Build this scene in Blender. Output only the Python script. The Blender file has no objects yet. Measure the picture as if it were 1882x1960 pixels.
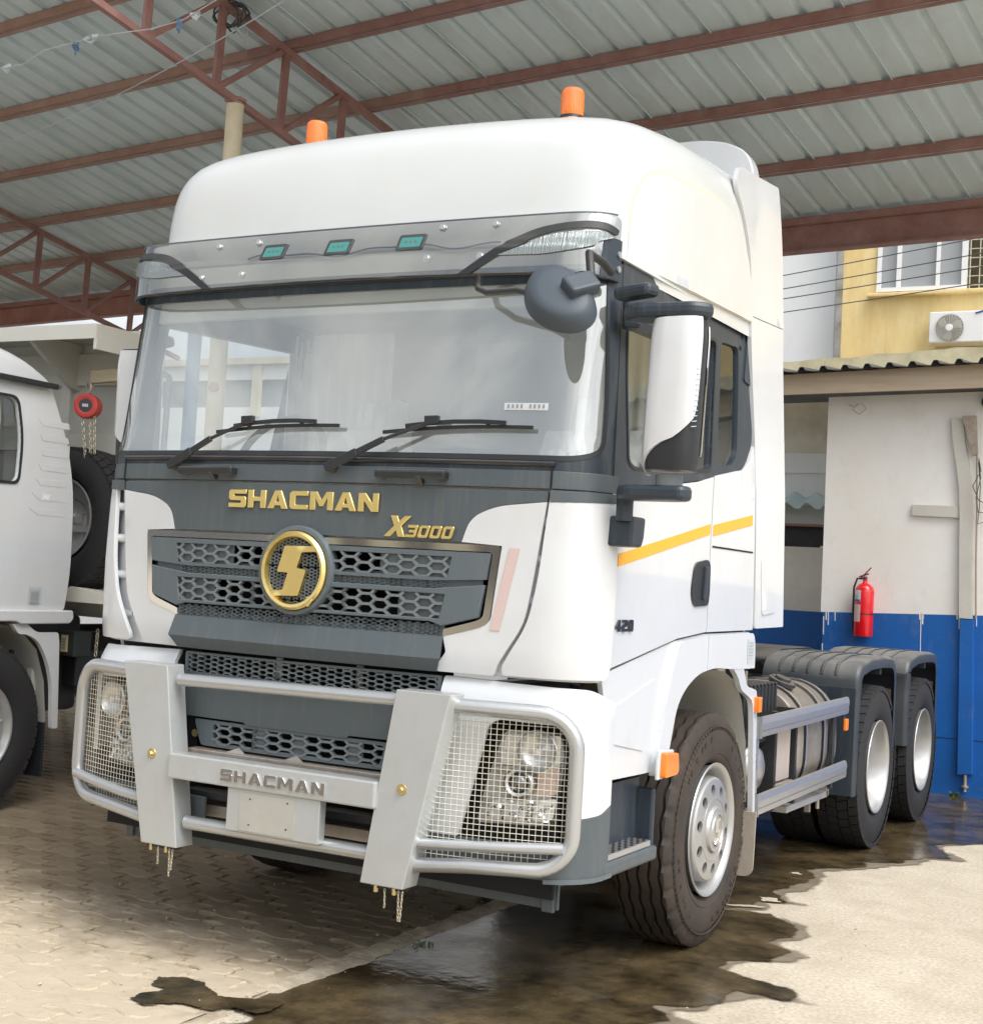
import bpy, bmesh, math, random
from math import sin, cos, pi, radians, sqrt, atan2
from mathutils import Vector, Matrix, geometry, noise
random.seed(7)
scene = bpy.context.scene
col = scene.collection

# ------------------------------------------------------------------ camera, world, sun, exposure
cam_d = bpy.data.cameras.new('camera'); cam = bpy.data.objects.new('camera', cam_d); col.objects.link(cam)
cam_d.sensor_fit = 'HORIZONTAL'; cam_d.sensor_width = 36.0; cam_d.lens = 36.0 * 2712.434 / 1882.0
cam_d.clip_start = 0.05; cam_d.clip_end = 800
_y, _p, _r = -0.49857177, 0.04484308, 0.05817747
f_ = Vector((sin(_y)*cos(_p), cos(_y)*cos(_p), sin(_p))); r_ = Vector((cos(_y), -sin(_y), 0)); u_ = r_.cross(f_)
rr = r_*cos(_r) + u_*sin(_r); uu = -r_*sin(_r) + u_*cos(_r)
m3 = Matrix((rr, uu, -f_)).transposed()
cam.matrix_world = Matrix.Translation((3.39162, -4.75491, 1.62898)) @ m3.to_4x4()
scene.camera = cam

SUN_AZ, SUN_EL = radians(114), radians(54)        # azimuth measured clockwise from +Y
world = bpy.data.worlds.new('World'); scene.world = world; world.use_nodes = True
wn = world.node_tree.nodes; wl = world.node_tree.links
bg = wn['Background']; sky = wn.new('ShaderNodeTexSky'); sky.sky_type = 'NISHITA'; sky.sun_disc = False
sky.sun_elevation = SUN_EL; sky.sun_rotation = SUN_AZ; sky.air_density = 1.0; sky.dust_density = 5.0; sky.ozone_density = 1.0
hs = wn.new('ShaderNodeHueSaturation'); hs.inputs['Saturation'].default_value = 0.45
wl.new(sky.outputs[0], hs.inputs['Color'])
_tc = wn.new('ShaderNodeTexCoord'); _mp = wn.new('ShaderNodeMapping'); _mp.inputs['Scale'].default_value = (1, 1, 2.4); wl.new(_tc.outputs['Generated'], _mp.inputs['Vector'])
_cn = wn.new('ShaderNodeTexNoise'); _cn.inputs['Scale'].default_value = 2.6; _cn.inputs['Detail'].default_value = 9; _cn.inputs['Roughness'].default_value = .6; wl.new(_mp.outputs[0], _cn.inputs['Vector'])
_cr = wn.new('ShaderNodeMapRange'); _cr.interpolation_type = 'SMOOTHSTEP'; _cr.inputs['From Min'].default_value = .42; _cr.inputs['From Max'].default_value = .60; wl.new(_cn.outputs['Fac'], _cr.inputs[0])
_cl = wn.new('ShaderNodeHueSaturation'); _cl.inputs['Saturation'].default_value = .06; _cl.inputs['Value'].default_value = 1.55; wl.new(sky.outputs[0], _cl.inputs['Color'])
_mx = wn.new('ShaderNodeMix'); _mx.data_type = 'RGBA'; wl.new(_cr.outputs[0], _mx.inputs[0]); wl.new(hs.outputs[0], _mx.inputs[6]); wl.new(_cl.outputs[0], _mx.inputs[7]); wl.new(_mx.outputs[2], bg.inputs['Color'])
bg.inputs['Strength'].default_value = 0.15
sd = bpy.data.lights.new('sun', 'SUN'); sd.energy = 0.5; sd.angle = radians(28); sd.color = (1.0, 0.985, 0.965)
so = bpy.data.objects.new('sun', sd); col.objects.link(so)
sv = Vector((sin(SUN_AZ)*cos(SUN_EL), cos(SUN_AZ)*cos(SUN_EL), sin(SUN_EL)))
so.rotation_euler = sv.to_track_quat('Z', 'Y').to_euler()
scene.view_settings.view_transform = 'Standard'; scene.view_settings.look = 'None'
scene.view_settings.exposure = 0.50; scene.view_settings.gamma = 1.0
scene.view_settings.use_curve_mapping = False
scene.render.engine = 'CYCLES'
scene.cycles.max_bounces = 10; scene.cycles.transparent_max_bounces = 24

# ------------------------------------------------------------------ materials
def M(name, c, rough=0.5, metal=0.0, var=0.0, vscale=3.0, bump=0.0, bscale=40.0, coat=0.0, c2=None, spec=0.5, stretch=None, ior=None):
    m = bpy.data.materials.new(name); m.use_nodes = True
    nt = m.node_tree; N = nt.nodes; L = nt.links; b = N['Principled BSDF']
    b.inputs['Base Color'].default_value = (*c, 1); b.inputs['Roughness'].default_value = rough
    b.inputs['Metallic'].default_value = metal; b.inputs['Coat Weight'].default_value = coat
    b.inputs['Coat Roughness'].default_value = 0.05
    b.inputs['Specular IOR Level'].default_value = spec
    if ior: b.inputs['IOR'].default_value = ior
    if var or bump:
        tc = N.new('ShaderNodeTexCoord'); mp = N.new('ShaderNodeMapping')
        L.new(tc.outputs['Object'], mp.inputs['Vector'])
        if stretch: mp.inputs['Scale'].default_value = stretch
    if var:
        n = N.new('ShaderNodeTexNoise'); n.inputs['Scale'].default_value = vscale; n.inputs['Detail'].default_value = 8
        n.inputs['Roughness'].default_value = 0.65
        L.new(mp.outputs[0], n.inputs['Vector'])
        rp = N.new('ShaderNodeValToRGB'); rp.color_ramp.elements[0].position = 0.3; rp.color_ramp.elements[1].position = 0.7
        d = c2 if c2 else tuple(x*(1-var) for x in c)
        rp.color_ramp.elements[0].color = (*d, 1); rp.color_ramp.elements[1].color = (*c, 1)
        L.new(n.outputs['Fac'], rp.inputs[0]); L.new(rp.outputs[0], b.inputs['Base Color'])
        mr = N.new('ShaderNodeMapRange'); mr.inputs['To Min'].default_value = min(1, rough+0.12); mr.inputs['To Max'].default_value = max(0.02, rough-0.04)
        L.new(n.outputs['Fac'], mr.inputs[0]); L.new(mr.outputs[0], b.inputs['Roughness'])
    if bump:
        n2 = N.new('ShaderNodeTexNoise'); n2.inputs['Scale'].default_value = bscale; n2.inputs['Detail'].default_value = 5
        bp = N.new('ShaderNodeBump'); bp.inputs['Strength'].default_value = bump; bp.inputs['Distance'].default_value = 0.01
        L.new(mp.outputs[0], n2.inputs['Vector']); L.new(n2.outputs['Fac'], bp.inputs['Height']); L.new(bp.outputs[0], b.inputs['Normal'])
    return m

def glass_mat(name, tint, refl, rough=0.0, sky_haze=0.0):
    m = bpy.data.materials.new(name); m.use_nodes = True; nt = m.node_tree; N = nt.nodes; L = nt.links
    N.remove(N['Principled BSDF']); out = N['Material Output']
    t = N.new('ShaderNodeBsdfTransparent'); t.inputs[0].default_value = (*tint, 1)
    g = N.new('ShaderNodeBsdfGlossy'); g.inputs['Roughness'].default_value = rough; g.inputs[0].default_value = (0.95, 0.98, 0.98, 1)
    ge = N.new('ShaderNodeNewGeometry'); dt = N.new('ShaderNodeVectorMath'); dt.operation = 'DOT_PRODUCT'
    L.new(ge.outputs['Incoming'], dt.inputs[0]); L.new(ge.outputs['Normal'], dt.inputs[1])
    ab = N.new('ShaderNodeMath'); ab.operation = 'ABSOLUTE'; L.new(dt.outputs['Value'], ab.inputs[0])
    iv = N.new('ShaderNodeMath'); iv.operation = 'SUBTRACT'; iv.inputs[0].default_value = 1.0; L.new(ab.outputs[0], iv.inputs[1])
    pw = N.new('ShaderNodeMath'); pw.operation = 'POWER'; pw.inputs[1].default_value = 5.0; L.new(iv.outputs[0], pw.inputs[0])
    mr = N.new('ShaderNodeMapRange'); mr.inputs['To Min'].default_value = refl; mr.inputs['To Max'].default_value = 1.0
    mx = N.new('ShaderNodeMixShader')
    L.new(pw.outputs[0], mr.inputs[0]); L.new(mr.outputs[0], mx.inputs[0]); L.new(g.outputs[0], mx.inputs[2])
    if sky_haze:
        d = N.new('ShaderNodeBsdfDiffuse'); d.inputs[0].default_value = (0.75, 0.8, 0.78, 1)  # pale diffuse mix paints the whitish sky reflection into the glass
        n = N.new('ShaderNodeTexNoise'); n.inputs['Scale'].default_value = 1.7; n.inputs['Detail'].default_value = 4
        tc = N.new('ShaderNodeTexCoord'); L.new(tc.outputs['Object'], n.inputs['Vector'])
        mm = N.new('ShaderNodeMath'); mm.operation = 'MULTIPLY'; mm.inputs[1].default_value = sky_haze*2
        L.new(n.outputs['Fac'], mm.inputs[0])
        m2 = N.new('ShaderNodeMixShader'); L.new(mm.outputs[0], m2.inputs[0])
        L.new(t.outputs[0], m2.inputs[1]); L.new(d.outputs[0], m2.inputs[2]); L.new(m2.outputs[0], mx.inputs[1])
    else: L.new(t.outputs[0], mx.inputs[1])
    L.new(mx.outputs[0], out.inputs['Surface'])
    return m

WHITE = M('white_paint', (0.66, 0.69, 0.72), 0.26, coat=0.8, var=0.05, vscale=1.6, c2=(0.62, 0.64, 0.655))
WHITE_ROOF = M('white_roof_gelcoat', (0.61, 0.645, 0.655), 0.32, coat=0.5, var=0.06, vscale=1.2, c2=(0.58, 0.60, 0.585))
WHITE_DULL = M('white_fender_paint', (0.63, 0.66, 0.69), 0.34, coat=0.45, var=0.04, vscale=2)
DARK = M('dark_grey_plastic', (0.075, 0.098, 0.115), 0.42, var=0.12, vscale=14, bump=0.04, bscale=500, stretch=(3, 3, 0.4), c2=(0.085, 0.10, 0.105))
DARK2 = M('charcoal_pillar_plastic', (0.026, 0.038, 0.052), 0.40, bump=0.03, bscale=400)
BLACK = M('black_plastic', (0.018, 0.021, 0.025), 0.45)
BLACKM = M('black_chassis_paint', (0.014, 0.018, 0.024), 0.5, var=0.3, vscale=8, c2=(0.03, 0.03, 0.03))
VOID = M('dark_cavity', (0.008, 0.009, 0.011), 0.8)
GRILLE = M('grille_plastic', (0.105, 0.13, 0.145), 0.45, bump=0.03, bscale=400)
GRILLE_EDGE = M('grille_mesh_plastic', (0.16, 0.185, 0.195), 0.4)
CHROME = M('chrome', (0.82, 0.83, 0.84), 0.10, 1.0)
CHROME2 = M('satin_chrome', (0.62, 0.63, 0.63), 0.28, 1.0)
GOLD = M('gold_plating', (1.0, 0.80, 0.33), 0.33, 1.0, bump=0.06, bscale=18)
SILVER = M('silver_paint', (0.54, 0.57, 0.585), 0.36, 0.35, var=0.12, vscale=5, c2=(0.49, 0.51, 0.505), coat=0.25, bump=0.015, bscale=120)
TUBE = M('silver_tube_paint', (0.50, 0.52, 0.53), 0.27, 0.6, coat=0.3)
ALU = M('aluminium', (0.62, 0.63, 0.64), 0.34, 0.85, var=0.14, vscale=10, stretch=(8, 0.6, 8))
ALU_DIRTY = M('dusty_aluminium', (0.55, 0.52, 0.48), 0.42, 0.6, var=0.3, vscale=5, c2=(0.36, 0.30, 0.24))
RIM = M('wheel_silver', (0.50, 0.505, 0.505), 0.33, 0.65, var=0.08, vscale=6)
RUBBER = M('tyre_rubber', (0.024, 0.022, 0.021), 0.7, var=0.35, vscale=5, bump=0.10, bscale=90, c2=(0.062, 0.045, 0.033))
RUBBER_D = M('dark_tyre_rubber', (0.022, 0.022, 0.024), 0.7, var=0.2, vscale=6, bump=0.10, bscale=90)
FENDER = M('grey_rubber_fender', (0.030, 0.038, 0.047), 0.42, var=0.3, vscale=5, c2=(0.045, 0.05, 0.055), bump=0.03, bscale=200)
ORANGE = M('orange_lens', (0.95, 0.24, 0.02), 0.25, coat=0.6)
ORANGE_REFL = M('orange_reflective_tape', (0.90, 0.42, 0.02), 0.35)
BEACON = M('beacon_plastic', (0.98, 0.24, 0.05), 0.22, coat=0.7)
BEACON.node_tree.nodes['Principled BSDF'].inputs['Subsurface Weight'].default_value = 0.3
TEAL = M('teal_marker_lens', (0.05, 0.23, 0.21), 0.25, coat=0.6)
LENS = M('ribbed_clear_lens', (0.26, 0.29, 0.29), 0.15, 0.5, bump=0.8, bscale=22, stretch=(9, 1, .3))
REFLECTOR = M('lamp_reflector', (0.84, 0.86, 0.89), 0.12, 0.5, bump=0.35, bscale=11)
LAMPBODY = M('lamp_body', (.56, .56, .57), 0.22, 0.35, bump=0.08, bscale=7)
GLASS = glass_mat('windshield_glass', (0.95, 0.98, 0.975), 0.27, 0.0, sky_haze=0.25)
SIDEGLASS = glass_mat('side_glass', (0.88, 0.90, 0.89), 0.07)
CLEAR = glass_mat('clear_lamp_cover', (0.95, 0.95, 0.94), 0.06)
VISOR = glass_mat('smoked_visor_acrylic', (0.50, 0.50, 0.47), 0.24)
WINGLASS = glass_mat('house_window_glass', (0.35, 0.37, 0.37), 0.25)
INTERIOR = M('cab_lining', (0.64, 0.68, 0.67), 0.7, var=0.1)
INTERIOR_D = M('dashboard_plastic', (0.34, 0.37, 0.38), 0.6)
SEAT = M('seat_fabric', (0.06, 0.065, 0.07), 0.6)
FILM = M('wrinkled_plastic_film', (0.78, 0.80, 0.79), 0.18, 0.0, bump=1.0, bscale=9, coat=0.5)
CURTAIN = M('curtain_cloth', (0.42, 0.38, 0.32), 0.8)
CURTAIN_L = M('pale_curtain_cloth', (0.68, 0.71, 0.70), 0.8)
MIRROR = M('mirror_glass', (0.85, 0.87, 0.88), 0.02, 1.0)
BRASS = M('zinc_bolt', (0.70, 0.58, 0.30), 0.35, 0.9)
WIRE = M('yellow_zinc_wire', (0.78, 0.75, 0.64), 0.4, 0.7)
CHAIN = M('zinc_chain', (0.62, 0.57, 0.44), 0.4, 0.7)
RED = M('red_enamel', (0.70, 0.006, 0.014), 0.25, coat=0.6)
RED_HOIST = M('faded_red_hoist_paint', (0.62, 0.07, 0.06), 0.45, var=0.2, vscale=20)
STICK_RED = M('faded_red_reflector', (0.60, 0.47, 0.45), 0.4)
PAPER = M('sticker_white', (0.7, 0.72, 0.74), 0.45)
STICK = M('sticker_grey', (0.50, 0.55, 0.58), 0.35)
INK = M('sticker_ink', (0.30, 0.33, 0.36), 0.5)
BLUE_INK = M('blue_label_ink', (0.03, 0.10, 0.40), 0.45)
FLAP = M('dusty_mud_flap', (0.40, 0.36, 0.30), 0.75, var=0.25, vscale=12, c2=(0.30, 0.26, 0.21), bump=0.1)
BRUSH = M('brown_spray_brush', (0.10, 0.075, 0.055), 0.85, var=0.4, vscale=30, bump=0.6, bscale=160)
LINER = M('grey_primer', (0.50, 0.50, 0.46), 0.5, var=0.10, vscale=3)
RED_STEEL = M('red_oxide_steel', (0.215, 0.098, 0.085), 0.55, var=0.35, vscale=7, c2=(0.31, 0.18, 0.155), bump=0.08, bscale=60)
RUST_STEEL = M('rusty_purlin_steel', (0.28, 0.15, 0.12), 0.6, var=0.4, vscale=4, c2=(0.36, 0.24, 0.19), bump=0.1, bscale=50)
PINK_STEEL = M('pale_red_eave_steel', (0.36, 0.19, 0.15), 0.6, var=0.25, vscale=3, c2=(0.26, 0.09, 0.07))
GALV = M('galvanised_sheet', (0.58, 0.675, 0.70), 0.42, 0.0, var=0.16, vscale=3.0, c2=(0.49, 0.57, 0.585), stretch=(1, .3, 1))
CREAM = M('cream_post_paint', (0.64, 0.58, 0.44), 0.5, var=0.2, vscale=6, c2=(0.52, 0.45, 0.30))
CABLE = M('black_cable', (0.06, 0.06, 0.065), 0.6)
PLAST = M('plastic_rag', (0.34, 0.38, 0.40), 0.35, bump=0.8, bscale=25)
PLASTB = M('blue_plastic_rag', (0.06, 0.12, 0.19), 0.4)
YELLOW_WALL = M('yellow_wall_paint', (0.82, 0.70, 0.38), 0.8, var=0.35, vscale=0.9, c2=(0.76, 0.57, 0.25), bump=0.15, bscale=20)
GREYW = M('white_rendered_wall', (0.82, 0.84, 0.85), 0.8, var=0.06, vscale=1.0, bump=0.1, bscale=20)
STRIP = M('grey_stained_edge', (0.44, 0.44, 0.42), 0.8, var=0.5, vscale=4, c2=(0.20, 0.18, 0.14))
MOULD = M('mouldy_parapet', (0.70, 0.64, 0.44), 0.85, var=0.6, vscale=4.0, c2=(0.40, 0.36, 0.22), bump=0.2, bscale=30)
FASCIA = M('weathered_timber', (0.50, 0.42, 0.32), 0.75, var=0.3, vscale=3, c2=(0.40, 0.31, 0.22), stretch=(.5, 4, 6))
ROOFDARK = M('dark_roof_sheet', (0.10, 0.10, 0.10), 0.6, 0.2, var=0.4, vscale=4)
LATH = M('cream_lath', (0.60, 0.58, 0.53), 0.6, var=0.12, vscale=6)
UPVC = M('white_window_frame', (0.80, 0.81, 0.82), 0.35)
BLUE_SHEET = M('pale_blue_roof_sheet', (0.45, 0.62, 0.66), 0.5, var=0.3, vscale=3, c2=(0.60, 0.68, 0.65))
BLUE = M('blue_wall_paint', (0.005, 0.12, 0.45), 0.5, var=0.22, vscale=1.4, c2=(0.004, 0.09, 0.34), bump=0.08, bscale=25)
BLUEPOST = M('blue_post_paint', (0.20, 0.38, 0.62), 0.5, var=0.1)
OFFW = M('cream_wall_paint', (0.84, 0.845, 0.845), 0.75, var=0.10, vscale=0.8, c2=(0.79, 0.75, 0.68), bump=0.12, bscale=18)
TRUCKCREAM = M('cream_body_paint', (0.66, 0.65, 0.58), 0.45, var=0.08, vscale=2)
WOODY = M('yellowed_bracket', (0.55, 0.47, 0.30), 0.5, var=0.3, vscale=8)
GREEN = M('weed_green', (0.06, 0.12, 0.03), 0.7)

def grime(mats, col_, amt, scale, stretch=(1, 1, 1), lo=.45, hi=.75, geo=True):
    for m in mats:
        nt = m.node_tree; N = nt.nodes; L = nt.links; b = N['Principled BSDF']; ip = b.inputs['Base Color']
        g = N.new('ShaderNodeNewGeometry'); mp = N.new('ShaderNodeMapping'); mp.inputs['Scale'].default_value = stretch; L.new(g.outputs['Position'], mp.inputs['Vector'])
        n = N.new('ShaderNodeTexNoise'); n.inputs['Scale'].default_value = scale; n.inputs['Detail'].default_value = 10; n.inputs['Roughness'].default_value = .68; L.new(mp.outputs[0], n.inputs['Vector'])
        mr = N.new('ShaderNodeMapRange'); mr.inputs['From Min'].default_value = lo; mr.inputs['From Max'].default_value = hi; mr.inputs['To Max'].default_value = amt; L.new(n.outputs['Fac'], mr.inputs[0])
        mx = N.new('ShaderNodeMix'); mx.data_type = 'RGBA'; L.new(mr.outputs[0], mx.inputs[0])
        if ip.links: L.new(ip.links[0].from_socket, mx.inputs[6])
        else: mx.inputs[6].default_value = ip.default_value
        mx.inputs[7].default_value = (*col_, 1); L.new(mx.outputs[2], ip)
grime([WHITE, WHITE_DULL], (.52, .49, .43), .28, 2.4, (1, 1, .55), .5, .8)
grime([WHITE, WHITE_DULL, WHITE_ROOF], (.60, .57, .48), .22, 9, (1, 1, .25), .52, .8)
grime([OFFW], (.62, .57, .46), .30, 1.3, (1, 1, .8), .48, .8)
grime([OFFW, BLUE, GREYW], (.36, .33, .27), .22, 6, (1.2, 1, .6), .56, .85)
grime([BLUE], (.30, .33, .36), .25, 14, (1, 1, 1), .6, .85)
grime([YELLOW_WALL], (.56, .36, .12), .6, 1.7, (1.6, 1, .45), .45, .72); grime([YELLOW_WALL], (.40, .36, .26), .4, 8, (2, 1, .3), .55, .8)
grime([DARK, DARK2, GRILLE], (.20, .20, .18), .35, 12, (2.5, 1, .22), .5, .85)
grime([TUBE, SILVER], (.30, .27, .22), .25, 16, (1, 1, .5), .55, .85)
def topdust(m, c, amt):
    nt = m.node_tree; N = nt.nodes; L = nt.links; b = N['Principled BSDF']; ip = b.inputs['Base Color']
    g = N.new('ShaderNodeNewGeometry'); sp = N.new('ShaderNodeSeparateXYZ'); L.new(g.outputs['Normal'], sp.inputs[0])
    n = N.new('ShaderNodeTexNoise'); n.inputs['Scale'].default_value = 6; n.inputs['Detail'].default_value = 8; L.new(g.outputs['Position'], n.inputs['Vector'])
    ab = N.new('ShaderNodeMath'); ab.operation = 'ABSOLUTE'; L.new(sp.outputs['Z'], ab.inputs[0])
    mu = N.new('ShaderNodeMath'); mu.operation = 'MULTIPLY'; L.new(ab.outputs[0], mu.inputs[0]); L.new(n.outputs['Fac'], mu.inputs[1])
    mr = N.new('ShaderNodeMapRange'); mr.inputs['From Min'].default_value = .12; mr.inputs['From Max'].default_value = .55; mr.inputs['To Max'].default_value = amt; L.new(mu.outputs[0], mr.inputs[0])
    mx = N.new('ShaderNodeMix'); mx.data_type = 'RGBA'; L.new(mr.outputs[0], mx.inputs[0])
    if ip.links: L.new(ip.links[0].from_socket, mx.inputs[6])
    else: mx.inputs[6].default_value = ip.default_value
    mx.inputs[7].default_value = (*c, 1); L.new(mx.outputs[2], ip)
topdust(FENDER, (.20, .195, .185), .85)
for m_ in (BLACK, BLACKM, ALU, SILVER): topdust(m_, (.30, .27, .22), .35)
grime([GALV], (.30, .25, .18), .45, 1.7, (1.5, .6, 1), .55, .85)

# ------------------------------------------------------------------ mesh helpers
class MB:
    def __init__(s): s.v = []; s.f = []
    def add(s, vs, fs):
        b = len(s.v); s.v += [tuple(p) for p in vs]; s.f += [tuple(i+b for i in f) for f in fs]; return s
    def box(s, c, d, rot=None):
        vs = [Vector((x*d[0]/2, y*d[1]/2, z*d[2]/2)) for x in (-1, 1) for y in (-1, 1) for z in (-1, 1)]
        if rot is not None: vs = [rot @ v for v in vs]
        vs = [v+Vector(c) for v in vs]
        return s.add(vs, [(0, 1, 3, 2), (4, 6, 7, 5), (0, 4, 5, 1), (2, 3, 7, 6), (0, 2, 6, 4), (1, 5, 7, 3)])
    def bb(s, x0, x1, y0, y1, z0, z1):
        return s.box(((x0+x1)/2, (y0+y1)/2, (z0+z1)/2), (x1-x0, y1-y0, z1-z0))
    def bar(s, a, b, w, h=None, up=(0, 0, 1)):
        a = Vector(a); b = Vector(b); h = h or w; d = (b-a); L = d.length; d.normalize()
        u = Vector(up); sd = d.cross(u)
        if sd.length < 1e-4: sd = d.cross(Vector((1, 0, 0)))
        sd.normalize(); u = sd.cross(d)
        vs = [p+sd*i*w/2+u*j*h/2 for p in (a, b) for i in (-1, 1) for j in (-1, 1)]
        return s.add(vs, [(0, 1, 3, 2), (4, 6, 7, 5), (0, 4, 5, 1), (2, 3, 7, 6), (0, 2, 6, 4), (1, 5, 7, 3)])
    def tube(s, pts, r, seg=10, closed=False, caps=True):
        pts = [Vector(p) for p in pts]; n = len(pts); base = len(s.v)
        t0 = (pts[1]-pts[0]).normalized(); ref = Vector((0, 0, 1)) if abs(t0.z) < .9 else Vector((1, 0, 0))
        u = t0.cross(ref).normalized()
        for i, p in enumerate(pts):
            a = pts[i-1] if (i > 0 or closed) else p; b = pts[(i+1) % n] if (i < n-1 or closed) else p
            t = (b-a).normalized(); u = (u - t*u.dot(t)).normalized(); w = t.cross(u)
            rad = r[i] if isinstance(r, (list, tuple)) else r
            for k in range(seg):
                an = 2*pi*k/seg; s.v.append(tuple(p+(u*cos(an)+w*sin(an))*rad))
        for i in range(n if closed else n-1):
            for k in range(seg):
                a = base+i*seg+k; b = base+i*seg+(k+1) % seg; c = base+((i+1) % n)*seg+(k+1) % seg; d = base+((i+1) % n)*seg+k
                s.f.append((a, b, c, d))
        if caps and not closed:
            s.f.append(tuple(base+k for k in range(seg))[::-1]); s.f.append(tuple(base+(n-1)*seg+k for k in range(seg)))
        return s
    def cyl(s, a, b, r, r2=None, seg=20): return s.tube([a, b], [r, r2 if r2 is not None else r], seg)
    def lathe(s, prof, o, ax, seg=48, closed=False):
        # prof: (radius, along axis)
        o = Vector(o); ax = Vector(ax).normalized(); u = ax.cross(Vector((0, 0, 1)) if abs(ax.z) < .9 else Vector((0, 1, 0))).normalized(); w = ax.cross(u)
        b = len(s.v); n = len(prof)
        for k in range(seg):
            an = 2*pi*k/seg; e = u*cos(an)+w*sin(an)
            for (r, h) in prof: s.v.append(tuple(o+e*r+ax*h))
        for k in range(seg):
            for j in range(n-1 if not closed else n):
                j2 = (j+1) % n; k2 = (k+1) % seg
                s.f.append((b+k*n+j, b+k*n+j2, b+k2*n+j2, b+k2*n+j))
        return s
    def prism(s, poly, fn, d0, d1):
        # poly 2D ; fn(u,v,d)->3D
        n = len(poly); vs = [fn(u, v, d0) for u, v in poly]+[fn(u, v, d1) for u, v in poly]
        fs = [tuple(range(n))[::-1], tuple(range(n, 2*n))]+[(i, (i+1) % n, n+(i+1) % n, n+i) for i in range(n)]
        return s.add(vs, fs)
    def mesh(s, name, mat=None, smooth=None):
        me = bpy.data.meshes.new(name); me.from_pydata(s.v, [], s.f); me.validate()
        if mat:
            for x in (mat if isinstance(mat, list) else [mat]): me.materials.append(x)
        if smooth:
            for p in me.polygons: p.use_smooth = True
            me.set_sharp_from_angle(angle=radians(smooth))
        me.update(); return me
    def build(s, name, mat, parent=None, smooth=None, bevel=0, label=None, cat=None, group=None, kind=None, loc=None, merge=False):
        me = s.mesh(name, mat, smooth)
        return link(name, me, parent, bevel, label, cat, group, kind, loc, merge)

def link(name, me, parent=None, bevel=0, label=None, cat=None, group=None, kind=None, loc=None, fix=False):
    if fix:
        bm = bmesh.new(); bm.from_mesh(me); bmesh.ops.remove_doubles(bm, verts=bm.verts, dist=1e-5)
        bmesh.ops.recalc_face_normals(bm, faces=bm.faces); bm.to_mesh(me); bm.free()
    o = bpy.data.objects.new(name, me); col.objects.link(o)
    if parent: o.parent = parent
    if loc: o.location = loc
    if bevel:
        md = o.modifiers.new('bevel', 'BEVEL'); md.width = bevel; md.segments = 2; md.limit_method = 'ANGLE'; md.angle_limit = radians(40)
        md.harden_normals = False
    if label: o['label'] = label
    if cat: o['category'] = cat
    if group: o['group'] = group
    if kind: o['kind'] = kind
    return o
def thing(name, label, cat, loc=(0, 0, 0), rz=0, group=None):
    o = bpy.data.objects.new(name, None); col.objects.link(o); o.location = loc; o.rotation_euler = (0, 0, rz)
    o['label'] = label; o['category'] = cat
    if group: o['group'] = group
    return o
def copy_of(o, parent=None, **kw):
    c = o.copy(); col.objects.link(c)
    if parent is not None: c.parent = parent
    for k, v in kw.items(): setattr(c, k, v)
    return c
def part(name, src, parent, **kw):
    c = copy_of(src, parent, **kw); c.name = name; return c

def inpoly(x, y, P):
    c = False; n = len(P); j = n-1
    for i in range(n):
        xi, yi = P[i]; xj, yj = P[j]
        if (yi > y) != (yj > y) and x < (xj-xi)*(y-yi)/(yj-yi)+xi: c = not c
        j = i
    return c
def dens(P, step):
    o = []; n = len(P)
    for i in range(n):
        a = P[i]; b = P[(i+1) % n]; L = math.hypot(b[0]-a[0], b[1]-a[1]); k = max(1, int(math.ceil(L/step)))
        for t in range(k): o.append((a[0]+(b[0]-a[0])*t/k, a[1]+(b[1]-a[1])*t/k))
    return o
def rnd(P, r, seg=5):
    # round every corner ; r scalar or list
    o = []; n = len(P)
    for i in range(n):
        a = Vector(P[i-1]); b = Vector(P[i]); c = Vector(P[(i+1) % n]); ri = r[i] if isinstance(r, (list, tuple)) else r
        d1 = (a-b); d2 = (c-b); l1 = d1.length; l2 = d2.length
        rr_ = min(ri, l1*.49, l2*.49)
        if rr_ < 1e-4: o.append(tuple(b)); continue
        p = b+d1*rr_/l1; q = b+d2*rr_/l2
        for k in range(seg+1):
            t = k/seg; w = p*(1-t)**2+b*2*t*(1-t)+q*t*t; o.append((w.x, w.y))
    return o
def mirx(P): return [(-x, y) for x, y in P][::-1]
def fill(outer, holes=(), step=0.05):
    loops = [dens(outer, step)]+[dens(h, step) for h in holes]
    vs = []; es = []
    for lp in loops:
        b = len(vs); vs += [Vector(p) for p in lp]; n = len(lp); es += [(b+i, b+(i+1) % n) for i in range(n)]
    xs = [p[0] for p in outer]; ys = [p[1] for p in outer]
    bound = list(vs)
    x = min(xs)+step*.5
    while x < max(xs):
        y = min(ys)+step*.5
        while y < max(ys):
            if inpoly(x, y, outer) and not any(inpoly(x, y, h) for h in holes):
                if all((p.x-x)**2+(p.y-y)**2 > (step*.45)**2 for p in bound): vs.append(Vector((x, y)))
            y += step
        x += step
    r = geometry.delaunay_2d_cdt(vs, es, [], 0, 1e-6)
    V = [(v.x, v.y) for v in r[0]]; F = []
    for f in r[2]:
        cx = sum(V[i][0] for i in f)/3; cy = sum(V[i][1] for i in f)/3
        if inpoly(cx, cy, outer) and not any(inpoly(cx, cy, h) for h in holes): F.append(tuple(f))
    return V, F
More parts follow.
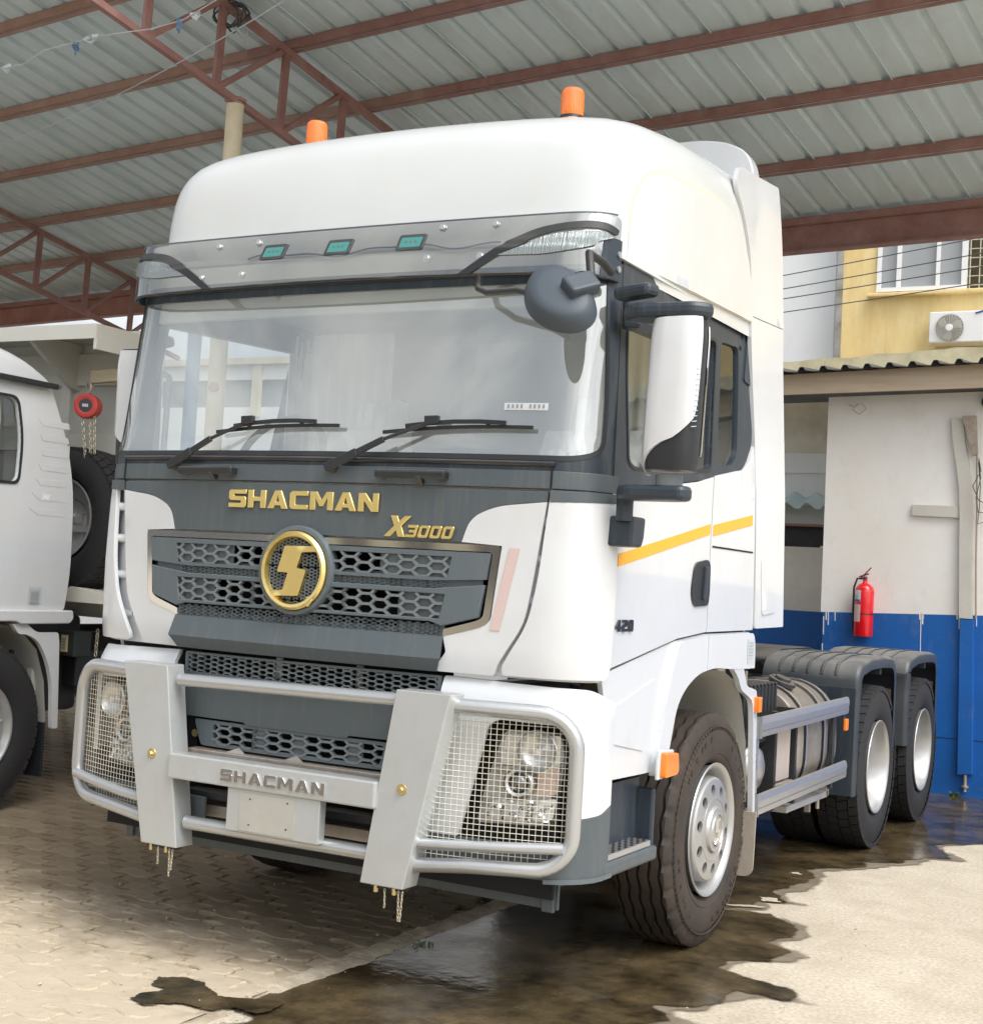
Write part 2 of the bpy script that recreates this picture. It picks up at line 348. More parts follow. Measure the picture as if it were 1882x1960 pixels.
def panel(name, outer, fn, mat, parent, holes=(), off=0.0, th=0.008, step=0.05, smooth=50, bevel=0, label=None, **kw):
    V, F = fill(outer, holes, step)
    n = len(V)
    mb = MB(); vs = [fn(u, v, off) for u, v in V]; fs = list(F)
    if th:
        vs += [fn(u, v, off-th) for u, v in V]; fs += [tuple(i+n for i in f[::-1]) for f in F]
        cnt = {}
        for f in F:
            for a, b in ((f[0], f[1]), (f[1], f[2]), (f[2], f[0])):
                cnt[(a, b)] = 1
        for (a, b) in list(cnt):
            if (b, a) not in cnt: fs.append((b, a, a+n, b+n))
    mb.add(vs, fs)
    return mb.build(name, mat, parent, smooth=smooth, bevel=bevel, label=label, merge=True, **kw)
def text_mesh(txt, size, extrude, bold=0.0, shear=0.0, bev=0.0, sx=1.0, spacing=1.0, mat=None, name='letter'):
    c = bpy.data.curves.new('t', 'FONT'); c.body = txt; c.size = size; c.extrude = extrude; c.offset = bold; c.shear = shear
    c.bevel_depth = bev; c.space_character = spacing; c.resolution_u = 4
    o = bpy.data.objects.new('t', c); col.objects.link(o); dg = bpy.context.evaluated_depsgraph_get(); dg.update()
    me = bpy.data.meshes.new_from_object(o.evaluated_get(dg)); me.name = name
    bpy.data.objects.remove(o); bpy.data.curves.remove(c)
    for v in me.vertices: v.co.x *= sx
    me.materials.clear(); me.materials.append(mat)
    return me
GLY = {
 'S': (1, [(1, 1), (.10, 1), (0, .90), (0, .50), (.10, .39), (.70, .39), (.70, .25), (0, .25), (0, 0), (.9, 0), (1, .1), (1, .52), (.9, .63), (.30, .63), (.30, .76), (1, .76)], []),
 'H': (1.02, [(0, 0), (0, 1), (.31, 1), (.31, .62), (.69, .62), (.69, 1), (1, 1), (1, 0), (.69, 0), (.69, .38), (.31, .38), (.31, 0)], []),
 'A': (1.12, [(0, 0), (.34, 1), (.66, 1), (1, 0), (.69, 0), (.64, .18), (.36, .18), (.31, 0)], [[(.42, .38), (.58, .38), (.5, .70)]]),
 'C': (1, [(1, 1), (.12, 1), (0, .88), (0, .12), (.12, 0), (1, 0), (1, .25), (.31, .25), (.31, .75), (1, .75)], []),
 'M': (1.25, [(0, 0), (0, 1), (.30, 1), (.5, .52), (.70, 1), (1, 1), (1, 0), (.75, 0), (.75, .62), (.58, .20), (.42, .20), (.25, .62), (.25, 0)], []),
 'N': (1.05, [(0, 0), (0, 1), (.34, 1), (.71, .44), (.71, 1), (1, 1), (1, 0), (.66, 0), (.29, .56), (.29, 0)], []),
 'X': (1.05, [(0, 0), (.34, .52), (.04, 1), (.36, 1), (.52, .72), (.70, 1), (1, 1), (.68, .52), (.98, 0), (.66, 0), (.50, .30), (.32, 0)], []),
 '0': (1, [(.12, 0), (0, .12), (0, .88), (.12, 1), (.88, 1), (1, .88), (1, .12), (.88, 0)], [[(.27, .22), (.73, .22), (.73, .78), (.27, .78)]]),
 '3': (1, [(0, 0), (.88, 0), (1, .12), (1, .42), (.93, .5), (1, .58), (1, .88), (.88, 1), (0, 1), (0, .78), (.73, .78), (.73, .61), (.22, .61), (.22, .39), (.73, .39), (.73, .22), (0, .22)], []),
 '4': (1, [(.58, 0), (.58, .22), (0, .22), (0, .44), (.52, 1), (.86, 1), (.86, .44), (1, .44), (1, .22), (.86, .22), (.86, 0)], [[(.58, .44), (.58, .72), (.32, .44)]]),
 '2': (1, [(0, 0), (1, 0), (1, .24), (.36, .24), (.36, .36), (.90, .44), (1, .54), (1, .90), (.90, 1), (0, 1), (0, .76), (.72, .76), (.72, .64), (.12, .56), (0, .46)], []),
}
def block_text(txt, h, pos, parent, mat, face=None, width=1.0, shear=0.0, depth=.010, gap=.10, name='letter', bevel=.0022):
    face = face or FACE_FRONT; tot = sum(GLY[c][0] for c in txt)+gap*(len(txt)-1); k = width/tot; x = 0
    for c in txt:
        w_, P, Hs = GLY[c]
        def fn(u, v, d, x=x, w_=w_): return (Matrix.Translation(pos) @ face) @ Vector((x*k+u*w_*k+shear*v*h, v*h, d))
        panel(name, P, fn, mat, parent, Hs, off=depth, th=depth, step=.6, smooth=25, bevel=bevel)
        x += w_+gap
FACE_FRONT = Matrix(((1, 0, 0, 0), (0, 0, -1, 0), (0, 1, 0, 0), (0, 0, 0, 1)))      # text facing -Y
FACE_SIDE = Matrix(((0, 0, 1, 0), (1, 0, 0, 0), (0, 1, 0, 0), (0, 0, 0, 1)))        # text facing +X
def put_text(txt, size, pos, parent, mat, face=FACE_FRONT, bold=0.0, shear=0.0, extrude=0.006, bev=0.0015, width=None, name='letter', rot=0.0):
    """each glyph its own mesh; pos = left baseline, width = total advance"""
    meshes = [(ch, text_mesh(ch, size, extrude, bold, shear, bev, mat=mat, name=name)) for ch in txt]
    ws = []
    for ch, me in meshes:
        xs = [v.co.x for v in me.vertices]; ws.append((min(xs), max(xs)))
    tot = sum(b-a for a, b in ws); gap = size*0.09; tot += gap*(len(txt)-1)
    k = width/tot if width else 1.0
    x = 0
    for (ch, me), (a, b) in zip(meshes, ws):
        for v in me.vertices: v.co.x = (v.co.x-a+x)*k
        x += (b-a)+gap
        me.transform(Matrix.Translation(pos) @ face @ Matrix.Rotation(rot, 4, 'Z'))
        link(name, me, parent)

XY = lambda z: (lambda u, v, d: (u, v, z+d))
# ------------------------------------------------------------------ ground
g = MB()
def gridplane(x0, x1, y0, y1, n, m, fz):
    mb = MB(); vs = [(x0+(x1-x0)*i/n, y0+(y1-y0)*j/m, fz(x0+(x1-x0)*i/n, y0+(y1-y0)*j/m)) for i in range(n+1) for j in range(m+1)]
    fs = [(i*(m+1)+j, (i+1)*(m+1)+j, (i+1)*(m+1)+j+1, i*(m+1)+j+1) for i in range(n) for j in range(m)]
    return mb.add(vs, fs)
CONC = M('dry_concrete', (0.56, 0.50, 0.40), 0.85, var=0.2, vscale=1.1, c2=(0.47, 0.41, 0.32), bump=0.35, bscale=30)
# extra fine stains and speckle
nt = CONC.node_tree; N = nt.nodes; L = nt.links; b = N['Principled BSDF']
src = b.inputs['Base Color'].links[0].from_socket
n3 = N.new('ShaderNodeTexNoise'); n3.inputs['Scale'].default_value = 55; n3.inputs['Detail'].default_value = 8
tc = N.new('ShaderNodeTexCoord'); L.new(tc.outputs['Object'], n3.inputs['Vector'])
mx = N.new('ShaderNodeMix'); mx.data_type = 'RGBA'; mx.blend_type = 'OVERLAY'; mx.inputs[0].default_value = 0.55
L.new(src, mx.inputs[6]); L.new(n3.outputs['Fac'], mx.inputs[7]); L.new(mx.outputs[2], b.inputs['Base Color'])
grime([CONC], (.34, .28, .20), .6, 2.1, (1, 1, 1), .46, .74); grime([CONC], (.24, .19, .13), .5, 48, (1, 1, 1), .60, .76); grime([CONC], (.30, .25, .19), .35, 26, (1, .5, 1), .58, .8); grime([CONC], (.30, .26, .20), .40, 2.2, (5, .5, 1), .54, .8); grime([CONC], (.62, .58, .48), .5, 3.5, (1, 1, 1), .55, .75)
gg = MB(); gg.add([(-250, -250, -.03), (250, -250, -.03), (250, 250, -.03), (-250, 250, -.03)], [(0, 1, 2, 3)])
gg.build('ground', CONC, kind='structure')
MB().bb(0.15, 12, -6, 7.74, -0.2, 0).build('concrete_yard', CONC, kind='structure')

# pavers
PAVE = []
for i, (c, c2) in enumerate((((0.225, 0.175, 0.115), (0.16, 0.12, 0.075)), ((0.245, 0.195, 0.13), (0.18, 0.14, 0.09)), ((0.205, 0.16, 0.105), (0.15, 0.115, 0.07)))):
    PAVE.append(M('brown_paver_%s' % 'abc'[i], c, 0.85, var=0.3, vscale=4, c2=c2, bump=0.4, bscale=35))
SAND = M('sand_dust', (0.54, 0.46, 0.345), 0.9, var=0.3, vscale=2.2, c2=(0.43, 0.36, 0.26), bump=0.35, bscale=45)
def fade_to_sand(m, lvl=0.0):  # blends paver colour to a pale sand tone towards low y, with noise
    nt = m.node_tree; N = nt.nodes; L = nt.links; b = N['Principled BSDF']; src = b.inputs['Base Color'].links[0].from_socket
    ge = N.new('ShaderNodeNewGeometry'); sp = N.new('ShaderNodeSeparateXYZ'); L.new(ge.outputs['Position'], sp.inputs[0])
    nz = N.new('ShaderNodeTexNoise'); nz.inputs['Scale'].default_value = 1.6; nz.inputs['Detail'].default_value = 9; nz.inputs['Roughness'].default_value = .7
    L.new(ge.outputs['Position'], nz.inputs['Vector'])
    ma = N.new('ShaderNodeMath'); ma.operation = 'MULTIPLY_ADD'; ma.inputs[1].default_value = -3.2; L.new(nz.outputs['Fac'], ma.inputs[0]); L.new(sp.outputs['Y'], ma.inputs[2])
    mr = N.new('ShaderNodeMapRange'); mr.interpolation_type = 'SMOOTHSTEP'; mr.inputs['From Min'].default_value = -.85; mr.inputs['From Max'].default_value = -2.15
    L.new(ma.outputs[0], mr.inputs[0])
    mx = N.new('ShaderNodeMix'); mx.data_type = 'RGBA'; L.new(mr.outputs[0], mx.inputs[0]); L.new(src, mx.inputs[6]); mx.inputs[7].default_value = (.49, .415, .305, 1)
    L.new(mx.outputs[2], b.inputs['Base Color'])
for m_ in PAVE: fade_to_sand(m_)
JOINT = M('joint_dirt', (0.16, 0.125, 0.085), 0.95, var=0.4, vscale=12, c2=(0.07, 0.05, 0.035))
PT = 0.014                              # paver top
MB().bb(-30, 0.149, -8, 16, -0.2, -0.006).build('paved_ground', JOINT, kind='structure')
pave_root = bpy.data.objects['paved_ground']
LP, WP = 0.245, 0.118
def paver_mesh(k, mat):
    rg = random.Random(k); n = 11; g_ = 0.0032
    def wav(x): return 0.020*sin(2*pi*x/LP*1.0)
    low = []; up = []
    for i in range(n):
        x = g_+(LP-2*g_)*i/(n-1)
        low.append((x, wav(x)+g_)); up.append((x, WP+wav(x)-g_))
    sidebow = [(LP-g_*.8+0.008*sin(pi*t*2), WP*t) for t in (.3, .7)]
    left = [(g_*.8+0.008*sin(pi*t*2), WP*t) for t in (.7, .3)]
    out = low+sidebow+up[::-1]+left
    m = len(out); cx = LP/2; cy = WP/2
    mb = MB(); ch = 0.005
    A = [(x, y, -0.012) for x, y in out]; B = [(x, y, PT-0.006) for x, y in out]
    C = [(x+(cx-x)*ch/abs(cx-x+1e-9) if abs(cx-x) > .09 else x, y+(ch if y < cy else -ch), PT+rg.uniform(-.001, .001)) for x, y in out]
    vs = A+B+C; fs = []
    for i in range(m):
        j = (i+1) % m; fs += [(i, j, m+j, m+i), (m+i, m+j, 2*m+j, 2*m+i)]
    fs.append(tuple(range(2*m, 3*m)))
    mb.add(vs, fs)
    return mb.mesh('paver', mat)
pm = [paver_mesh(k, PAVE[k % 3]) for k in range(6)]
import numpy as np
cells = []
row = 0; y = -2.4
camp = Vector((3.39, -4.75))
while y < 9.0:
    x = 0.13 - LP - (row*0.37 % 1.0)*LP*0.0 - (0.5*LP if row % 2 else 0)
    while x > -9.5:
        cells.append((x, y, row)); x -= LP
    y += WP; row += 1
def vis(c):
    x, y = c[0]+LP/2, c[1]+WP/2
    d = Vector((x-3.39162, y+4.75491, 0-1.62898)); zc = d.dot(f_)
    if zc < .5: return False
    px = 491+1415.3*d.dot(rr)/zc; py = 512-1415.3*d.dot(uu)/zc
    if not(-20 < px < 1000 and 780 < py < 1045): return False
    if px > 560: return False
    return True
near = sorted([c for c in cells if vis(c)], key=lambda c: (Vector((c[0], c[1]))-camp).length)[:296]
nearset = set(near)
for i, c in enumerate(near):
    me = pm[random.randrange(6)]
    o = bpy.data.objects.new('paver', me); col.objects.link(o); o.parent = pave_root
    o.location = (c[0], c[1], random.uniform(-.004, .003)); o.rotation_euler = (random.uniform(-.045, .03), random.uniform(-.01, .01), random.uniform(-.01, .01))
rest = [MB(), MB(), MB()]
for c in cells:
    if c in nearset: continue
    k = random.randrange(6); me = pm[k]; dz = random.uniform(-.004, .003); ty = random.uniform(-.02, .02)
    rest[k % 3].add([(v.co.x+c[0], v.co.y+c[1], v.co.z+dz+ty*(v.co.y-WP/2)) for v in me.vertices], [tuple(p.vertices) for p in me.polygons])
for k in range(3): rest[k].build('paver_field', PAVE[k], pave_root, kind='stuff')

# sand and dust drifted over the pavers (dips below their tops in places)
TONG = [(0.32, -0.38), (0.16, -0.43), (0.06, -0.48), (-0.10, -0.38), (-0.20, -0.38), (-0.30, -0.46), (-0.24, -0.60), (-0.17, -0.61), (-0.22, -0.76), (-0.09, -0.80), (0.02, -0.71), (0.13, -0.71), (0.2, -0.64), (0.3, -0.64)]
def sandz(x, y):
    a = noise.noise(Vector((x*1.7, y*2.3, 3)))*0.010+noise.noise(Vector((x*7, y*7, 9)))*0.004+noise.noise(Vector((x*31, y*31, 5)))*0.0012
    t = 1/(1+math.exp((y+0.10-0.28*noise.noise(Vector((x*1.1, y*.8, 0))))/0.13))        # 1 near the camera
    edge = max(0, 1-abs(x-0.12)/0.14)
    z = PT-0.021+0.0165*t+a*(0.5+.55*t)+0.006*edge
    if -.34 < x < .16 and -.86 < y < -.36: z = min(z, PT+0.004) if not inpoly(x, y, TONG) else PT-0.006
    return z
grime([SAND], (.33, .265, .185), .55, 5, (1, 1, 1), .52, .75); grime(PAVE, (.14, .105, .07), .5, 9, (1, 1, 1), .55, .8); grime([SAND]+PAVE, (.22, .17, .115), .6, 34, (1, 1, 1), .60, .78)
s = gridplane(-4.6, 0.15, -2.6, 3.2, 260, 300, sandz)
s.build('sand', SAND, kind='structure', smooth=60)
# crumbled mortar edge between the pavers and the wet yard
def edgex(y): return 0.17+0.03*noise.noise(Vector((y*2.0, 0, 0)))+0.012*noise.noise(Vector((y*9, 4, 0)))
mb = MB(); n = 420; K = 8
for i in range(n+1):
    yy = -2.4+9.6*i/n
    for k in range(K+1):
        t = k/K; xi = 0.12+.02*noise.noise(Vector((yy*5, 8, 0))); xo = xi+(edgex(yy)+0.045-xi)*t
        z = (PT+0.012)*(1-t**2.5)-0.004*t + (0.007*noise.noise(Vector((xo*22, yy*22, 1)))+0.005*noise.noise(Vector((xo*70, yy*70, 1))))*(1 if yy > -.34 else .4)+(0.002 if yy > -.34 else -.012)
        mb.v.append((xo, yy, z if k < K else -0.01))
for i in range(n):
    for k in range(K):
        a = i*(K+1)+k; mb.f.append((a, a+1, a+K+2, a+K+1))
MORTAR = M('crumbled_mortar', (0.50, 0.44, 0.34), 0.9, var=0.5, vscale=9, c2=(0.25, 0.20, 0.14), bump=0.9, bscale=45)
mb.build('mortar_edge', MORTAR, kind='structure', smooth=60)

# puddle and wet patches
WATER = bpy.data.materials.new('muddy_water'); WATER.use_nodes = True
nt = WATER.node_tree; N = nt.nodes; L = nt.links; b = N['Principled BSDF']
b.inputs['Roughness'].default_value = 0.09; b.inputs['IOR'].default_value = 1.33
tc = N.new('ShaderNodeTexCoord'); nz = N.new('ShaderNodeTexNoise'); nz.inputs['Scale'].default_value = 3.2; nz.inputs['Detail'].default_value = 13; nz.inputs['Roughness'].default_value = .74
rp = N.new('ShaderNodeValToRGB'); rp.color_ramp.elements[0].position = .38; rp.color_ramp.elements[1].position = .64
rp.color_ramp.elements[0].color = (.022, .017, .009, 1); rp.color_ramp.elements[1].color = (.125, .092, .048, 1)
L.new(tc.outputs['Object'], nz.inputs['Vector']); L.new(nz.outputs['Fac'], rp.inputs[0]); L.new(rp.outputs[0], b.inputs['Base Color'])
nr_ = N.new('ShaderNodeTexNoise'); nr_.inputs['Scale'].default_value = 1.3; nr_.inputs['Detail'].default_value = 6; L.new(tc.outputs['Object'], nr_.inputs['Vector'])
mq = N.new('ShaderNodeMapRange'); mq.inputs['From Min'].default_value = .40; mq.inputs['From Max'].default_value = .62; mq.inputs['To Min'].default_value = .07; mq.inputs['To Max'].default_value = .34; L.new(nr_.outputs['Fac'], mq.inputs[0]); L.new(mq.outputs[0], b.inputs['Roughness'])
nb = N.new('ShaderNodeTexNoise'); nb.inputs['Scale'].default_value = 16; nb.inputs['Detail'].default_value = 3
bp = N.new('ShaderNodeBump'); bp.inputs['Strength'].default_value = .22; bp.inputs['Distance'].default_value = .006
L.new(tc.outputs['Object'], nb.inputs['Vector']); L.new(nb.outputs['Fac'], bp.inputs['Height']); L.new(bp.outputs[0], b.inputs['Normal'])
right = [(0.75, -1.6), (1.05, -0.6), (1.35, 0.05), (1.52, 0.34), (1.51, 0.43), (1.44, 0.48), (1.57, 0.56), (1.62, 0.87), (1.80, 0.84), (1.84, 0.99), (1.69, 1.10), (1.54, 1.13), (1.41, 1.2), (1.45, 1.34), (1.59, 1.44), (1.58, 1.68), (1.46, 1.77),
         (1.53, 2.05), (1.45, 2.22), (1.26, 2.34), (1.06, 2.27), (1.18, 2.38), (1.14, 2.58), (1.31, 2.64), (1.15, 2.8), (1.22, 3.22), (1.16, 3.65), (1.41, 3.94), (1.34, 4.09), (1.54, 4.25), (1.61, 4.53), (1.76, 4.62), (1.57, 5.09), (1.8, 5.39), (2.4, 5.3), (3.4, 5.6), (3.6, 7.73)]
left = [(-0.05, 7.73), (0.1, 7.0), (0.12, 4), (0.13, 1.57), (0.13, 1.17), (0.15, 0.52), (0.14, 0.3), (0.12, 0.0), (0.13, -0.30), (0.12, -0.45), (0.04, -0.50), (-0.13, -0.40), (-0.20, -0.42), (-0.26, -0.48), (-0.21, -0.60), (-0.14, -0.56), (-0.20, -0.76), (-0.10, -0.78), (0.02, -0.66), (0.13, -0.68), (0.2, -0.59), (0.26, -0.62), (0.24, -0.75), (0.45, -1.2), (0.5, -1.7)]
def rough(P, amp, sc):
    P = dens(P, 0.022); o = []
    for i, (x, y) in enumerate(P):
        nx = noise.noise(Vector((x*sc, y*sc, 2)))+.6*noise.noise(Vector((x*sc*3.1, y*sc*3.1, 7))); ny = noise.noise(Vector((x*sc, y*sc, 12)))+.6*noise.noise(Vector((x*sc*3.1, y*sc*3.1, 17)))
        o.append((x+amp*nx*1.6, y+amp*ny))
    return o
WET = M('damp_concrete', (0.25, 0.21, 0.155), 0.55, var=0.35, vscale=5, c2=(0.16, 0.13, 0.09), bump=0.3, bscale=40)
body = [(x if x > .3 else max(x, .03 if y > -.35 else x), y) for x, y in right+left]
puddle = rough(body, 0.035, 6.0)
def soft(name, poly, mat, z, step, fade, label=None, cat=None):
    import numpy as np
    V, F = fill(poly, (), step)
    B = np.array(dens(poly, .03)); me = MB().add([(u, v, z) for u, v in V], F).mesh(name, mat)
    at = me.attributes.new('edge', 'FLOAT', 'POINT'); P = np.array(V); out = np.empty(len(P))
    for k in range(0, len(P), 500):
        d = P[k:k+500, None, :]-B[None]; out[k:k+500] = np.sqrt((d**2).sum(2).min(1))
    at.data.foreach_set('value', np.clip(out/fade, 0, 1).astype(np.float32))
    return link(name, me, kind='structure')
def soften(mat, n_amp=.9, sc=14):
    nt = mat.node_tree; N = nt.nodes; L = nt.links; b = N['Principled BSDF']; out = N['Material Output']
    a = N.new('ShaderNodeAttribute'); a.attribute_name = 'edge'; tc = N.new('ShaderNodeTexCoord')
    nz = N.new('ShaderNodeTexNoise'); nz.inputs['Scale'].default_value = sc; nz.inputs['Detail'].default_value = 7; L.new(tc.outputs['Object'], nz.inputs['Vector'])
    m1 = N.new('ShaderNodeMath'); m1.operation = 'MULTIPLY_ADD'; m1.inputs[1].default_value = -n_amp; L.new(nz.outputs['Fac'], m1.inputs[0]); 
    m0 = N.new('ShaderNodeMath'); m0.operation = 'MULTIPLY'; m0.inputs[1].default_value = 1.6; L.new(a.outputs['Fac'], m0.inputs[0]); L.new(m0.outputs[0], m1.inputs[2])
    mr = N.new('ShaderNodeMapRange'); mr.interpolation_type = 'SMOOTHSTEP'; mr.inputs['From Min'].default_value = -.25; mr.inputs['From Max'].default_value = .35; L.new(m1.outputs[0], mr.inputs[0])
    t = N.new('ShaderNodeBsdfTransparent'); mx = N.new('ShaderNodeMixShader'); L.new(mr.outputs[0], mx.inputs[0]); L.new(t.outputs[0], mx.inputs[1]); L.new(b.outputs[0], mx.inputs[2]); L.new(mx.outputs[0], out.inputs['Surface'])
def flat(name, poly, mat, z, step, kind='structure', **kw):
    V, F = fill(poly, (), step); return MB().add([(u, v, z) for u, v in V], F).build(name, mat, kind=kind, **kw)
isl = [[(1.09, 2.62), (1.25, 2.66), (1.14, 2.70)], [(1.30, 2.15), (1.02, 2.45), (1.12, 2.50), (1.02, 2.40)]]
soften(WATER); soften(WET, 1.2, 7)
soft('puddle', puddle, WATER, 0.0085, 0.035, .07)
cx, cy = 0.8, 2.5
wet = rough([(x+(0.085 if x > .6 else 0.0)*(1+noise.noise(Vector((x*4, y*4, 5)))*1.6), y) for x, y in right+left], 0.04, 5.0)
soft('damp_concrete', [(max(x, .2) if y > -.3 else x, y) for x, y in wet], WET, 0.0045, 0.05, .12)
# small tongue of water that lies on the sand left of the edge
tong = rough([(0.30, -0.42), (0.16, -0.47), (0.06, -0.52), (-0.10, -0.42), (-0.20, -0.42), (-0.27, -0.48), (-0.21, -0.58), (-0.15, -0.57), (-0.19, -0.74), (-0.09, -0.76), (0.02, -0.67), (0.13, -0.67), (0.2, -0.6), (0.3, -0.60)], 0.014, 14)
soft('puddle', tong, WATER, PT+0.006, 0.012, .012)
# dry raised spots standing out of the water
for pts in ([(1.16, 2.56), (1.25, 2.60), (1.20, 2.68), (1.12, 2.66)], [(1.00, 2.32), (1.13, 2.36), (1.22, 2.44), (1.12, 2.42)], [(1.05, 3.4), (1.12, 3.4), (1.1, 3.46)]):
    flat('dry_patch', rough(pts, .02, 18), CONC, 0.012, 0.1)
# pebbles and crumbs
pb = MB(); rg = random.Random(3)
for i in range(420):
    if rg.random() < .6: yy = rg.uniform(-1.0, 2.4); x = edgex(yy)+rg.gauss(0.06, .05)
    else: x = rg.uniform(-1.6, 1.9); yy = rg.uniform(-1.0, 2.5)
    if 0.9 < x < 1.3 and .9 < yy < 2.1: continue
    r = rg.uniform(.002, .007)*(1.5 if rg.random() < .12 else 1)
    z = (PT+.006 if x < .15 else .004)
    vs = [(x+r*rg.uniform(.6, 1.3)*a, yy+r*rg.uniform(.6, 1.3)*b_, z+r*rg.uniform(.5, .8)*c) for a, b_, c in ((1, 0, 0), (-1, 0, 0), (0, 1, 0), (0, -1, 0), (0, 0, 1), (0, 0, -1))]
    pb.add(vs, [(0, 2, 4), (2, 1, 4), (1, 3, 4), (3, 0, 4), (2, 0, 5), (1, 2, 5), (3, 1, 5), (0, 3, 5)])
pb.build('gravel_crumbs', M('pale_grit', (0.5, 0.45, 0.36), 0.9), kind='stuff')
def weed(x, y, z, n, h, label):
    mb = MB(); rg = random.Random(int(x*100))
    for i in range(n):
        a = rg.uniform(0, 2*pi); l = h*rg.uniform(.5, 1); p = Vector((x+rg.gauss(0, .02), y+rg.gauss(0, .02), z)); d = Vector((cos(a)*.6, sin(a)*.6, 1)).normalized()
        s_ = d.cross(Vector((0, 0, 1))).normalized()*l*.12
        q = p+d*l*.6; e = p+d*l+Vector((cos(a), sin(a), -.3))*l*.3
        mb.add([p-s_*.3, p+s_*.3, q+s_, q-s_, e], [(0, 1, 2, 3), (3, 2, 4)])
    mb.build('weed', GREEN, label=label, cat='weed')
weed(0.24, 0.62, 0.0, 26, .035, 'tiny weed tuft growing on the crumbled edge of the puddle')
weed(1.20, 7.66, 0.0, 30, .07, 'small green weed at the foot of the blue wall')

# ------------------------------------------------------------------ the tractor truck (local x = world x - 0.025)
T = thing('tractor_truck', 'white three axle tractor truck with gold lettering, smoked visor and silver bull bar', 'truck', (0.025, 0, 0))
HW = 1.22; XC = 1.04; RC = 0.21; CV = 0.07; Y0 = -0.115
_pl = []
N1 = 60
L_ = 0.0; px_, py_ = 0.0, Y0
for i in range(N1+1):
    x = XC*i/N1; y = Y0+CV*x*x; L_ += math.hypot(x-px_, y-py_); _pl.append((L_, x, y)); px_, py_ = x, y
a0 = math.atan(2*CV*XC); y_c = py_+RC*cos(a0); x_c = XC-RC*sin(a0)
kx = (HW-XC)/(RC*(1-sin(a0)))
for i in range(1, 25):
    a = a0+(pi/2-a0)*i/24; x = XC+(x_c+RC*sin(a)-XC)*kx; y = y_c-RC*cos(a)
    L_ += math.hypot(x-px_, y-py_); _pl.append((L_, x, y)); px_, py_ = x, y
SC = L_; YS = py_                        # arc length and y where the flat side begins
_pl.append((SC+4, HW, YS+4))
def plan(s):
    a = abs(s); sg = 1 if s >= 0 else -1
    lo, hi = 0, len(_pl)-1
    while hi-lo > 1:
        m = (lo+hi)//2
        if _pl[m][0] <= a: lo = m
        else: hi = m
    s0, x0, y0 = _pl[lo]; s1, x1, y1 = _pl[hi]; t = (a-s0)/(s1-s0)
    return sg*(x0+(x1-x0)*t), y0+(y1-y0)*t
def lerp(T_, z):
    for (a, va), (b_, vb) in zip(T_, T_[1:]):
        if z <= b_: 
            t = max(0, (z-a)/(b_-a)); return va+(vb-va)*t
    return T_[-1][1]
GZ = [(1.25, 0.012), (1.32, 0.0), (1.95, 0.0), (2.06, 0.004), (2.12, 0.02), (2.78, 0.145), (2.90, 0.17), (3.1, 0.20)]
def Sraw(s, z):
    x, y = plan(s); g_ = lerp(GZ, z)
    if y < YS: y = YS-(YS-y)*(1-g_/(YS-Y0))
    k = 1-0.040*max(0, (z-2.1)/0.7)
    return Vector((x*k, y, z))
def S(s, z, d=0.0):
    p = Sraw(s, z); e = 0.004
    n = (Sraw(s+e, z)-Sraw(s-e, z)).cross(Sraw(s, z+e)-Sraw(s, z-e)).normalized()
    return p+n*d
def Side(sg=1, x0=HW, curve=0.02):
    def fn(u, v, d):
        k = 1-0.040*max(0, (v-2.1)/0.7)
        return Vector((sg*(x0*k-(0.010*((v-1.95)/.65)**2 if v < 1.95 else 0)+d), u+x0*(1-k)*(2.2+.4*u), v))
    return fn
def sy(y): return SC+(y-YS)          # side y -> s
def both(name, P, fn, mat, holes=(), **kw):
    panel(name, P, fn, mat, T, holes, **kw)
    panel(name, mirx(P), fn, mat, T, [mirx(h) for h in holes], **kw)

# --- windshield and its surround
ws_half = [(0, 2.088), (1.13, 2.10), (1.215, 2.13), (1.245, 2.24), (1.25, 2.70), (1.25, 2.80), (0, 2.80)]
def sym(h): return h+[(-x, z) for x, z in h[::-1] if x != 0]
def symc(h): return [p for p in h]+[(-x, z) for x, z in h[::-1] if x > 1e-6]
wsP = rnd([(1.13, 2.088), (1.235, 2.12), (1.25, 2.30), (1.25, 2.80), (-1.25, 2.80), (-1.25, 2.30), (-1.235, 2.12), (-1.13, 2.088)], [.1, .12, .1, .03, .03, .1, .12, .1], 6)
panel('windshield', wsP, S, GLASS, T, off=-0.006, th=0, step=0.06)
gs = rnd([(1.135, 2.068), (1.25, 2.105), (1.268, 2.30), (1.268, 2.82), (-1.268, 2.82), (-1.268, 2.30), (-1.25, 2.105), (-1.135, 2.068)], [.1, .12, .1, .03, .03, .1, .12, .1], 6)
panel('windshield_seal', gs, S, BLACK, T, [wsP], off=0.003, th=0.012, step=0.06)
sur = [(-SC+.01, 2.03), (SC-.01, 2.03), (SC+.115, 2.86), (-SC-.115, 2.86)]
panel('windshield_pillar_frame', sur, S, DARK2, T, [gs], off=0.0, th=0.03, step=0.06)
cowl = [(-SC+.01, 1.962), (-1.05, 1.962), (1.05, 1.962), (SC-.01, 1.962), (SC-.01, 2.03), (-SC+.01, 2.03)]
panel('cowl_panel', cowl, S, DARK, T, off=0.008, th=0.03, step=0.06, bevel=0.003)
for sg in (-1, 1):
    MB().bar(S(sg*1.05, 1.964, .0085), S(sg*1.05, 2.06, .0085), 0.006, 0.006, (0, -1, 0)).build('panel_gap', VOID, T)
MB().tube([S(1.06*t, 2.056, .006) for t in [i/20*2-1 for i in range(21)]], .009, 8).build('cowl_lip', BLACK, T, smooth=50)

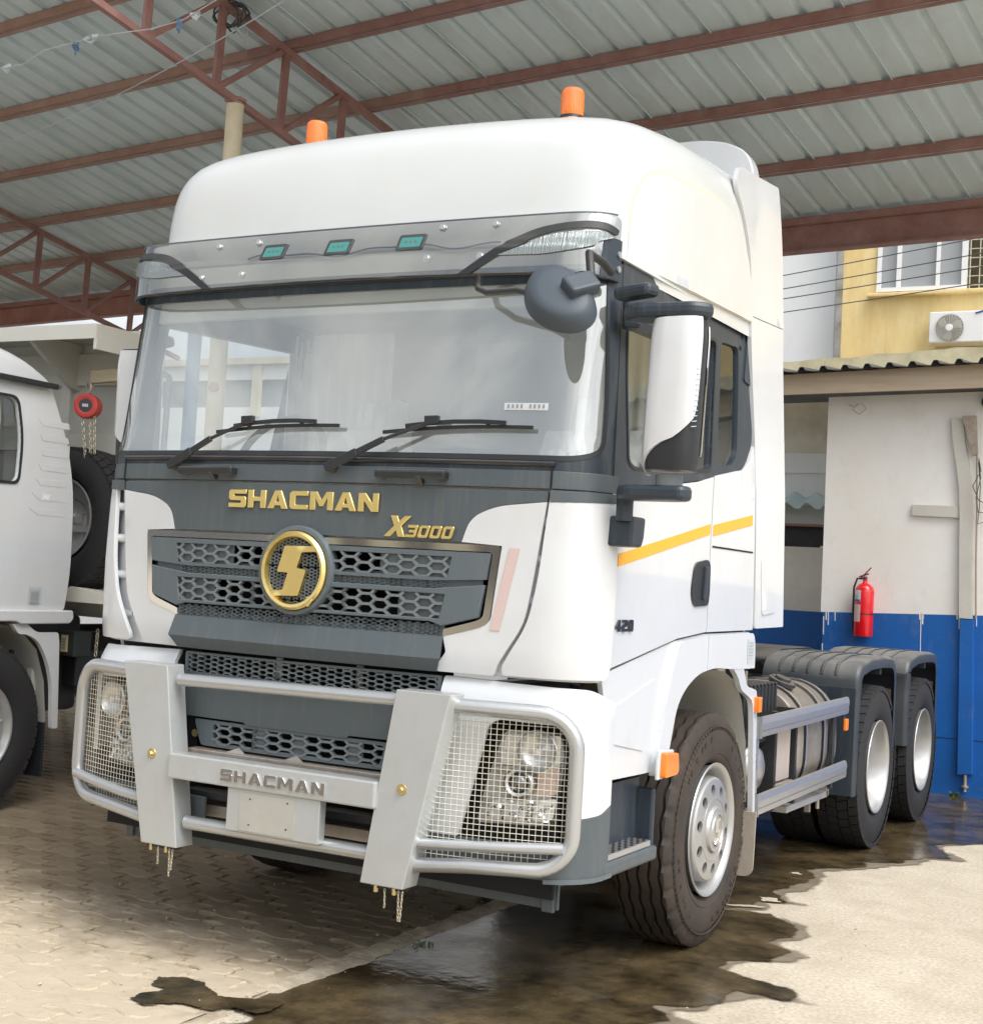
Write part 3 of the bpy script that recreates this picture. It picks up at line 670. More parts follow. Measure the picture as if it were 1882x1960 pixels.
# --- front flap: dark centre and white sides
darkF = rnd([(-1.04, 1.952), (-1.04, 1.915), (-.84, 1.893), (-.735, 1.845), (-.705, 1.75), (.705, 1.75), (.735, 1.845), (.84, 1.893), (1.04, 1.915), (1.04, 1.952)], [0, 0, .08, .08, 0, 0, .08, .08, 0, 0], 6)
panel('front_flap', darkF, S, DARK, T, off=0.008, th=0.02, step=0.05, bevel=0.002)
whiteF = rnd([(1.04, 1.913), (.84, 1.891), (.737, 1.843), (.707, 1.75), (.872, 1.742), (.842, 1.455), (.80, 1.435), (.650, 1.395), (.668, 1.33), (.632, 1.285), (.63, 1.257), (.865, 1.257), (.875, 1.292), (.975, 1.455), (1.0, 1.60)], [0, .08, .08, 0, 0, .02, .03, 0, .01, .01, .005, .01, .02, .05, .1], 5)
for sg in (1, -1):
    P = whiteF if sg > 0 else mirx(whiteF)
    fl = panel('flap_wing', P, S, WHITE, T, off=0.012, th=0.022, step=0.05, bevel=0.004)
# faint long reflector on the right wing
panel('reflector_strip', [(.905, 1.735), (.945, 1.735), (.882, 1.425), (.842, 1.425)], S, STICK_RED, T, off=0.0155, th=0.002)
# corner vanes with a curved front edge
vane = rnd([(1.052, 1.945), (1.335, 1.955), (1.335, 1.30), (1.31, 1.262), (.90, 1.262), (.895, 1.29), (.992, 1.455), (1.025, 1.62)], [.01, .02, .04, .04, .01, .02, .06, .1], 6)
vt = [(1.052, 1.952), (1.335, 1.962), (1.335, 1.955), (1.052, 1.945)]
def vfn(s, z, d):
    return S(s, z, d+0.012+0.012*max(0, 1-abs(z-1.6)/.36)**.5)
for sg in (1, -1):
    vl = [(x+(.045 if x < 1.06 else 0), z) for x, z in vane]
    v_ = panel('corner_vane', vane if sg > 0 else mirx(vl), vfn, WHITE, T, off=0.0, th=0.02, step=0.04, bevel=0.004)
    ridge = rnd([(1.10, 1.80), (1.28, 1.84), (1.30, 1.34), (1.05, 1.34)], [.05, .05, .08, .08], 5)
    for zz in (1.84, 1.70, 1.54, 1.37):
        MB().cyl(S(sg*.97, zz, -0.034), vfn(sg*(1.10), zz, -0.030), .020, .020, 12).build('vane_peg', WHITE, T, smooth=50)
    # cab corner seen in the gap behind the vane
back_front = [(-SC+.002, 1.25), (SC-.002, 1.25), (SC-.002, 2.02), (-SC+.002, 2.02)]
panel('cab_front_shell', back_front, S, WHITE_DULL, T, [[(-.86, 1.30), (.86, 1.30), (.86, 1.72), (-.86, 1.72)]], off=-0.022, th=0.01, step=0.08)
dk = [(1.042, 1.918), (1.335, 1.962), (1.335, 2.0), (1.042, 1.96)]
both('corner_cap', [(1.052, 1.912), (1.335, 1.925), (1.335, 1.96), (1.052, 1.957)], S, DARK, off=0.018, th=0.03, step=0.05)

# --- grille
cavity = MB().bb(-.85, .85, 0.02, 0.03, 1.25, 1.75).bb(-.62, .62, .05, .06, 1.05, 1.27).build('grille_backing', VOID, T)
frame_o = [(-.868, 1.742), (.868, 1.742), (.838, 1.452), (.80, 1.432), (.650, 1.390), (-.650, 1.390), (-.80, 1.432), (-.838, 1.452)]
frame_i = [(-.838, 1.716), (.838, 1.716), (.812, 1.470), (.785, 1.455), (.653, 1.418), (-.653, 1.418), (-.785, 1.455), (-.812, 1.470)]
panel('chrome_surround', rnd([(.650, 1.388), (.80, 1.430), (.838, 1.452), (.868, 1.742), (-.868, 1.742), (-.838, 1.452), (-.80, 1.430), (-.650, 1.388), (-.653, 1.416), (-.785, 1.455), (-.812, 1.470), (-.838, 1.716), (.838, 1.716), (.812, 1.470), (.785, 1.455), (.653, 1.416)], [0, .03, .02, .02, .02, .02, .03, 0, 0, .03, .02, .015, .015, .02, .03, 0], 4), S, CHROME, T, off=0.014, th=0.02, step=0.05, bevel=0.004)
def hexbars(x0, x1, z0, z1, pw, ph, bw, off, depth, fn=S, clip=None):
    """bars of a flattened hexagonal mesh filling a window (x0..x1, z0..z1)"""
    mb = MB(); seen = set()
    def seg(a, b):
        k = (round(a[0], 4), round(a[1], 4), round(b[0], 4), round(b[1], 4))
        if k in seen or (k[2], k[3], k[0], k[1]) in seen: return
        seen.add(k)
        (ax, az), (bx, bz) = a, b
        # clip to window
        t0, t1 = 0.0, 1.0
        for p, q in ((-(bx-ax), ax-x0), (bx-ax, x1-ax), (-(bz-az), az-z0), (bz-az, z1-az)):
            if abs(p) < 1e-9:
                if q < 0: return
            else:
                r = q/p
                if p < 0: t0 = max(t0, r)
                else: t1 = min(t1, r)
        if t1-t0 < 1e-3: return
        A = (ax+(bx-ax)*t0, az+(bz-az)*t0); B = (ax+(bx-ax)*t1, az+(bz-az)*t1)
        if clip and not clip((A[0]+B[0])/2, (A[1]+B[1])/2): return
        dx, dz = B[0]-A[0], B[1]-A[1]; l = math.hypot(dx, dz); nx, nz = -dz/l*bw/2, dx/l*bw/2
        vs = []
        for d in (off-depth, off):
            for (px, pz) in ((A[0]+nx, A[1]+nz), (A[0]-nx, A[1]-nz), (B[0]-nx, B[1]-nz), (B[0]+nx, B[1]+nz)): vs.append(fn(px, pz, d))
        mb.add(vs, [(4, 5, 6, 7), (0, 4, 7, 3), (1, 2, 6, 5), (0, 1, 5, 4), (2, 3, 7, 6)])
    w = pw; h = ph; fl = w*.42
    i0 = int(x0/w)-2
    row = 0; z = z0-h
    while z < z1+h:
        x = (i0*w)+(w/2 if row % 2 else 0)
        while x < x1+w:
            # elongated hexagon : centre x, z
            P = [(x-w/2*.64-0, z), (x-w*.14, z+h/2), (x+w*.14, z+h/2), (x+w/2*.64, z), (x+w*.14, z-h/2), (x-w*.14, z-h/2)]
            for k in range(6): seg(P[k], P[(k+1) % 6])
            x2 = x+w/2*.64; seg((x2, z), (x+w-w/2*.64, z))
            x += w
        z += h/2+0; row += 1
        # rows interleave by half a cell
    return mb
def honey(x0, x1, z0, z1, a, h, bw, off, depth, fn=S, clip=None):
    """true honeycomb: flat top hexagons of width a and height h"""
    mb = MB(); seen = set()
    st = a*.75; c = int((x1-x0)/st)+3
    for i in range(-1, c):
        for j in range(-1, int((z1-z0)/h)+3):
            x = x0+i*st; z = z0+j*h+(h/2 if i % 2 else 0)
            P = [(x-a/2, z), (x-a/4, z+h/2), (x+a/4, z+h/2), (x+a/2, z), (x+a/4, z-h/2), (x-a/4, z-h/2)]
            for k in range(6):
                A, B = P[k], P[(k+1) % 6]
                key = tuple(sorted(((round(A[0], 3), round(A[1], 3)), (round(B[0], 3), round(B[1], 3)))))
                if key in seen: continue
                seen.add(key)
                (ax, az), (bx, bz) = A, B; t0, t1 = 0.0, 1.0; bad = False
                for p, q in ((-(bx-ax), ax-x0), (bx-ax, x1-ax), (-(bz-az), az-z0), (bz-az, z1-az)):
                    if abs(p) < 1e-9:
                        if q < 0: bad = True
                    else:
                        r = q/p
                        if p < 0: t0 = max(t0, r)
                        else: t1 = min(t1, r)
                if bad or t1-t0 < 1e-3: continue
                A2 = (ax+(bx-ax)*t0, az+(bz-az)*t0); B2 = (ax+(bx-ax)*t1, az+(bz-az)*t1)
                if clip and not clip((A2[0]+B2[0])/2, (A2[1]+B2[1])/2): continue
                dx, dz = B2[0]-A2[0], B2[1]-A2[1]; l = math.hypot(dx, dz)
                if l < 1e-5: continue
                nx, nz = -dz/l*bw/2, dx/l*bw/2; vs = []
                for d in (off-depth, off):
                    for (px, pz) in ((A2[0]+nx, A2[1]+nz), (A2[0]-nx, A2[1]-nz), (B2[0]-nx, B2[1]-nz), (B2[0]+nx, B2[1]+nz)): vs.append(fn(px, pz, d))
                mb.add(vs, [(4, 5, 6, 7), (0, 4, 7, 3), (1, 2, 6, 5), (0, 1, 5, 4), (2, 3, 7, 6)])
    return mb
def zcurve(x): return 0
# two broad fins, each with a honeycomb window
fin1 = [(-.832, 1.712), (.832, 1.712), (.818, 1.612), (.60, 1.598), (-.60, 1.598), (-.818, 1.612)]
fin2 = [(-.815, 1.592), (-.60, 1.568), (.60, 1.568), (.815, 1.592), (.795, 1.468), (.650, 1.428), (.60, 1.442), (-.60, 1.442), (-.650, 1.428), (-.795, 1.468)]
w1 = [(-.675, 1.692), (.675, 1.692), (.66, 1.612), (-.66, 1.612)]
w2 = [(-.655, 1.548), (.655, 1.548), (.635, 1.455), (-.635, 1.455)]
panel('grille_fin', fin1, S, GRILLE, T, [w1], off=0.022, th=0.03, step=0.06, bevel=0.003)
panel('grille_fin', fin2, S, GRILLE, T, [w2], off=0.026, th=0.03, step=0.06, bevel=0.003)
honey(-.675, .675, 1.612, 1.692, .086, .040, .0105, .020, .018).build('grille_mesh', GRILLE_EDGE, T)
honey(-.655, .655, 1.452, 1.548, .086, .040, .0105, .024, .018).build('grille_mesh', GRILLE_EDGE, T)
for z0, z1, fr in ((1.61, 1.694, .36), (1.45, 1.55, .45)):
    for sg in (-1, 1):
        a, b_ = (fr, .68) if sg > 0 else (-.68, -fr)
        panel('mesh_blanking_plate', [(a, z0), (b_, z0), (b_, z1), (a, z1)], S, GRILLE, T, off=0.006, th=0.006, step=0.08)
# recess between fins and lower fine mesh
panel('grille_recess', [(-.80, 1.62), (.80, 1.62), (.80, 1.56), (-.80, 1.56)], S, GRILLE, T, off=0.004, th=0.006, step=0.08)
honey(-.655, .655, 1.568, 1.598, .03, .014, .004, .010, .006).build('grille_mesh', GRILLE, T)
panel('fine_mesh_strip', [(-.655, 1.432), (.655, 1.432), (.65, 1.385), (-.65, 1.385)], S, GRILLE, T, [[(-.44, 1.428), (-.08, 1.428), (-.08, 1.412), (-.44, 1.412)], [(.08, 1.428), (.45, 1.428), (.45, 1.412), (.08, 1.412)]], off=0.006, th=0.006, step=0.05)
honey(-.645, .645, 1.388, 1.436, .026, .0155, .0042, .012, .008).build('grille_mesh', GRILLE, T)
# faceted chin
chin = MB(); rows = [(1.392, .008), (1.388, .020), (1.312, .050), (1.258, .026), (1.254, .0)]
nx_ = 24
for k, (z, d) in enumerate(rows):
    for i in range(nx_+1):
        x = (-.655+1.31*i/nx_)*(1.0 if k < 2 else (1.01 if k == 2 else .965)); chin.v.append(tuple(S(x, z, d)))
for k in range(len(rows)-1):
    for i in range(nx_): a = k*(nx_+1)+i; chin.f.append((a, a+1, a+nx_+2, a+nx_+1))
for i0 in (0, nx_): chin.f.append(tuple(k*(nx_+1)+i0 for k in range(len(rows))))
chin.build('chin_panel', DARK, T, smooth=12)

# emblem
EC = Vector((-.02, 0, 1.604))
def em(u, v, d): p = S(-.02+u, 1.604+v, 0); return Vector((p.x, Y0-0.0+0.004*0-d, p.z))
circ = lambda r, n=48: [(r*cos(2*pi*i/n), r*sin(2*pi*i/n)) for i in range(n)]
e0 = Vector((-.02, Y0, 1.604))
MB().lathe([(.178, -.02), (.182, .024), (.176, .036), (.162, .038), (.158, .018), (0, .018)], e0, (0, -1, 0), 64).build('emblem_base', GRILLE, T, smooth=35)
MB().lathe([(.160, .030), (.158, .046), (.148, .056), (.136, .052), (.129, .030)], e0, (0, -1, 0), 64).build('emblem_ring', GOLD, T, smooth=35)
honey(-.13, .13, -.13, .13, .0235, .0135, .004, .032, .010, fn=em, clip=lambda x, y: x*x+y*y < .132**2).build('emblem_mesh', GRILLE_EDGE, T)
MB().lathe([(.137, .0215), (0, .0215)], e0, (0, -1, 0), 40).build('emblem_back', VOID, T)
bolt = [(-.052, .098), (.118, .098), (.128, .076), (.026, .072), (.020, .008), (.062, .006), (.040, -.102), (-.118, -.104), (-.128, -.080), (-.044, -.078), (-.030, -.004), (-.072, -.008)]
bolt = [(-.042, .097), (.120, .100), (.119, .079), (.042, .074), (.022, .010), (.068, .004), (.036, -.100), (-.110, -.106), (-.119, -.085), (-.042, -.080), (-.020, -.010), (-.073, -.008)]
panel('emblem_bolt', rnd(bolt, .006, 3), em, GOLD, T, off=0.052, th=0.018, step=0.04, bevel=0.004)
panel('emblem_notch', [(.062, -.128), (.082, -.098), (.108, -.112), (.088, -.142)], em, GOLD, T, off=0.053, th=0.012, bevel=.003)

# lettering
block_text('SHACMAN', .074, Vector((-.393, Y0-.004, 1.850)), T, GOLD, width=.738, name='gold_letter')
block_text('X', .082, Vector((.370, Y0+.006, 1.758)), T, GOLD, width=.098, shear=.30, name='gold_letter')
block_text('3000', .048, Vector((.466, Y0+.010, 1.758)), T, GOLD, width=.205, shear=.30, gap=.16, name='gold_letter', bevel=.0015)

# upper bumper mesh intake, centre panel
fb = lambda s, z, d: S(s, 1.5, d+0.0) + Vector((0, 0, z-1.5))      # bumper surface: same plan, upright
panel('intake_frame', rnd([(-.61, 1.238), (.645, 1.238), (.645, 1.145), (-.61, 1.145)], .01), fb, GRILLE, T, [[(-.595, 1.228), (.63, 1.228), (.63, 1.155), (-.595, 1.155)]], off=-.012, th=.02, step=.06)
honey(-.597, .632, 1.153, 1.230, .050, .0195, .0058, -.014, .012, fn=fb).build('intake_mesh', GRILLE_EDGE, T)
MB().bb(-.20, -.17, .01, .02, 1.15, 1.24).bb(.2, .23, .01, .02, 1.15, 1.24).build('intake_bracket', LAMPBODY, T)
cp = [(-.64, 1.148), (.64, 1.148), (.62, .975), (.26, .972), (.245, .962), (-.245, .962), (-.26, .972), (-.62, .972)]
panel('bumper_centre_panel', cp, fb, DARK, T, off=-.004, th=.02, step=.06, bevel=.002)
panel('bumper_grille_frame', rnd([(-.535, .962), (.40, .962), (.52, .955), (.50, .855), (-.49, .855)], .02), fb, GRILLE, T, [rnd([(-.43, .948), (.42, .948), (.40, .872), (-.42, .872)], .02)], off=-.012, th=.02, step=.06)
honey(-.43, .42, .868, .950, .086, .034, .0095, -.010, .018, fn=fb).build('bumper_mesh', GRILLE_EDGE, T)
for sx in (-.22, -.02, .25):
    panel('mesh_blanking_plate', [(sx, .95), (sx+.07, .95), (sx+.07, .868), (sx, .868)], fb, GRILLE, T, off=-.02, th=.004)
MB().bb(-.52, .52, -.135, -.06, .825, .845).build('bumper_lip', ALU_DIRTY, T, bevel=.004)
for sx in (-.27, .02): MB().add([(sx-.05, -.13, .846), (sx+.05, -.13, .846), (sx, -.07, .846), (sx, -.11, .868)], [(0, 1, 3), (1, 2, 3), (2, 0, 3)]).build('lip_gusset', ALU_DIRTY, T)
MB().bb(-1.10, 1.10, .05, .07, .44, 1.15).build('bumper_backing', VOID, T)
MB().bb(-.60, .60, -.03, .03, .70, .83).build('front_crossmember', BLACKM, T)
MB().bb(-.60, .60, -.06, -.02, .563, .610).build('crossmember_strip', ALU_DIRTY, T, bevel=.003)
MB().bb(-.56, .56, -.09, -.01, .64, .67).build('crossmember_shelf', BLACK, T)
MB().cyl((-.53, -.02, .90), (-.53, -.08, .90), .016).build('tow_bolt', BRASS, T)
# lower valance
MB().bb(-1.02, 1.10, .10, .115, .395, .50).build('lower_valance', DARK, T)
for sg in (1, -1): MB().bb(min(sg*1.04, sg*1.09) if sg > 0 else -1.02, max(sg*1.04, sg*1.09) if sg > 0 else -.98, .085, .105, .385, .505).build('valance_bracket', DARK, T, bevel=.004)

# bumper corners (white) with the lamp opening and the fog slot
WB = [(.655, 1.240), (1.26, 1.225), (1.33, 1.20), (1.40, 1.175), (1.40, .79), (1.31, .762), (1.205, .752), (1.197, 1.06), (1.17, 1.092), (.90, 1.098), (.862, 1.075), (.765, .652), (.575, .652), (.655, 1.14)]
WB = rnd(WB, [.01, .1, .05, .02, .005, .02, 0, .03, .04, .04, .03, .01, .01, .02], 5)
fog = rnd([(.640, .968), (.695, .965), (.66, .80), (.615, .672), (.580, .672), (.61, .82)], .02, 4)
def fbw(s, z, d):
    k = max(0, (z-1.12)/.12); return S(s, 1.5, d+0.02-.045*k*k)+Vector((0, 0, z-1.5))
both('bumper_corner', WB, fbw, WHITE, [fog], off=0, th=.02, step=.045, bevel=.004)
DB = [(.42, .650), (.765, .650), (1.197, .650), (1.205, .750), (1.31, .760), (1.40, .786), (1.40, .54), (1.33, .53), (.42, .53)]
both('bumper_lower_corner', rnd(DB, [.0, 0, .02, 0, .02, 0, .04, .04, 0], 5), lambda s, z, d: S(s, 1.5, d+.022)+Vector((0, 0, z-1.5)), DARK, off=0, th=.02, step=.045, bevel=.003)
both('bumper_foot', rnd([(1.10, .535), (1.42, .535), (1.42, .518), (1.10, .518)], .004), lambda s, z, d: S(s, 1.5, d+.03)+Vector((0, 0, z-1.5)), GRILLE, off=0, th=.05, step=.045, bevel=.003)
# lamp pockets and headlights
for sg in (1, -1):
    Pm = (lambda P: P) if sg > 0 else mirx
    lf = lambda s, z, d: S(s, 1.5, d-.02)+Vector((0, 0, z-1.5))
    panel('lamp_pocket', Pm([(.55, 1.12), (1.23, 1.12), (1.23, .62), (.55, .62)]), lf, VOID, T, off=-.09, th=.01, step=.08)
    hl = rnd([(.895, 1.052), (1.165, 1.06), (1.185, .95), (1.15, .715), (.80, .695), (.83, .85)], [.03, .03, .05, .03, .02, .05], 5)
    H = panel('headlight', Pm(hl), lf, LAMPBODY, T, off=-.055, th=.03, step=.035, bevel=.004)
    def at(s, z, d, lf=lf, sg=sg): return lf(sg*s, z, d)
    up = rnd([(.905, 1.04), (1.155, 1.048), (1.17, .955), (1.13, .93), (.89, .925)], .025, 4)
    panel('upper_reflector', Pm(up), lambda s, z, d, lf=lf, sg=sg: lf(s, z, d-.02+.16*((abs(s)-1.03)**2+((z-.99)*1.5)**2)), REFLECTOR, H, off=-.02, th=.0, step=.015)
    c = at(.975, .865, -.02); nrm = (at(.975, .865, 0)-at(.975, .865, -.03)).normalized()
    MB().lathe([(.030, -.02), (.040, .010), (.050, .016), (.060, .008), (.062, -.03)], c, nrm, 32).build('projector_ring', CHROME2, H, smooth=40)
    MB().lathe([(.034, .0), (.028, .010), (.018, .016), (.0, .019)], c, nrm, 24).build('projector_lens', glass_mat('projector_glass', (.15, .17, .16), .25), H, smooth=60)
    MB().lathe([(.040, -.02), (.0, -.024)], c, nrm, 24).build('projector_back', VOID, H)
    panel('lower_reflector', Pm(rnd([(.865, .79), (1.02, .80), (1.015, .722), (.835, .715)], .015)), lf, REFLECTOR, H, off=-.038, th=.012, step=.012, bevel=.003)
    panel('turn_reflector', Pm(rnd([(1.035, .805), (1.145, .815), (1.13, .735), (1.03, .725)], .015)), lf, REFLECTOR, H, off=-.036, th=.012, step=.012, bevel=.003)
    panel('mid_reflector', Pm(rnd([(1.045, .92), (1.16, .93), (1.15, .83), (1.04, .82)], .02)), lf, M('rosy_reflector', (.68, .55, .53), .2, .7, bump=.4, bscale=20), H, off=-.038, th=.01, step=.02, bevel=.003)
    dc = at(1.05, .99, .008)
    MB().lathe([(.080, .002), (.074, .006), (.070, -.004), (.054, -.018), (.03, -.026), (0, -.028)], dc, nrm, 32).build('upper_bowl', CHROME2, H, smooth=50)
    MB().lathe([(0, .012), (.012, .010), (.016, -.01), (.014, -.03)], dc, nrm, 14).build('bulb_shield', REFLECTOR, H, smooth=50)
    rgl = random.Random(8); cr = MB()
    for q in range(46):
        ss, zz_ = rgl.uniform(.85, 1.13), rgl.uniform(.725, .80); p_ = at(ss, zz_, -.030); e_ = rgl.uniform(.008, .016)
        cr.box(p_, (e_, .008, e_*1.2), Matrix.Rotation(rgl.uniform(-1, 1), 3, 'Z') @ Matrix.Rotation(rgl.uniform(-1, 1), 3, 'X'))
    cr.build('crystal_facets', CHROME, H, kind='stuff')
    panel('lamp_trim', Pm(rnd([(.865, .90), (1.05, .925), (1.17, .935), (1.17, .945), (1.04, .937), (.86, .912)], .004)), lf, CHROME2, H, off=-.03, th=.012, step=.02)
    panel('lamp_cover', Pm(hl), lf, CLEAR, H, off=-.018, th=0, step=.05)
    panel('fog_slot_back', Pm([(.55, 1.0), (.72, 1.0), (.72, .66), (.55, .66)]), lf, VOID, T, off=-.03, th=.005)

# --- roof
prof = [(.065, 2.965), (.078, 3.03), (.102, 3.17), (.132, 3.30), (.175, 3.41), (.245, 3.485), (.355, 3.54), (.50, 3.578), (.67, 3.606), (.90, 3.635), (1.2, 3.660), (1.6, 3.680), (1.9, 3.685)]
wid = [1.105, 1.11, 1.12, 1.13, 1.14, 1.15, 1.16, 1.168, 1.174, 1.18, 1.184, 1.187, 1.187]
def roofpt(v, a):
    i = min(int(v), len(prof)-2); t = v-i
    def cr(A):
        p0 = A[max(i-1, 0)]; p1 = A[i]; p2 = A[i+1]; p3 = A[min(i+2, len(A)-1)]
        return .5*((2*p1)+(-p0+p2)*t+(2*p0-5*p1+4*p2-p3)*t*t+(-p0+3*p1-3*p2+p3)*t**3)
    y = cr([p[0] for p in prof]); z = cr([p[1] for p in prof]); W = cr(wid)
    n = 10.0; ca, sa = cos(a), sin(a); rq = 1/(abs(ca)**n+abs(sa)**n)**(1/n)
    x = W*rq*ca; zz = 2.84+(z-2.84)*abs(rq*sa)*(1-.055*(x/W)**2)
    fade = max(0, 1-v/9)
    yy = y+CV*x*x*fade + (max(0, abs(x)-.95)**2)*1.6*fade
    return Vector((x, yy, zz))
def roofsec(v, zz):
    i = min(int(v), len(prof)-2); t = v-i; n = 6.0
    y = prof[i][0]+(prof[i+1][0]-prof[i][0])*t; z = prof[i][1]+(prof[i+1][1]-prof[i][1])*t; W = wid[i]+(wid[i+1]-wid[i])*t; n = 10.0
    q = min(max((zz-2.84)/(z-2.84)/.95, 0), .995); x = W*(1-q**n)**(1/n); fade = max(0, 1-v/9)
    return (x, y+CV*x*x*fade+(max(0, x-.95)**2)*1.6*fade), W
rb = MB(); NV, NA = 60, 72
for i in range(NV+1):
    for k in range(NA+1): rb.v.append(tuple(roofpt((len(prof)-1)*i/NV, pi*k/NA)))
for i in range(NV):
    for k in range(NA): a = i*(NA+1)+k; rb.f.append((a, a+1, a+NA+2, a+NA+1))
rb.f.append(tuple(NV*(NA+1)+k for k in range(NA+1)))
roof = rb.build('high_roof', WHITE_ROOF, T, smooth=60)
# recessed-looking side skin panels proud of the roof shell
for sg in (1, -1):
    sk = rnd([(.26, 2.885), (.27, 3.06), (.33, 3.22), (.46, 3.30), (1.20, 3.36), (1.42, 3.33), (1.58, 3.20), (1.68, 2.97), (1.685, 2.91)], [.03, .08, .10, .08, .05, .1, .15, .05, .02], 6)
    def skf(u, v, d, sg=sg):
        lo, hi = 0.0, len(prof)-1.001
        for _ in range(22):
            mvv = (lo+hi)/2; pt_, W_c = roofsec(mvv, v)
            if pt_[1] < u: lo = mvv
            else: hi = mvv
        return Vector((sg*(pt_[0]+d+.004), pt_[1]+.04, v))
    panel('roof_side_skin', sk, skf, WHITE, T, off=.010, th=.012, step=.045, bevel=.004)
    skc = [(1.0+(x-1.0)*1.012-.004, 3.0+(z-3.0)*1.045) for x, z in sk]
    panel('skin_seal', [(x, max(z, 2.875)) for x, z in skc], skf, M('yellowed_sealant', (.62, .58, .48), .6), T, off=.004, th=.008, step=.06)
# dark band over the doors and lower roof flange
# beacons
for sg in (1, -1):
    bx = .655 if sg > 0 else -.715; bz = 3.60 if sg > 0 else 3.595
    B = MB().lathe([(.0, .125), (.040, .125), (.047, .118), (.050, .01), (.046, .0), (0, 0)], (bx, .75, bz+.055), (0, 0, 1), 32).build('beacon', BEACON, T, smooth=40)
    rb_ = MB()
    for k in range(28):
        a = 2*pi*k/28; rb_.bar((bx+.0495*cos(a), .75+.0495*sin(a), bz+.07), (bx+.0475*cos(a), .75+.0475*sin(a), bz+.165), .004, .004)
    rb_.build('beacon_rib', BEACON, B)
    MB().lathe([(0, .06), (.052, .058), (.056, .03), (.070, .012), (.075, -.02), (0, -.02)], (bx, .75, bz), (0, 0, 1), 28).build('beacon_base', BLACK, B, smooth=40)
    MB().lathe([(.058, .034), (.066, .016)], (bx, .75, bz+.008), (0, 0, 1), 14).build('beacon_collar', ALU_DIRTY, B)

# --- rear roof deflector and side fairings
arch = [(-1.13, 3.45), (-1.13, 3.64), (-1.11, 3.74), (-1.07, 3.80), (-.97, 3.85), (-.84, 3.87), (.84, 3.87), (.97, 3.85), (1.07, 3.80), (1.11, 3.74), (1.13, 3.64), (1.13, 3.45)]
MB().prism(rnd(arch, .05, 5), lambda u, v, d: Vector((u, d, v)), 1.85, 1.95).build('roof_deflector', WHITE, T, smooth=40, bevel=.008)
for sg in (1, -1):
    up_ = rnd([(1.68, 2.94), (1.66, 3.2), (1.54, 3.38), (1.40, 3.50), (1.46, 3.60), (2.03, 3.645), (2.155, 2.955)], [0, .1, .1, .05, .04, .02, 0], 5)
    dn = rnd([(1.70, 2.935), (2.155, 2.95), (2.30, 1.455), (1.90, 1.447), (1.86, 1.83), (1.80, 2.32)], [0, .01, .01, .02, .03, .05], 5)
    sf = Side(sg)
    def sff(u, v, d, sg=sg): return Vector((sg*(1.222-.022*min(max((v-2.1)/.7, 0), 1)+d+.045*max(0, (u-1.75))-(.012*max(0, (v-3.25)/.35)**2)), u, v))
    panel('side_fairing_upper', up_, sff, WHITE, T, off=0, th=.02, step=.06, bevel=.004)
    panel('side_fairing', dn, sff, WHITE, T, off=0, th=.02, step=.06, bevel=.004)
    panel('fairing_pad', rnd([(1.93, 1.80), (2.14, 1.83), (2.17, 1.53), (1.97, 1.51)], [.04, .04, .04, .04], 5), sff, WHITE, T, off=.006, th=.008, step=.06, bevel=.004)

# --- cab sides
doorlow = [(.135, 1.29), (.49, 1.345), (.89, 1.408), (1.245, 1.434), (1.222, 1.815), (1.226, 2.125), (1.03, 2.085), (.60, 2.03), (.135, 1.966)]
rearlow = [(1.253, 1.434), (1.895, 1.44), (1.85, 1.82), (1.79, 2.32), (1.745, 2.32), (1.70, 2.24), (1.60, 2.19), (1.50, 2.175), (1.234, 2.13), (1.23, 1.815)]
frame = rnd([(.115, 2.868), (.125, 2.36), (.135, 1.97), (.60, 2.034), (1.03, 2.09), (1.50, 2.165), (1.64, 2.205), (1.735, 2.33), (1.70, 2.60), (1.655, 2.80), (1.655, 2.915)], [0, 0, 0, .2, .1, .05, .06, .05, .05, .03, 0], 5)
gl1 = rnd([(.185, 2.70), (.20, 2.45), (.262, 2.10), (.32, 2.082), (1.175, 2.155), (1.165, 2.74)], [.02, .1, .04, .04, .03, .03], 5)
gl2 = rnd([(1.255, 2.175), (1.46, 2.20), (1.525, 2.26), (1.50, 2.60), (1.475, 2.77), (1.245, 2.755)], [.02, .04, .05, .05, .04, .02], 5)
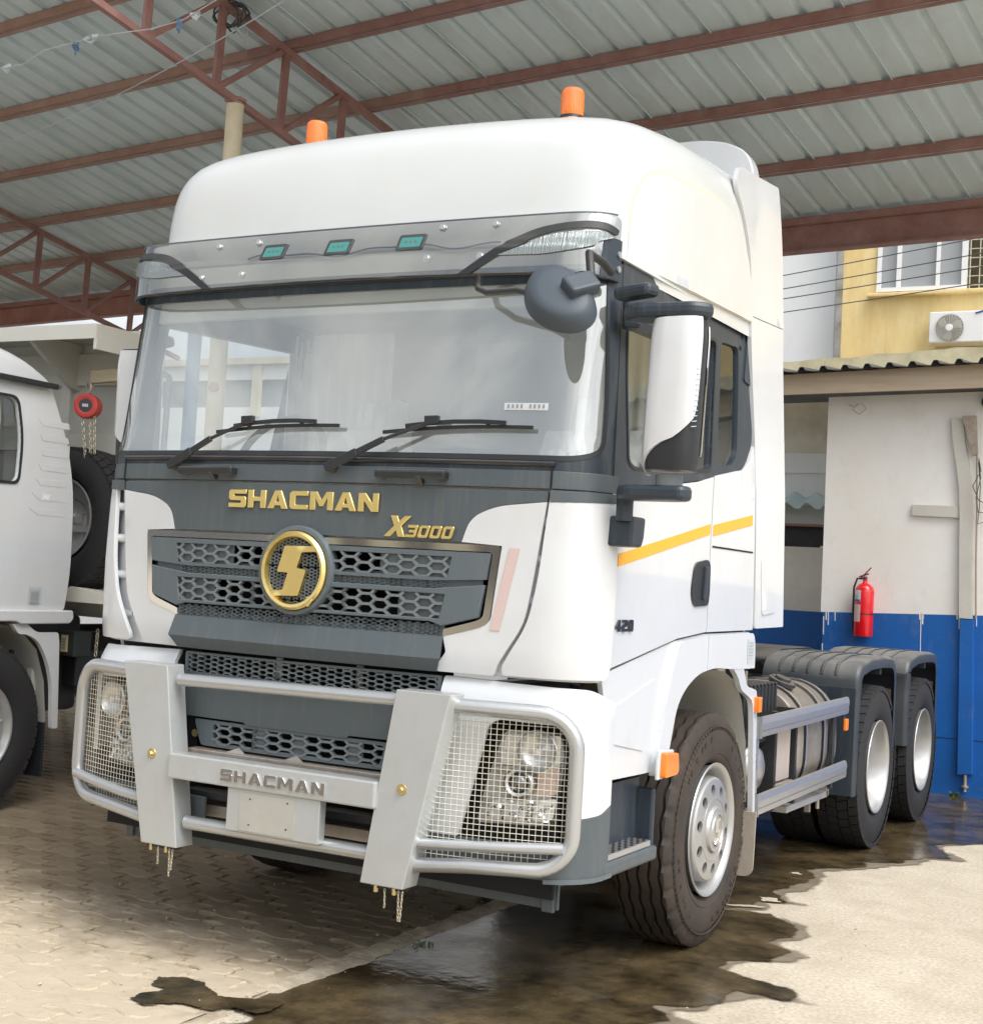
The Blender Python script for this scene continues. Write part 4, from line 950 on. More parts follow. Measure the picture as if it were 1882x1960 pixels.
for sg in (1, -1):
    sf = Side(sg)
    panel('door', doorlow, sf, WHITE, T, off=.004, th=.03, step=.06, bevel=.003)
    panel('sleeper_side', rearlow, sf, WHITE, T, off=.004, th=.03, step=.06, bevel=.003)
    panel('window_frame', frame, sf, DARK2, T, [gl1, gl2], off=0.002, th=.04, step=.06, bevel=.003)
    panel('side_window', gl1, sf, SIDEGLASS, T, off=-.012, th=0, step=.1)
    panel('side_window', gl2, sf, SIDEGLASS, T, off=-.012, th=0, step=.1)
    dw = panel('door_window_seal', rnd([(.172, 2.715), (.187, 2.45), (.25, 2.09), (.315, 2.068), (1.188, 2.14), (1.18, 2.755)], [.02, .1, .04, .04, .03, .03], 5), sf, BLACK, T, [gl1], off=.006, th=.01, step=.08)
    # lower roof band
    panel('roof_drip_band', [(.115, 2.868), (1.655, 2.915), (1.655, 2.935), (.115, 2.885)], sf, BLACK, T, off=-.004, th=.02, step=.1)
    for yy, zz in ((.45, 2.86), (.72, 2.868), (1.0, 2.877), (1.5, 2.80), (1.52, 2.86)): MB().cyl(sf(yy, zz-.03, .0), sf(yy, zz-.03, .006), .011, .011, 10).build('trim_clip', VOID, T)
    panel('sleeper_corner', rnd([(1.56, 2.62), (1.735, 2.60), (1.70, 2.96), (1.60, 2.99)], [.02, .02, .03, .04]), sf, DARK2, T, off=.010, th=.02, step=.06, bevel=.004)
    # stripe
    s1 = [(.205, 1.690), (.205, 1.738), (1.208, 1.913), (1.208, 1.867)]; s2 = [(1.25, 1.875), (1.25, 1.921), (1.790, 2.008), (1.795, 1.957)]
    s1 = [(.205, 1.690), (1.208, 1.867), (1.208, 1.913), (.205, 1.738)]; s2 = [(1.250, 1.862), (1.795, 1.942), (1.790, 1.990), (1.250, 1.911)]
    panel('reflective_stripe', s1, sf, ORANGE_REFL, T, off=.0065, th=.002); panel('reflective_stripe', s2, sf, ORANGE_REFL, T, off=.0065, th=.002)
    MB().bar(sf(1.25, 1.815, .004), sf(1.82, 1.812, .004), .006, .008).build('panel_gap', VOID, T)
    # door handle
    hd = rnd([(1.03, 1.735), (1.19, 1.755), (1.225, 1.735), (1.235, 1.60), (1.225, 1.552), (1.05, 1.545), (1.005, 1.60)], [.04, .02, .02, .02, .02, .03, .04], 4)
    Hn = panel('door_handle', hd, sf, BLACK, T, off=.012, th=.012, step=.05, bevel=.004)
    MB().add([], []).bar(sf(1.15, 1.575, .016), sf(1.16, 1.725, .016), .035, .022, (1, 0, 0)).build('handle_grip', DARK2, Hn, bevel=.008)
    # fender, flare, tail panel
    fen = rnd([(.15, 1.28), (.49, 1.335), (.89, 1.398), (1.245, 1.425), (1.905, 1.43), (1.93, 1.36), (1.93, 1.25), (1.72, 1.256), (1.65, 1.262), (1.35, 1.29), (1.10, 1.27), (.96, 1.21), (.88, 1.12), (.83, .98), (.79, .865), (.56, .868), (.215, .874), (.20, 1.15)], [.01, 0, 0, 0, .04, .03, .01, 0, 0, .1, .1, .1, .1, .1, .01, 0, .02, .03], 4)
    ff = lambda u, v, d, sg=sg: Vector((sg*(1.205+d), u, v))
    panel('fender', fen, ff, WHITE_DULL, T, off=0, th=.02, step=.05, bevel=.004)
    fl_ = rnd([(.905, 1.398), (1.245, 1.421), (1.90, 1.425), (1.925, 1.36), (1.93, 1.255), (1.70, 1.258), (1.55, 1.262), (1.37, 1.275), (1.15, 1.255), (1.0, 1.198), (.905, 1.127), (.86, 1.0), (.80, .845), (.69, .85), (.745, 1.0), (.80, 1.22)], [.05, 0, .04, .03, .01, .02, .1, .1, .1, .08, .08, .1, .01, .02, .1, .2], 5)
    def flf(u, v, d, sg=sg):
        return Vector((sg*(1.222+d), u, v))
    panel('arch_flare', fl_, flf, WHITE_DULL, T, off=0.006, th=.03, step=.04, bevel=.012)
    MB().bar(flf(1.25, 1.27, .0075), flf(1.25, 1.42, .0075), .005, .004).build('panel_gap', STICK, T)
    tl = rnd([(1.62, 1.262), (1.76, 1.272), (1.80, 1.22), (1.83, 1.172), (1.985, 1.145), (2.00, 1.10), (2.045, .532), (2.012, .532), (1.955, 1.0), (1.93, 1.10), (1.75, 1.155), (1.70, 1.215)], [.02, .03, .05, .05, .02, .02, .01, .01, .05, .05, .05, .05], 5)
    panel('fender_tail', tl, flf, WHITE, T, off=.004, th=.025, step=.04, bevel=.004)
    panel('fender_crease', rnd([(.23, 1.14), (.70, 1.25), (.64, 1.12), (.60, .96), (.23, 1.02)], .02), ff, WHITE_DULL, T, off=.005, th=.006, step=.05, bevel=.003)
    # wheel well liner
    well = MB(); wp = [(.80, .86), (.90, 1.08), (1.02, 1.18), (1.18, 1.245), (1.37, 1.262), (1.55, 1.25), (1.72, 1.20), (1.84, 1.10), (1.93, .9), (1.985, .60)]
    for (yy, zz) in wp: well.v.append((sg*.84, yy, zz)); well.v.append((sg*1.20, yy, zz))
    for i in range(len(wp)-1): a = i*2; well.f.append((a, a+1, a+3, a+2))
    wobj = well.build('wheel_well_liner', LINER, T, smooth=40)
    MB().bar((sg*1.02, 1.91, 1.12), (sg*1.02, 1.985, .66), .05, .012, (0, -1, 0)).build('liner_rib', LINER, wobj, bevel=.004)
    for zz in (1.05, .90, .74): MB().cyl((sg*1.02, 1.92+(1.05-zz)*.16, zz), (sg*1.02, 1.90+(1.05-zz)*.16, zz), .012, .012, 8).build('liner_bolt', BLACK, wobj)
    MB().bb(min(sg*.82, sg*.84), max(sg*.82, sg*.84), .8, 2.0, .55, 1.28).build('inner_well_wall', LINER, T)
    MB().prism(rnd([(.88, .56), (1.262, .56), (1.258, .25), (.88, .24)], [0, 0, .05, .05]), lambda u, v, d, sg=sg: Vector((sg*u, d, v)), 1.955, 1.967).build('mud_flap', FLAP, T)
    # step box
    MB().bb(min(sg*.80, sg*1.19), max(sg*.80, sg*1.19), .16, .74, .50, .55).build('step_base', DARK, T, bevel=.01)
    MB().bb(min(sg*1.13, sg*1.15), max(sg*1.13, sg*1.15), .2, .72, .52, .84).build('step_recess_wall', DARK2, T)
    MB().bb(min(sg*.84, sg*1.222), max(sg*.84, sg*1.222), .70, .735, .54, .80).build('step_end_wall', DARK2, T, bevel=.01)
    tread = MB().bb(min(sg*1.12, sg*1.235), max(sg*1.12, sg*1.235), .19, .665, .575, .600).build('step_tread', ALU, T, bevel=.004)
    kn = MB()
    for i in range(15):
        for j in range(4):
            x = sg*(1.135+.026*j+(.013 if i % 2 else 0)); yy = .21+.031*i
            if abs(x) < 1.232: kn.bar((x, yy-.008, .6008), (x, yy+.008, .6008), .009, .003)
    kn.build('tread_hole', VOID, tread)
    MB().bb(min(sg*1.14, sg*1.245), max(sg*1.14, sg*1.245), .18, .72, .515, .573).build('step_skirt', DARK, T, bevel=.012)
    # markers
    MB().prism(rnd([(.67, .955), (.80, .945), (.815, .875), (.80, .855), (.665, .852)], .012), flf, .035, .065).build('side_marker', ORANGE, T, bevel=.006)
    MB().prism([(.655, .965), (.815, .955), (.83, .85), (.65, .842)], flf, .02, .037).build('marker_base', WHITE, T, bevel=.006)
    MB().bb(min(sg*1.225, sg*1.255), max(sg*1.225, sg*1.255), 1.955, 1.995, 1.04, 1.115).build('side_marker', ORANGE, T, bevel=.005)
panel('warning_label', [(1.80, 1.395), (1.90, 1.397), (1.905, 1.285), (1.805, 1.28)], lambda u, v, d: Vector((1.222+d, u, v)), STICK, T, off=.0085, th=.001)
for i, zz in enumerate((1.38, 1.365, 1.35, 1.335, 1.32, 1.305)):
    MB().bar((1.2312, 1.815, zz), (1.2312, 1.885, zz), .004, .002, (0, 0, 1)).build('label_line', STICK_RED if i > 4 else INK, bpy.data.objects['warning_label'])
block_text('420', .046, Vector((1.2195, .222, 1.443)), T, M('black_chrome', (.10, .10, .11), .2, .8), face=FACE_SIDE, width=.165, gap=.38, depth=.0075, name='engine_number', bevel=.0008)

# cab back wall, floor, ceiling, interior
MB().bb(-1.18, 1.18, 1.86, 1.90, 1.30, 2.90).build('cab_back_wall', INTERIOR, T)
MB().bb(-1.2, 1.2, .17, 1.9, 1.28, 1.36).build('cab_floor', BLACKM, T)
MB().bb(-1.18, 1.18, .14, 1.88, 2.875, 2.89).build('headliner', INTERIOR, T)
panel('header_shelf', [(-1.2, 2.70), (1.2, 2.70), (1.2, 2.88), (-1.2, 2.88)], S, INTERIOR, T, off=-.07, th=.02, step=.1)
MB().prism([(.02, 2.0), (.03, 2.075), (.22, 2.10), (.42, 2.07), (.50, 1.96), (.46, 1.5), (.02, 1.5)], lambda u, v, d: Vector((d, u, v)), -1.17, 1.17).build('dashboard', INTERIOR_D, T, bevel=.02, smooth=40)
MB().lathe([(.30, -.02), (.30, .02), (.22, .06), (.0, .07)], (-.62, .30, 2.02), (0, -.2, 1), 32).build('instrument_hood', M('instrument_hood_plastic', (.16, .18, .19), .6), T, smooth=50)
sw = [Vector((-.62+.225*cos(a), .50+.10*sin(a), 2.12+.19*sin(a))) for a in [2*pi*k/36 for k in range(36)]]
SW = MB().tube(sw, .018, 8, closed=True).build('steering_wheel', M('steering_wheel_rubber', (.10, .11, .12), .5), T, smooth=60)
MB().bar((-.84, .50, 2.12), (-.40, .50, 2.12), .05, .02).cyl((-.62, .5, 2.12), (-.62, .40, 1.85), .03).build('steering_hub', INTERIOR_D, SW)
for sx, sm in ((-.62, FILM), (.62, FILM)):
    st_ = MB().prism(rnd([(-.25, 1.50), (.25, 1.50), (.24, 2.15), (.15, 2.30), (-.15, 2.30), (-.24, 2.15)], .06), lambda u, v, d, sx=sx: Vector((sx+u, 1.12+d+(v-1.5)*.18, v)), 0, .14).build('seat', SEAT, T, bevel=.03, smooth=40)
    MB().prism(rnd([(-.15, 2.30), (.15, 2.30), (.13, 2.50), (-.13, 2.50)], .04), lambda u, v, d, sx=sx: Vector((sx+u, 1.20+d+(v-1.5)*.10, v)), 0, .1).build('headrest', sm, st_, bevel=.03, smooth=40)
    pf = MB().bb(-.27, .27, 0, 0.02, 0, .75)
    V, F = fill([(-.27, 1.45), (.27, 1.45), (.25, 2.33), (-.25, 2.33)], (), .035)
    rgp = random.Random(5)
    MB().add([(sx+u, 1.085+(v-1.5)*.18+.035*noise.noise(Vector((u*7+sx*9, v*7, 0)))+.02*noise.noise(Vector((u*19, v*19, 4))), v) for u, v in V], F).build('seat_film', sm, st_, smooth=20)
MB().prism(rnd([(-.9, 1.55), (.95, 1.55), (.95, 1.86), (-.9, 1.86)], .05), lambda u, v, d: Vector((u, d, v)), 1.35, 1.84).build('bunk', SEAT, T, bevel=.03)
def curtain(name, x0, y0, x1, y1, z0, z1, parent, mat, folds=9, amp=.02):
    mb = MB(); n = folds*6
    d = Vector((x1-x0, y1-y0)); pn = Vector((-d.y, d.x)).normalized()
    for i in range(n+1):
        t = i/n; o = amp*sin(2*pi*folds*t)*(1+.4*sin(9*t)); 
        for z, k in ((z0, 1.0), ((z0+z1)/2, .8), (z1, .6)): mb.v.append((x0+d.x*t+pn.x*o*k, y0+d.y*t+pn.y*o*k, z))
    for i in range(n):
        for j in range(2): a = i*3+j; mb.f.append((a, a+3, a+4, a+1))
    return mb.build(name, mat, parent, smooth=60)
for sg in (1, -1):
    curtain('cab_curtain', sg*1.14, 1.22, sg*1.14, 1.42, 2.0, 2.83, T, CURTAIN if sg > 0 else CURTAIN_L, 4)
    curtain('cab_curtain', sg*1.05, 1.30, sg*.55, 1.30, 1.9, 2.84, T, CURTAIN_L, 7)
    panel('door_inner_trim', [(.14, 1.36), (1.22, 1.42), (1.22, 2.13), (.28, 2.05), (.14, 2.0)], Side(sg), INTERIOR, T, off=-.06, th=.01, step=.2)
MB().cyl((-1.02, .16, 2.1), (-1.05, .20, 2.45), .014).cyl((-1.05, .20, 2.45), (-1.09, .2, 2.47), .014).build('grab_handle', INTERIOR_D, T)
panel('windshield_sticker', [(.83, 2.262), (1.01, 2.262), (1.01, 2.29), (.83, 2.29)], S, PAPER, T, off=-.003, th=.001)
# windscreen label digits strip
for i in range(9):
    if i in (4,): continue
    MB().bar(S(.848+i*.018, 2.269, -.001), S(.848+i*.018, 2.284, -.001), .008, .001, (0, -1, 0)).build('sticker_print', INK, T)

# --- sun visor
vz0, vz1 = 2.775, 3.00
def vis_s(s, t, d):
    # t 0 bottom .. 1 top ; leans out at the bottom
    z = 2.785+.235*t; x, y = plan(s)
    a = abs(s)
    z += .012*(a/1.2)**2*(1 if t > .5 else -1)*0.5
    y_ = YS+0.02-(YS+.02-y)*(1-(lerp([(0, .18), (.42, .20), (1, .46)], t)))-.022
    e = .003; x2, y2 = plan(s+e); n = Vector(((y2-y), -(x2-x), 0)).normalized()
    if s < -0: n = Vector((y2-y, -(x2-x), 0)).normalized()
    return Vector((x*.962, y_, z))+n*(0.012+d)
def vis_bot(a):    # lower edge of the visor: straight in the middle, dropping a little at the ends
    return 0
vp_ = rnd([(-1.32, 0.0), (-.80, .0), (.80, .0), (1.34, 0.0), (1.35, .98), (1.0, 1.0), (-1.0, 1.0), (-1.33, .98)], [.02, 0, 0, .02, .12, 0, 0, .12], 6)
def visfn(s, t, d): return vis_s(s, t, d)
VS = panel('sun_visor', vp_, visfn, VISOR, T, off=0.0, th=.0, step=.05, smooth=60)
MB().tube([visfn(-1.32+2.66*i/60, 0.0, -.002) for i in range(61)], .0055, 6).build('visor_edge', BLACK, VS, smooth=60)
MB().tube([visfn(-1.30+2.60*i/60, 1.0, -.002) for i in range(61)], .004, 6).build('visor_edge', GRILLE, VS, smooth=60)
# header behind the visor
MB().tube([S(-.55+1.3*i/60, 2.935+.012*sin(i*.21)+.006*sin(i*.47), .012) for i in range(61)], .004, 6).build('visor_wiring', GRILLE, T, smooth=60)
panel('visor_header', [(-1.33, 2.835), (1.33, 2.835), (1.33, 3.035), (-1.33, 3.035)], lambda s, z, d: S(s, z, d), M('header_grey', (.66, .67, .65), .4, coat=.3, var=.1), T, off=.004, th=.03, step=.06)
panel('header_lower_band', [(-1.30, 2.765), (1.30, 2.765), (1.30, 2.835), (-1.30, 2.835)], S, DARK2, T, off=-.002, th=.02, step=.06)
for x in (-.31, .035, .39):
    b_ = panel('roof_marker_lamp', rnd([(x-.052, .50), (x+.052, .50), (x+.052, .72), (x-.052, .72)], .012), visfn, TEAL, VS, off=.003, th=.012, bevel=.003)
    panel('marker_bezel', rnd([(x-.062, .46), (x+.062, .46), (x+.062, .76), (x-.062, .76)], .02), visfn, BLACK, b_, [rnd([(x-.050, .51), (x+.050, .51), (x+.050, .71), (x-.050, .71)], .012)], off=.004, th=.014)
    for q in (-.022, 0, .022): MB().cyl(visfn(x+q, .61, .003), visfn(x+q, .61, .005), .006, .006, 8).build('lamp_cell', GRILLE_EDGE, b_)
for x, t in ((-.65, .82), (-.42, .83), (-.70, .22), (-.46, .22), (.515, .86), (.755, .86), (.485, .30), (.725, .30)):
    q = visfn(x, t, 0); n = (visfn(x, t, .02)-q).normalized()
    MB().lathe([(0, .006), (.008, .006), (.011, .002), (.016, .002), (.017, -.004)], q, n, 16).build('visor_screw', CHROME2, VS, smooth=40)
for sg in (1, -1):
    P = (lambda Q: Q) if sg > 0 else mirx
    lm = rnd([(.80, .30), (1.02, .62), (1.22, .68), (1.28, .60), (1.12, .38), (1.0, .30)], [.01, .08, .06, .02, .08, .05], 5)
    L1 = panel('corner_lamp', P(lm), visfn, LENS, VS, off=.010, th=.016, step=.03, bevel=.003)
    tr = rnd([(.55, .0), (.74, .0), (.98, .62), (1.20, .80), (1.30, .70), (1.31, .84), (1.20, .92), (.96, .82), (.80, .46)], [0, 0, .1, .08, .02, .02, .1, .15, .2], 5)
    tr = rnd([(.63, .0), (.68, .0), (.82, .34), (1.0, .66), (1.20, .74), (1.30, .64), (1.31, .74), (1.20, .86), (.97, .78), (.79, .44)], [0, 0, .1, .12, .08, .02, .02, .1, .12, .1], 5)
    panel('lamp_surround', P(tr), visfn, BLACK, VS, off=.008, th=.012, step=.03, bevel=.003)
    panel('visor_end_bracket', P([(1.225, -.02), (1.36, -.02), (1.365, .60), (1.235, .60)]), visfn, DARK2, VS, off=.002, th=.02, step=.05)
    for t in (.18, .42): MB().cyl(visfn(sg*1.335, t, .001), visfn(sg*1.335, t, .008), .013, .013, 12).build('visor_screw', ALU, VS)

# --- wipers and grab handles
def wiper(px, tipx, b0, b1):
    piv = S(px, 2.02, .03)
    W = MB().lathe([(.0, .035), (.018, .033), (.026, .02), (.028, -.02)], S(px, 2.025, .0), (0, -1, 0.1), 20).build('wiper_pivot', BLACK, T, smooth=50)
    a = S(px-.01, 2.015, .05); m = S(px+(tipx-px)*.55, 2.125, .055); e = S(tipx, 2.20, .045)
    MB().bar(a, a+(m-a)*.55, .034, .02, (0, -1, 0)).bar(a+(m-a)*.5, m, .024, .016, (0, -1, 0)).bar(m, e, .014, .010, (0, -1, 0)).build('wiper_arm', BLACK, W, bevel=.003)
    pts = [S(b0+(b1-b0)*i/12, 2.162+(2.188-2.162)*i/12+.010*sin(pi*i/12), .022) for i in range(13)]
    bl = MB()
    for p, q in zip(pts, pts[1:]): bl.bar(p, q, .010, .014)
    pts2 = [S(b0+(b1-b0)*i/6, 2.168+(2.194-2.168)*i/6+.022*sin(pi*i/6), .036) for i in range(1, 6)]
    for p, q in zip(pts2, pts2[1:]): bl.bar(p, q, .012, .016)
    bl.bar(pts[3], pts2[1], .006).bar(pts[9], pts2[3], .006)
    bl.build('wiper_blade', BLACK, W)
    MB().bar(S(tipx-.03, 2.205, .05), S(tipx+.03, 2.207, .05), .022, .03).build('blade_clip', BLACK, W, bevel=.003)
wiper(-.72, -.325, -.51, .12); wiper(.115, .555, .33, .965)
for x0, x1 in ((-.67, -.365), (.333, .64)):
    hb = MB().bar(S(x0, 1.998, .045), S(x1, 2.000, .045), .026, .034, (0, 0, 1))
    hb.build('front_grab_handle', BLACK, T, bevel=.010)
    for pa, pb_, wd in ((S(x0+.02, 1.998, .0), S(x0+.02, 1.998, .05), .03), (S(x1-.02, 1.999, 0), S(x1-.02, 1.999, .05), .03), (S((x0+x1)/2+.04, 1.965, .02), S((x0+x1)/2+.04, 1.995, .05), .025)): MB().bar(pa, pb_, wd).build('handle_mount', BLACK, T, bevel=.004)

# --- mirrors
def make_mirror(sg):
    cx, cy = (1.492, .055) if sg > 0 else (1.375, .36)
    W_, D_ = .100, .085
    def oval(a, z, d=0.0):
        t = (z-2.03)/.56; sh = -.015*(1-t)
        k = 1-.06*max(0, (z-2.50)/.09)**2-.10*max(0, (2.13-z)/.1)**2
        ca, sa = cos(a), sin(a); n = 3.0
        x = (W_*k+d)*math.copysign(abs(ca)**(2/n), ca); y = (D_*k+d)*math.copysign(abs(sa)**(2/n), sa)
        return Vector((sg*(cx+sh+x), cy+y, z))
    # shell param: u = angle around (pi .. 2pi is the front), v = z
    z0, z1 = 2.045, 2.605
    sh = rnd([(pi*.93, z1-.012), (pi*1.90, z1-.004), (pi*1.90, 2.42), (pi*1.89, 2.29), (pi*1.84, 2.235), (pi*1.32, 2.10), (pi*1.0, 2.03), (pi*.93, 2.03)], [.02, .02, .1, .1, .1, .1, .05, .02], 5)
    fn = (lambda u, v, d: oval(u, v, d))
    # angle is metric-scaled so the triangulation stays even
    K = .1
    sc_ = [(u*K, v) for u, v in sh]
    full = [(pi*.90*K, z0), (pi*2.10*K, z0), (pi*2.10*K, z1), (pi*.90*K, z1)]
    f2 = lambda u, v, d: oval(u/K, v, d)
    R = MB(); n = 48
    lv = [z0+(z1-z0)*i/14 for i in range(15)]
    for z in lv:
        for k in range(n): R.v.append(tuple(oval(2*pi*k/n, z, -.004)))
    for i in range(14):
        for k in range(n): a = i*n+k; b_ = i*n+(k+1) % n; R.f.append((a, b_, b_+n, a+n))
    R.f.append(tuple(range(n))[::-1]); R.f.append(tuple(14*n+k for k in range(n)))
    body_ = R.build('side_mirror', BLACK, T, smooth=50)
    panel('mirror_shell', sc_, f2, WHITE, body_, off=.004, th=.008, step=.03, bevel=.003)
    panel('mirror_pane', [(pi*.06*K, z0+.06), (pi*.94*K, z0+.06), (pi*.94*K, z1-.03), (pi*.06*K, z1-.03)], f2, MIRROR, body_, off=.002, th=.003, step=.03)
    for i in range(12):
        zz = 2.20+i*.019; MB().bar(oval(pi*(1.79+.008*min(i, 4)), zz, .005), oval(pi*1.885, zz+.004, .005), .004, .003).build('shell_vent_rib', STICK, body_)
    if sg < 0:
        MB().bar((-1.225, .40, 2.66), (-1.37, .36, 2.625), .07, .05).build('mirror_arm', DARK2, body_, bevel=.015)
        MB().bar((-1.225, .40, 1.97), (-1.37, .36, 1.99), .07, .05).build('mirror_arm', DARK2, body_, bevel=.015)
        return
    # upper arm
    MB().bar((sg*1.225, .20, 2.655), (sg*1.26, .14, 2.66), .07, .13).build('mirror_mount', DARK2, body_, bevel=.015)
    MB().bar((sg*1.235, .05, 2.70), (sg*1.40, .00, 2.705), .075, .05).build('mirror_arm', DARK2, body_, bevel=.018)
    up = rnd([(1.26, .03), (1.33, -.03), (1.56, -.02), (1.62, .04), (1.58, .11), (1.32, .13)], .03, 5)
    MB().prism([(sg*x, y) for x, y in up], lambda u, v, d: Vector((u, v, d)), 2.60, 2.655).build('mirror_arm', DARK2, body_, bevel=.018)
    MB().cyl((sg*cx, cy, 2.585), (sg*cx, cy, 2.605), .06).build('mirror_collar', GRILLE_EDGE, body_)
    MB().bar((sg*1.235, .19, 2.62), (sg*1.30, .5, 2.60), .05, .05).build('mirror_mount', BLACK, body_, bevel=.01)
    # lower arm and bracket
    MB().cyl((sg*(cx-.02), cy, 1.985), (sg*(cx-.02), cy, 2.03), .05).build('mirror_collar', GRILLE_EDGE, body_)
    lo = rnd([(1.27, .03), (1.33, -.01), (1.55, -.01), (1.57, .06), (1.50, .11), (1.29, .12)], .03, 5)
    MB().prism([(sg*x, y) for x, y in lo], lambda u, v, d: Vector((u, v, d)), 1.935, 1.99).build('mirror_arm', DARK2, body_, bevel=.016)
    MB().cyl((sg*1.285, .10, 1.86), (sg*1.285, .10, 1.95), .032).build('mirror_arm', DARK2, body_)
    MB().prism([(.12, 1.88), (.25, 1.88), (.24, 1.80), (.22, 1.765), (.11, 1.765)], lambda u, v, d: Vector((sg*(1.222+d), u-.02, v)), 0, .10).build('mirror_mount', DARK2, body_, bevel=.012)
make_mirror(1); make_mirror(-1)
# round front mirror on its arm
rc = Vector((.915, -.24, 2.605))
nrm = Vector((.30, -.80, .52)).normalized()
ux = nrm.cross(Vector((0, 0, 1))).normalized(); uy = ux.cross(nrm)
ex = (ux*-.58-uy*.81).normalized(); ey = (ux*-.81+uy*.58).normalized()
rc = rc + Vector((.215, .0, .045))
fm = MB(); rings = [(0, .030), (.55, .029), (.76, .024), (.86, .014), (.93, -.004), (1.0, -.032), (1.01, -.046), (.95, -.050), (.90, -.042), (0, -.042)]
ns = 40
for (q, h) in rings:
    for k in range(ns):
        a = 2*pi*k/ns; pass
        fm.v.append(tuple(rc+ex*(.162*q*cos(a)*(1+.10*sin(a)))+ey*(.118*q*sin(a))+nrm*h))
for i in range(len(rings)-1):
    for k in range(ns): a = i*ns+k; b_ = i*ns+(k+1) % ns; fm.f.append((a, b_, b_+ns, a+ns))
FMo = fm.build('front_mirror', M('front_mirror_plastic', (.055, .072, .09), .5, bump=.05, bscale=300), T, smooth=60)
MB().bar(rc+ex*.03+ey*.015+nrm*.045, rc+ex*.03+ey*.135+nrm*.012, .085, .055, nrm).build('mirror_knuckle', M('front_mirror_arm_plastic', (.055, .072, .09), .5), FMo, bevel=.012)
MB().tube([rc+ex*.03+ey*.12+nrm*.01, Vector((1.20, -.15, 2.815)), Vector((1.215, -.06, 2.80)), Vector((1.215, .02, 2.78))], .016, 10).build('front_mirror_arm', BLACK, FMo, smooth=50)
MB().tube([rc-nrm*.03, Vector((.93, -.18, 2.685)), Vector((.76, -.10, 2.70)), Vector((.69, -.05, 2.73)), Vector((.67, -.02, 2.78))], .013, 10).build('front_mirror_arm', BLACK, FMo, smooth=50)

# --- bull bar
GY = -.25
BG = MB().box((0, -.20, .80), (.90, .03, .02)).build('bull_bar', SILVER, T)
for sg in (1, -1):
    F1 = [(sg*.790, 1.186), (sg*.555, 1.186), (sg*.445, .455), (sg*.632, .455)]
    MB().prism(F1, lambda u, v, d: Vector((u, GY+d, v)), 0, .105).build('bull_bar_post', SILVER, BG, bevel=.004)
    MB().lathe([(0, .016), (.009, .016), (.011, .012), (.011, .004), (.019, .003), (.020, 0)], (sg*.605, GY, .82), (0, -1, 0), 6).build('post_bolt', BRASS, BG)
    MB().lathe([(.010, .0035), (.021, .003), (.022, 0)], (sg*.605, GY, .82), (0, -1, 0), 24).build('bolt_washer', BRASS, BG)
    # hoop
    pts = []
    def arc(c, r, a0_, a1_, n=8):
        return [(c[0]+r*cos(a0_+(a1_-a0_)*i/n), c[1]+r*sin(a0_+(a1_-a0_)*i/n)) for i in range(n+1)]
    path = [(.70, 1.143), (.85, 1.142)]+arc((1.075, 1.005), .135, pi/2, 0)+arc((1.075, .705), .135, 0, -pi/2)+[(.85, .563), (.58, .535)]
    def hy(x): return -.195+.16*max(0, (x-.62)/.6)**1.6
    p3 = [Vector((sg*x, hy(x), z)) for x, z in path]
    MB().tube(p3, .0285, 16).build('bull_bar_hoop', TUBE, BG, smooth=60)
    lp = [(.60, .622), (.80, .634), (1.0, .647), (1.19, .658)]
    MB().tube([Vector((sg*x, hy(x)-.02, z)) for x, z in lp], .021, 14).build('bull_bar_rail', TUBE, BG, smooth=60)
    # wire mesh
    wm = MB()
    def inside(x, z):
        if x < .60 or x > 1.185 or z < .565 or z > 1.12: return False
        for cx_, cz_ in ((1.075, 1.005), (1.075, .705)):
            if x > cx_ and ((z > cz_ and cz_ > .9) or (z < cz_ and cz_ < .9)):
                return math.hypot(x-cx_, z-cz_) < .112
        return True
    def line(pts):
        run = []
        for x, z in pts:
            if inside(x, z): run.append(Vector((sg*x, hy(x)+.020, z)))
            else:
                if len(run) > 1: wm.tube(run, .0014, 4, caps=False)
                run = []
        if len(run) > 1: wm.tube(run, .0014, 4, caps=False)
    x = .61
    while x < 1.19: line([(x, .565+.02*i) for i in range(29)]); x += .0222
    z = .568
    while z < 1.125: line([(.60+.0195*i, z) for i in range(31)]); z += .0208
    wm.build('wire_mesh', WIRE, BG)
    # pin chains under the post
    MB().box((sg*.55, GY+.05, .448), (.14, .05, .016)).build('post_foot', BLACKM, BG)
    for q in (-.05, .03): MB().cyl((sg*.55+q, GY+.03, .45), (sg*.55+q, GY+.03, .425), .009, .009, 6).build('foot_bolt', BRASS, BG)
    for dx, n in ((-.005, 5), (.055, 8), (.072, 8)):
        if sg < 0 and dx > .06: n = 6
        for k in range(n):
            zc = .437-k*.0135; tw = (k % 2)*pi/2; lk = []
            for a in range(10):
                an = 2*pi*a/10; lk.append(Vector((sg*.55+dx+.0035*cos(an)*cos(tw)+(.002*k*(1 if dx < .06 else -1)*.3), GY+.02+.0035*cos(an)*sin(tw), zc+.009*sin(an))))
            MB().tube(lk, .0013, 4, closed=True).build('chain_link', CHAIN, BG)
MB().tube([(-.52, -.20, 1.128), (.54, -.20, 1.143)], .0265, 16).build('bull_bar_tube', TUBE, BG, smooth=60)
MB().tube([(-.44, -.20, .556), (.47, -.20, .558)], .0285, 16).build('bull_bar_tube', TUBE, BG, smooth=60)
MB().bb(-.50, .50, -.27, -.185, .735, .838).build('bull_bar_beam', SILVER, BG, bevel=.008)
block_text('SHACMAN', .046, Vector((-.222, -.270, .759)), BG, CHROME, width=.50, gap=.16, depth=.007, name='chrome_letter', bevel=.0008)
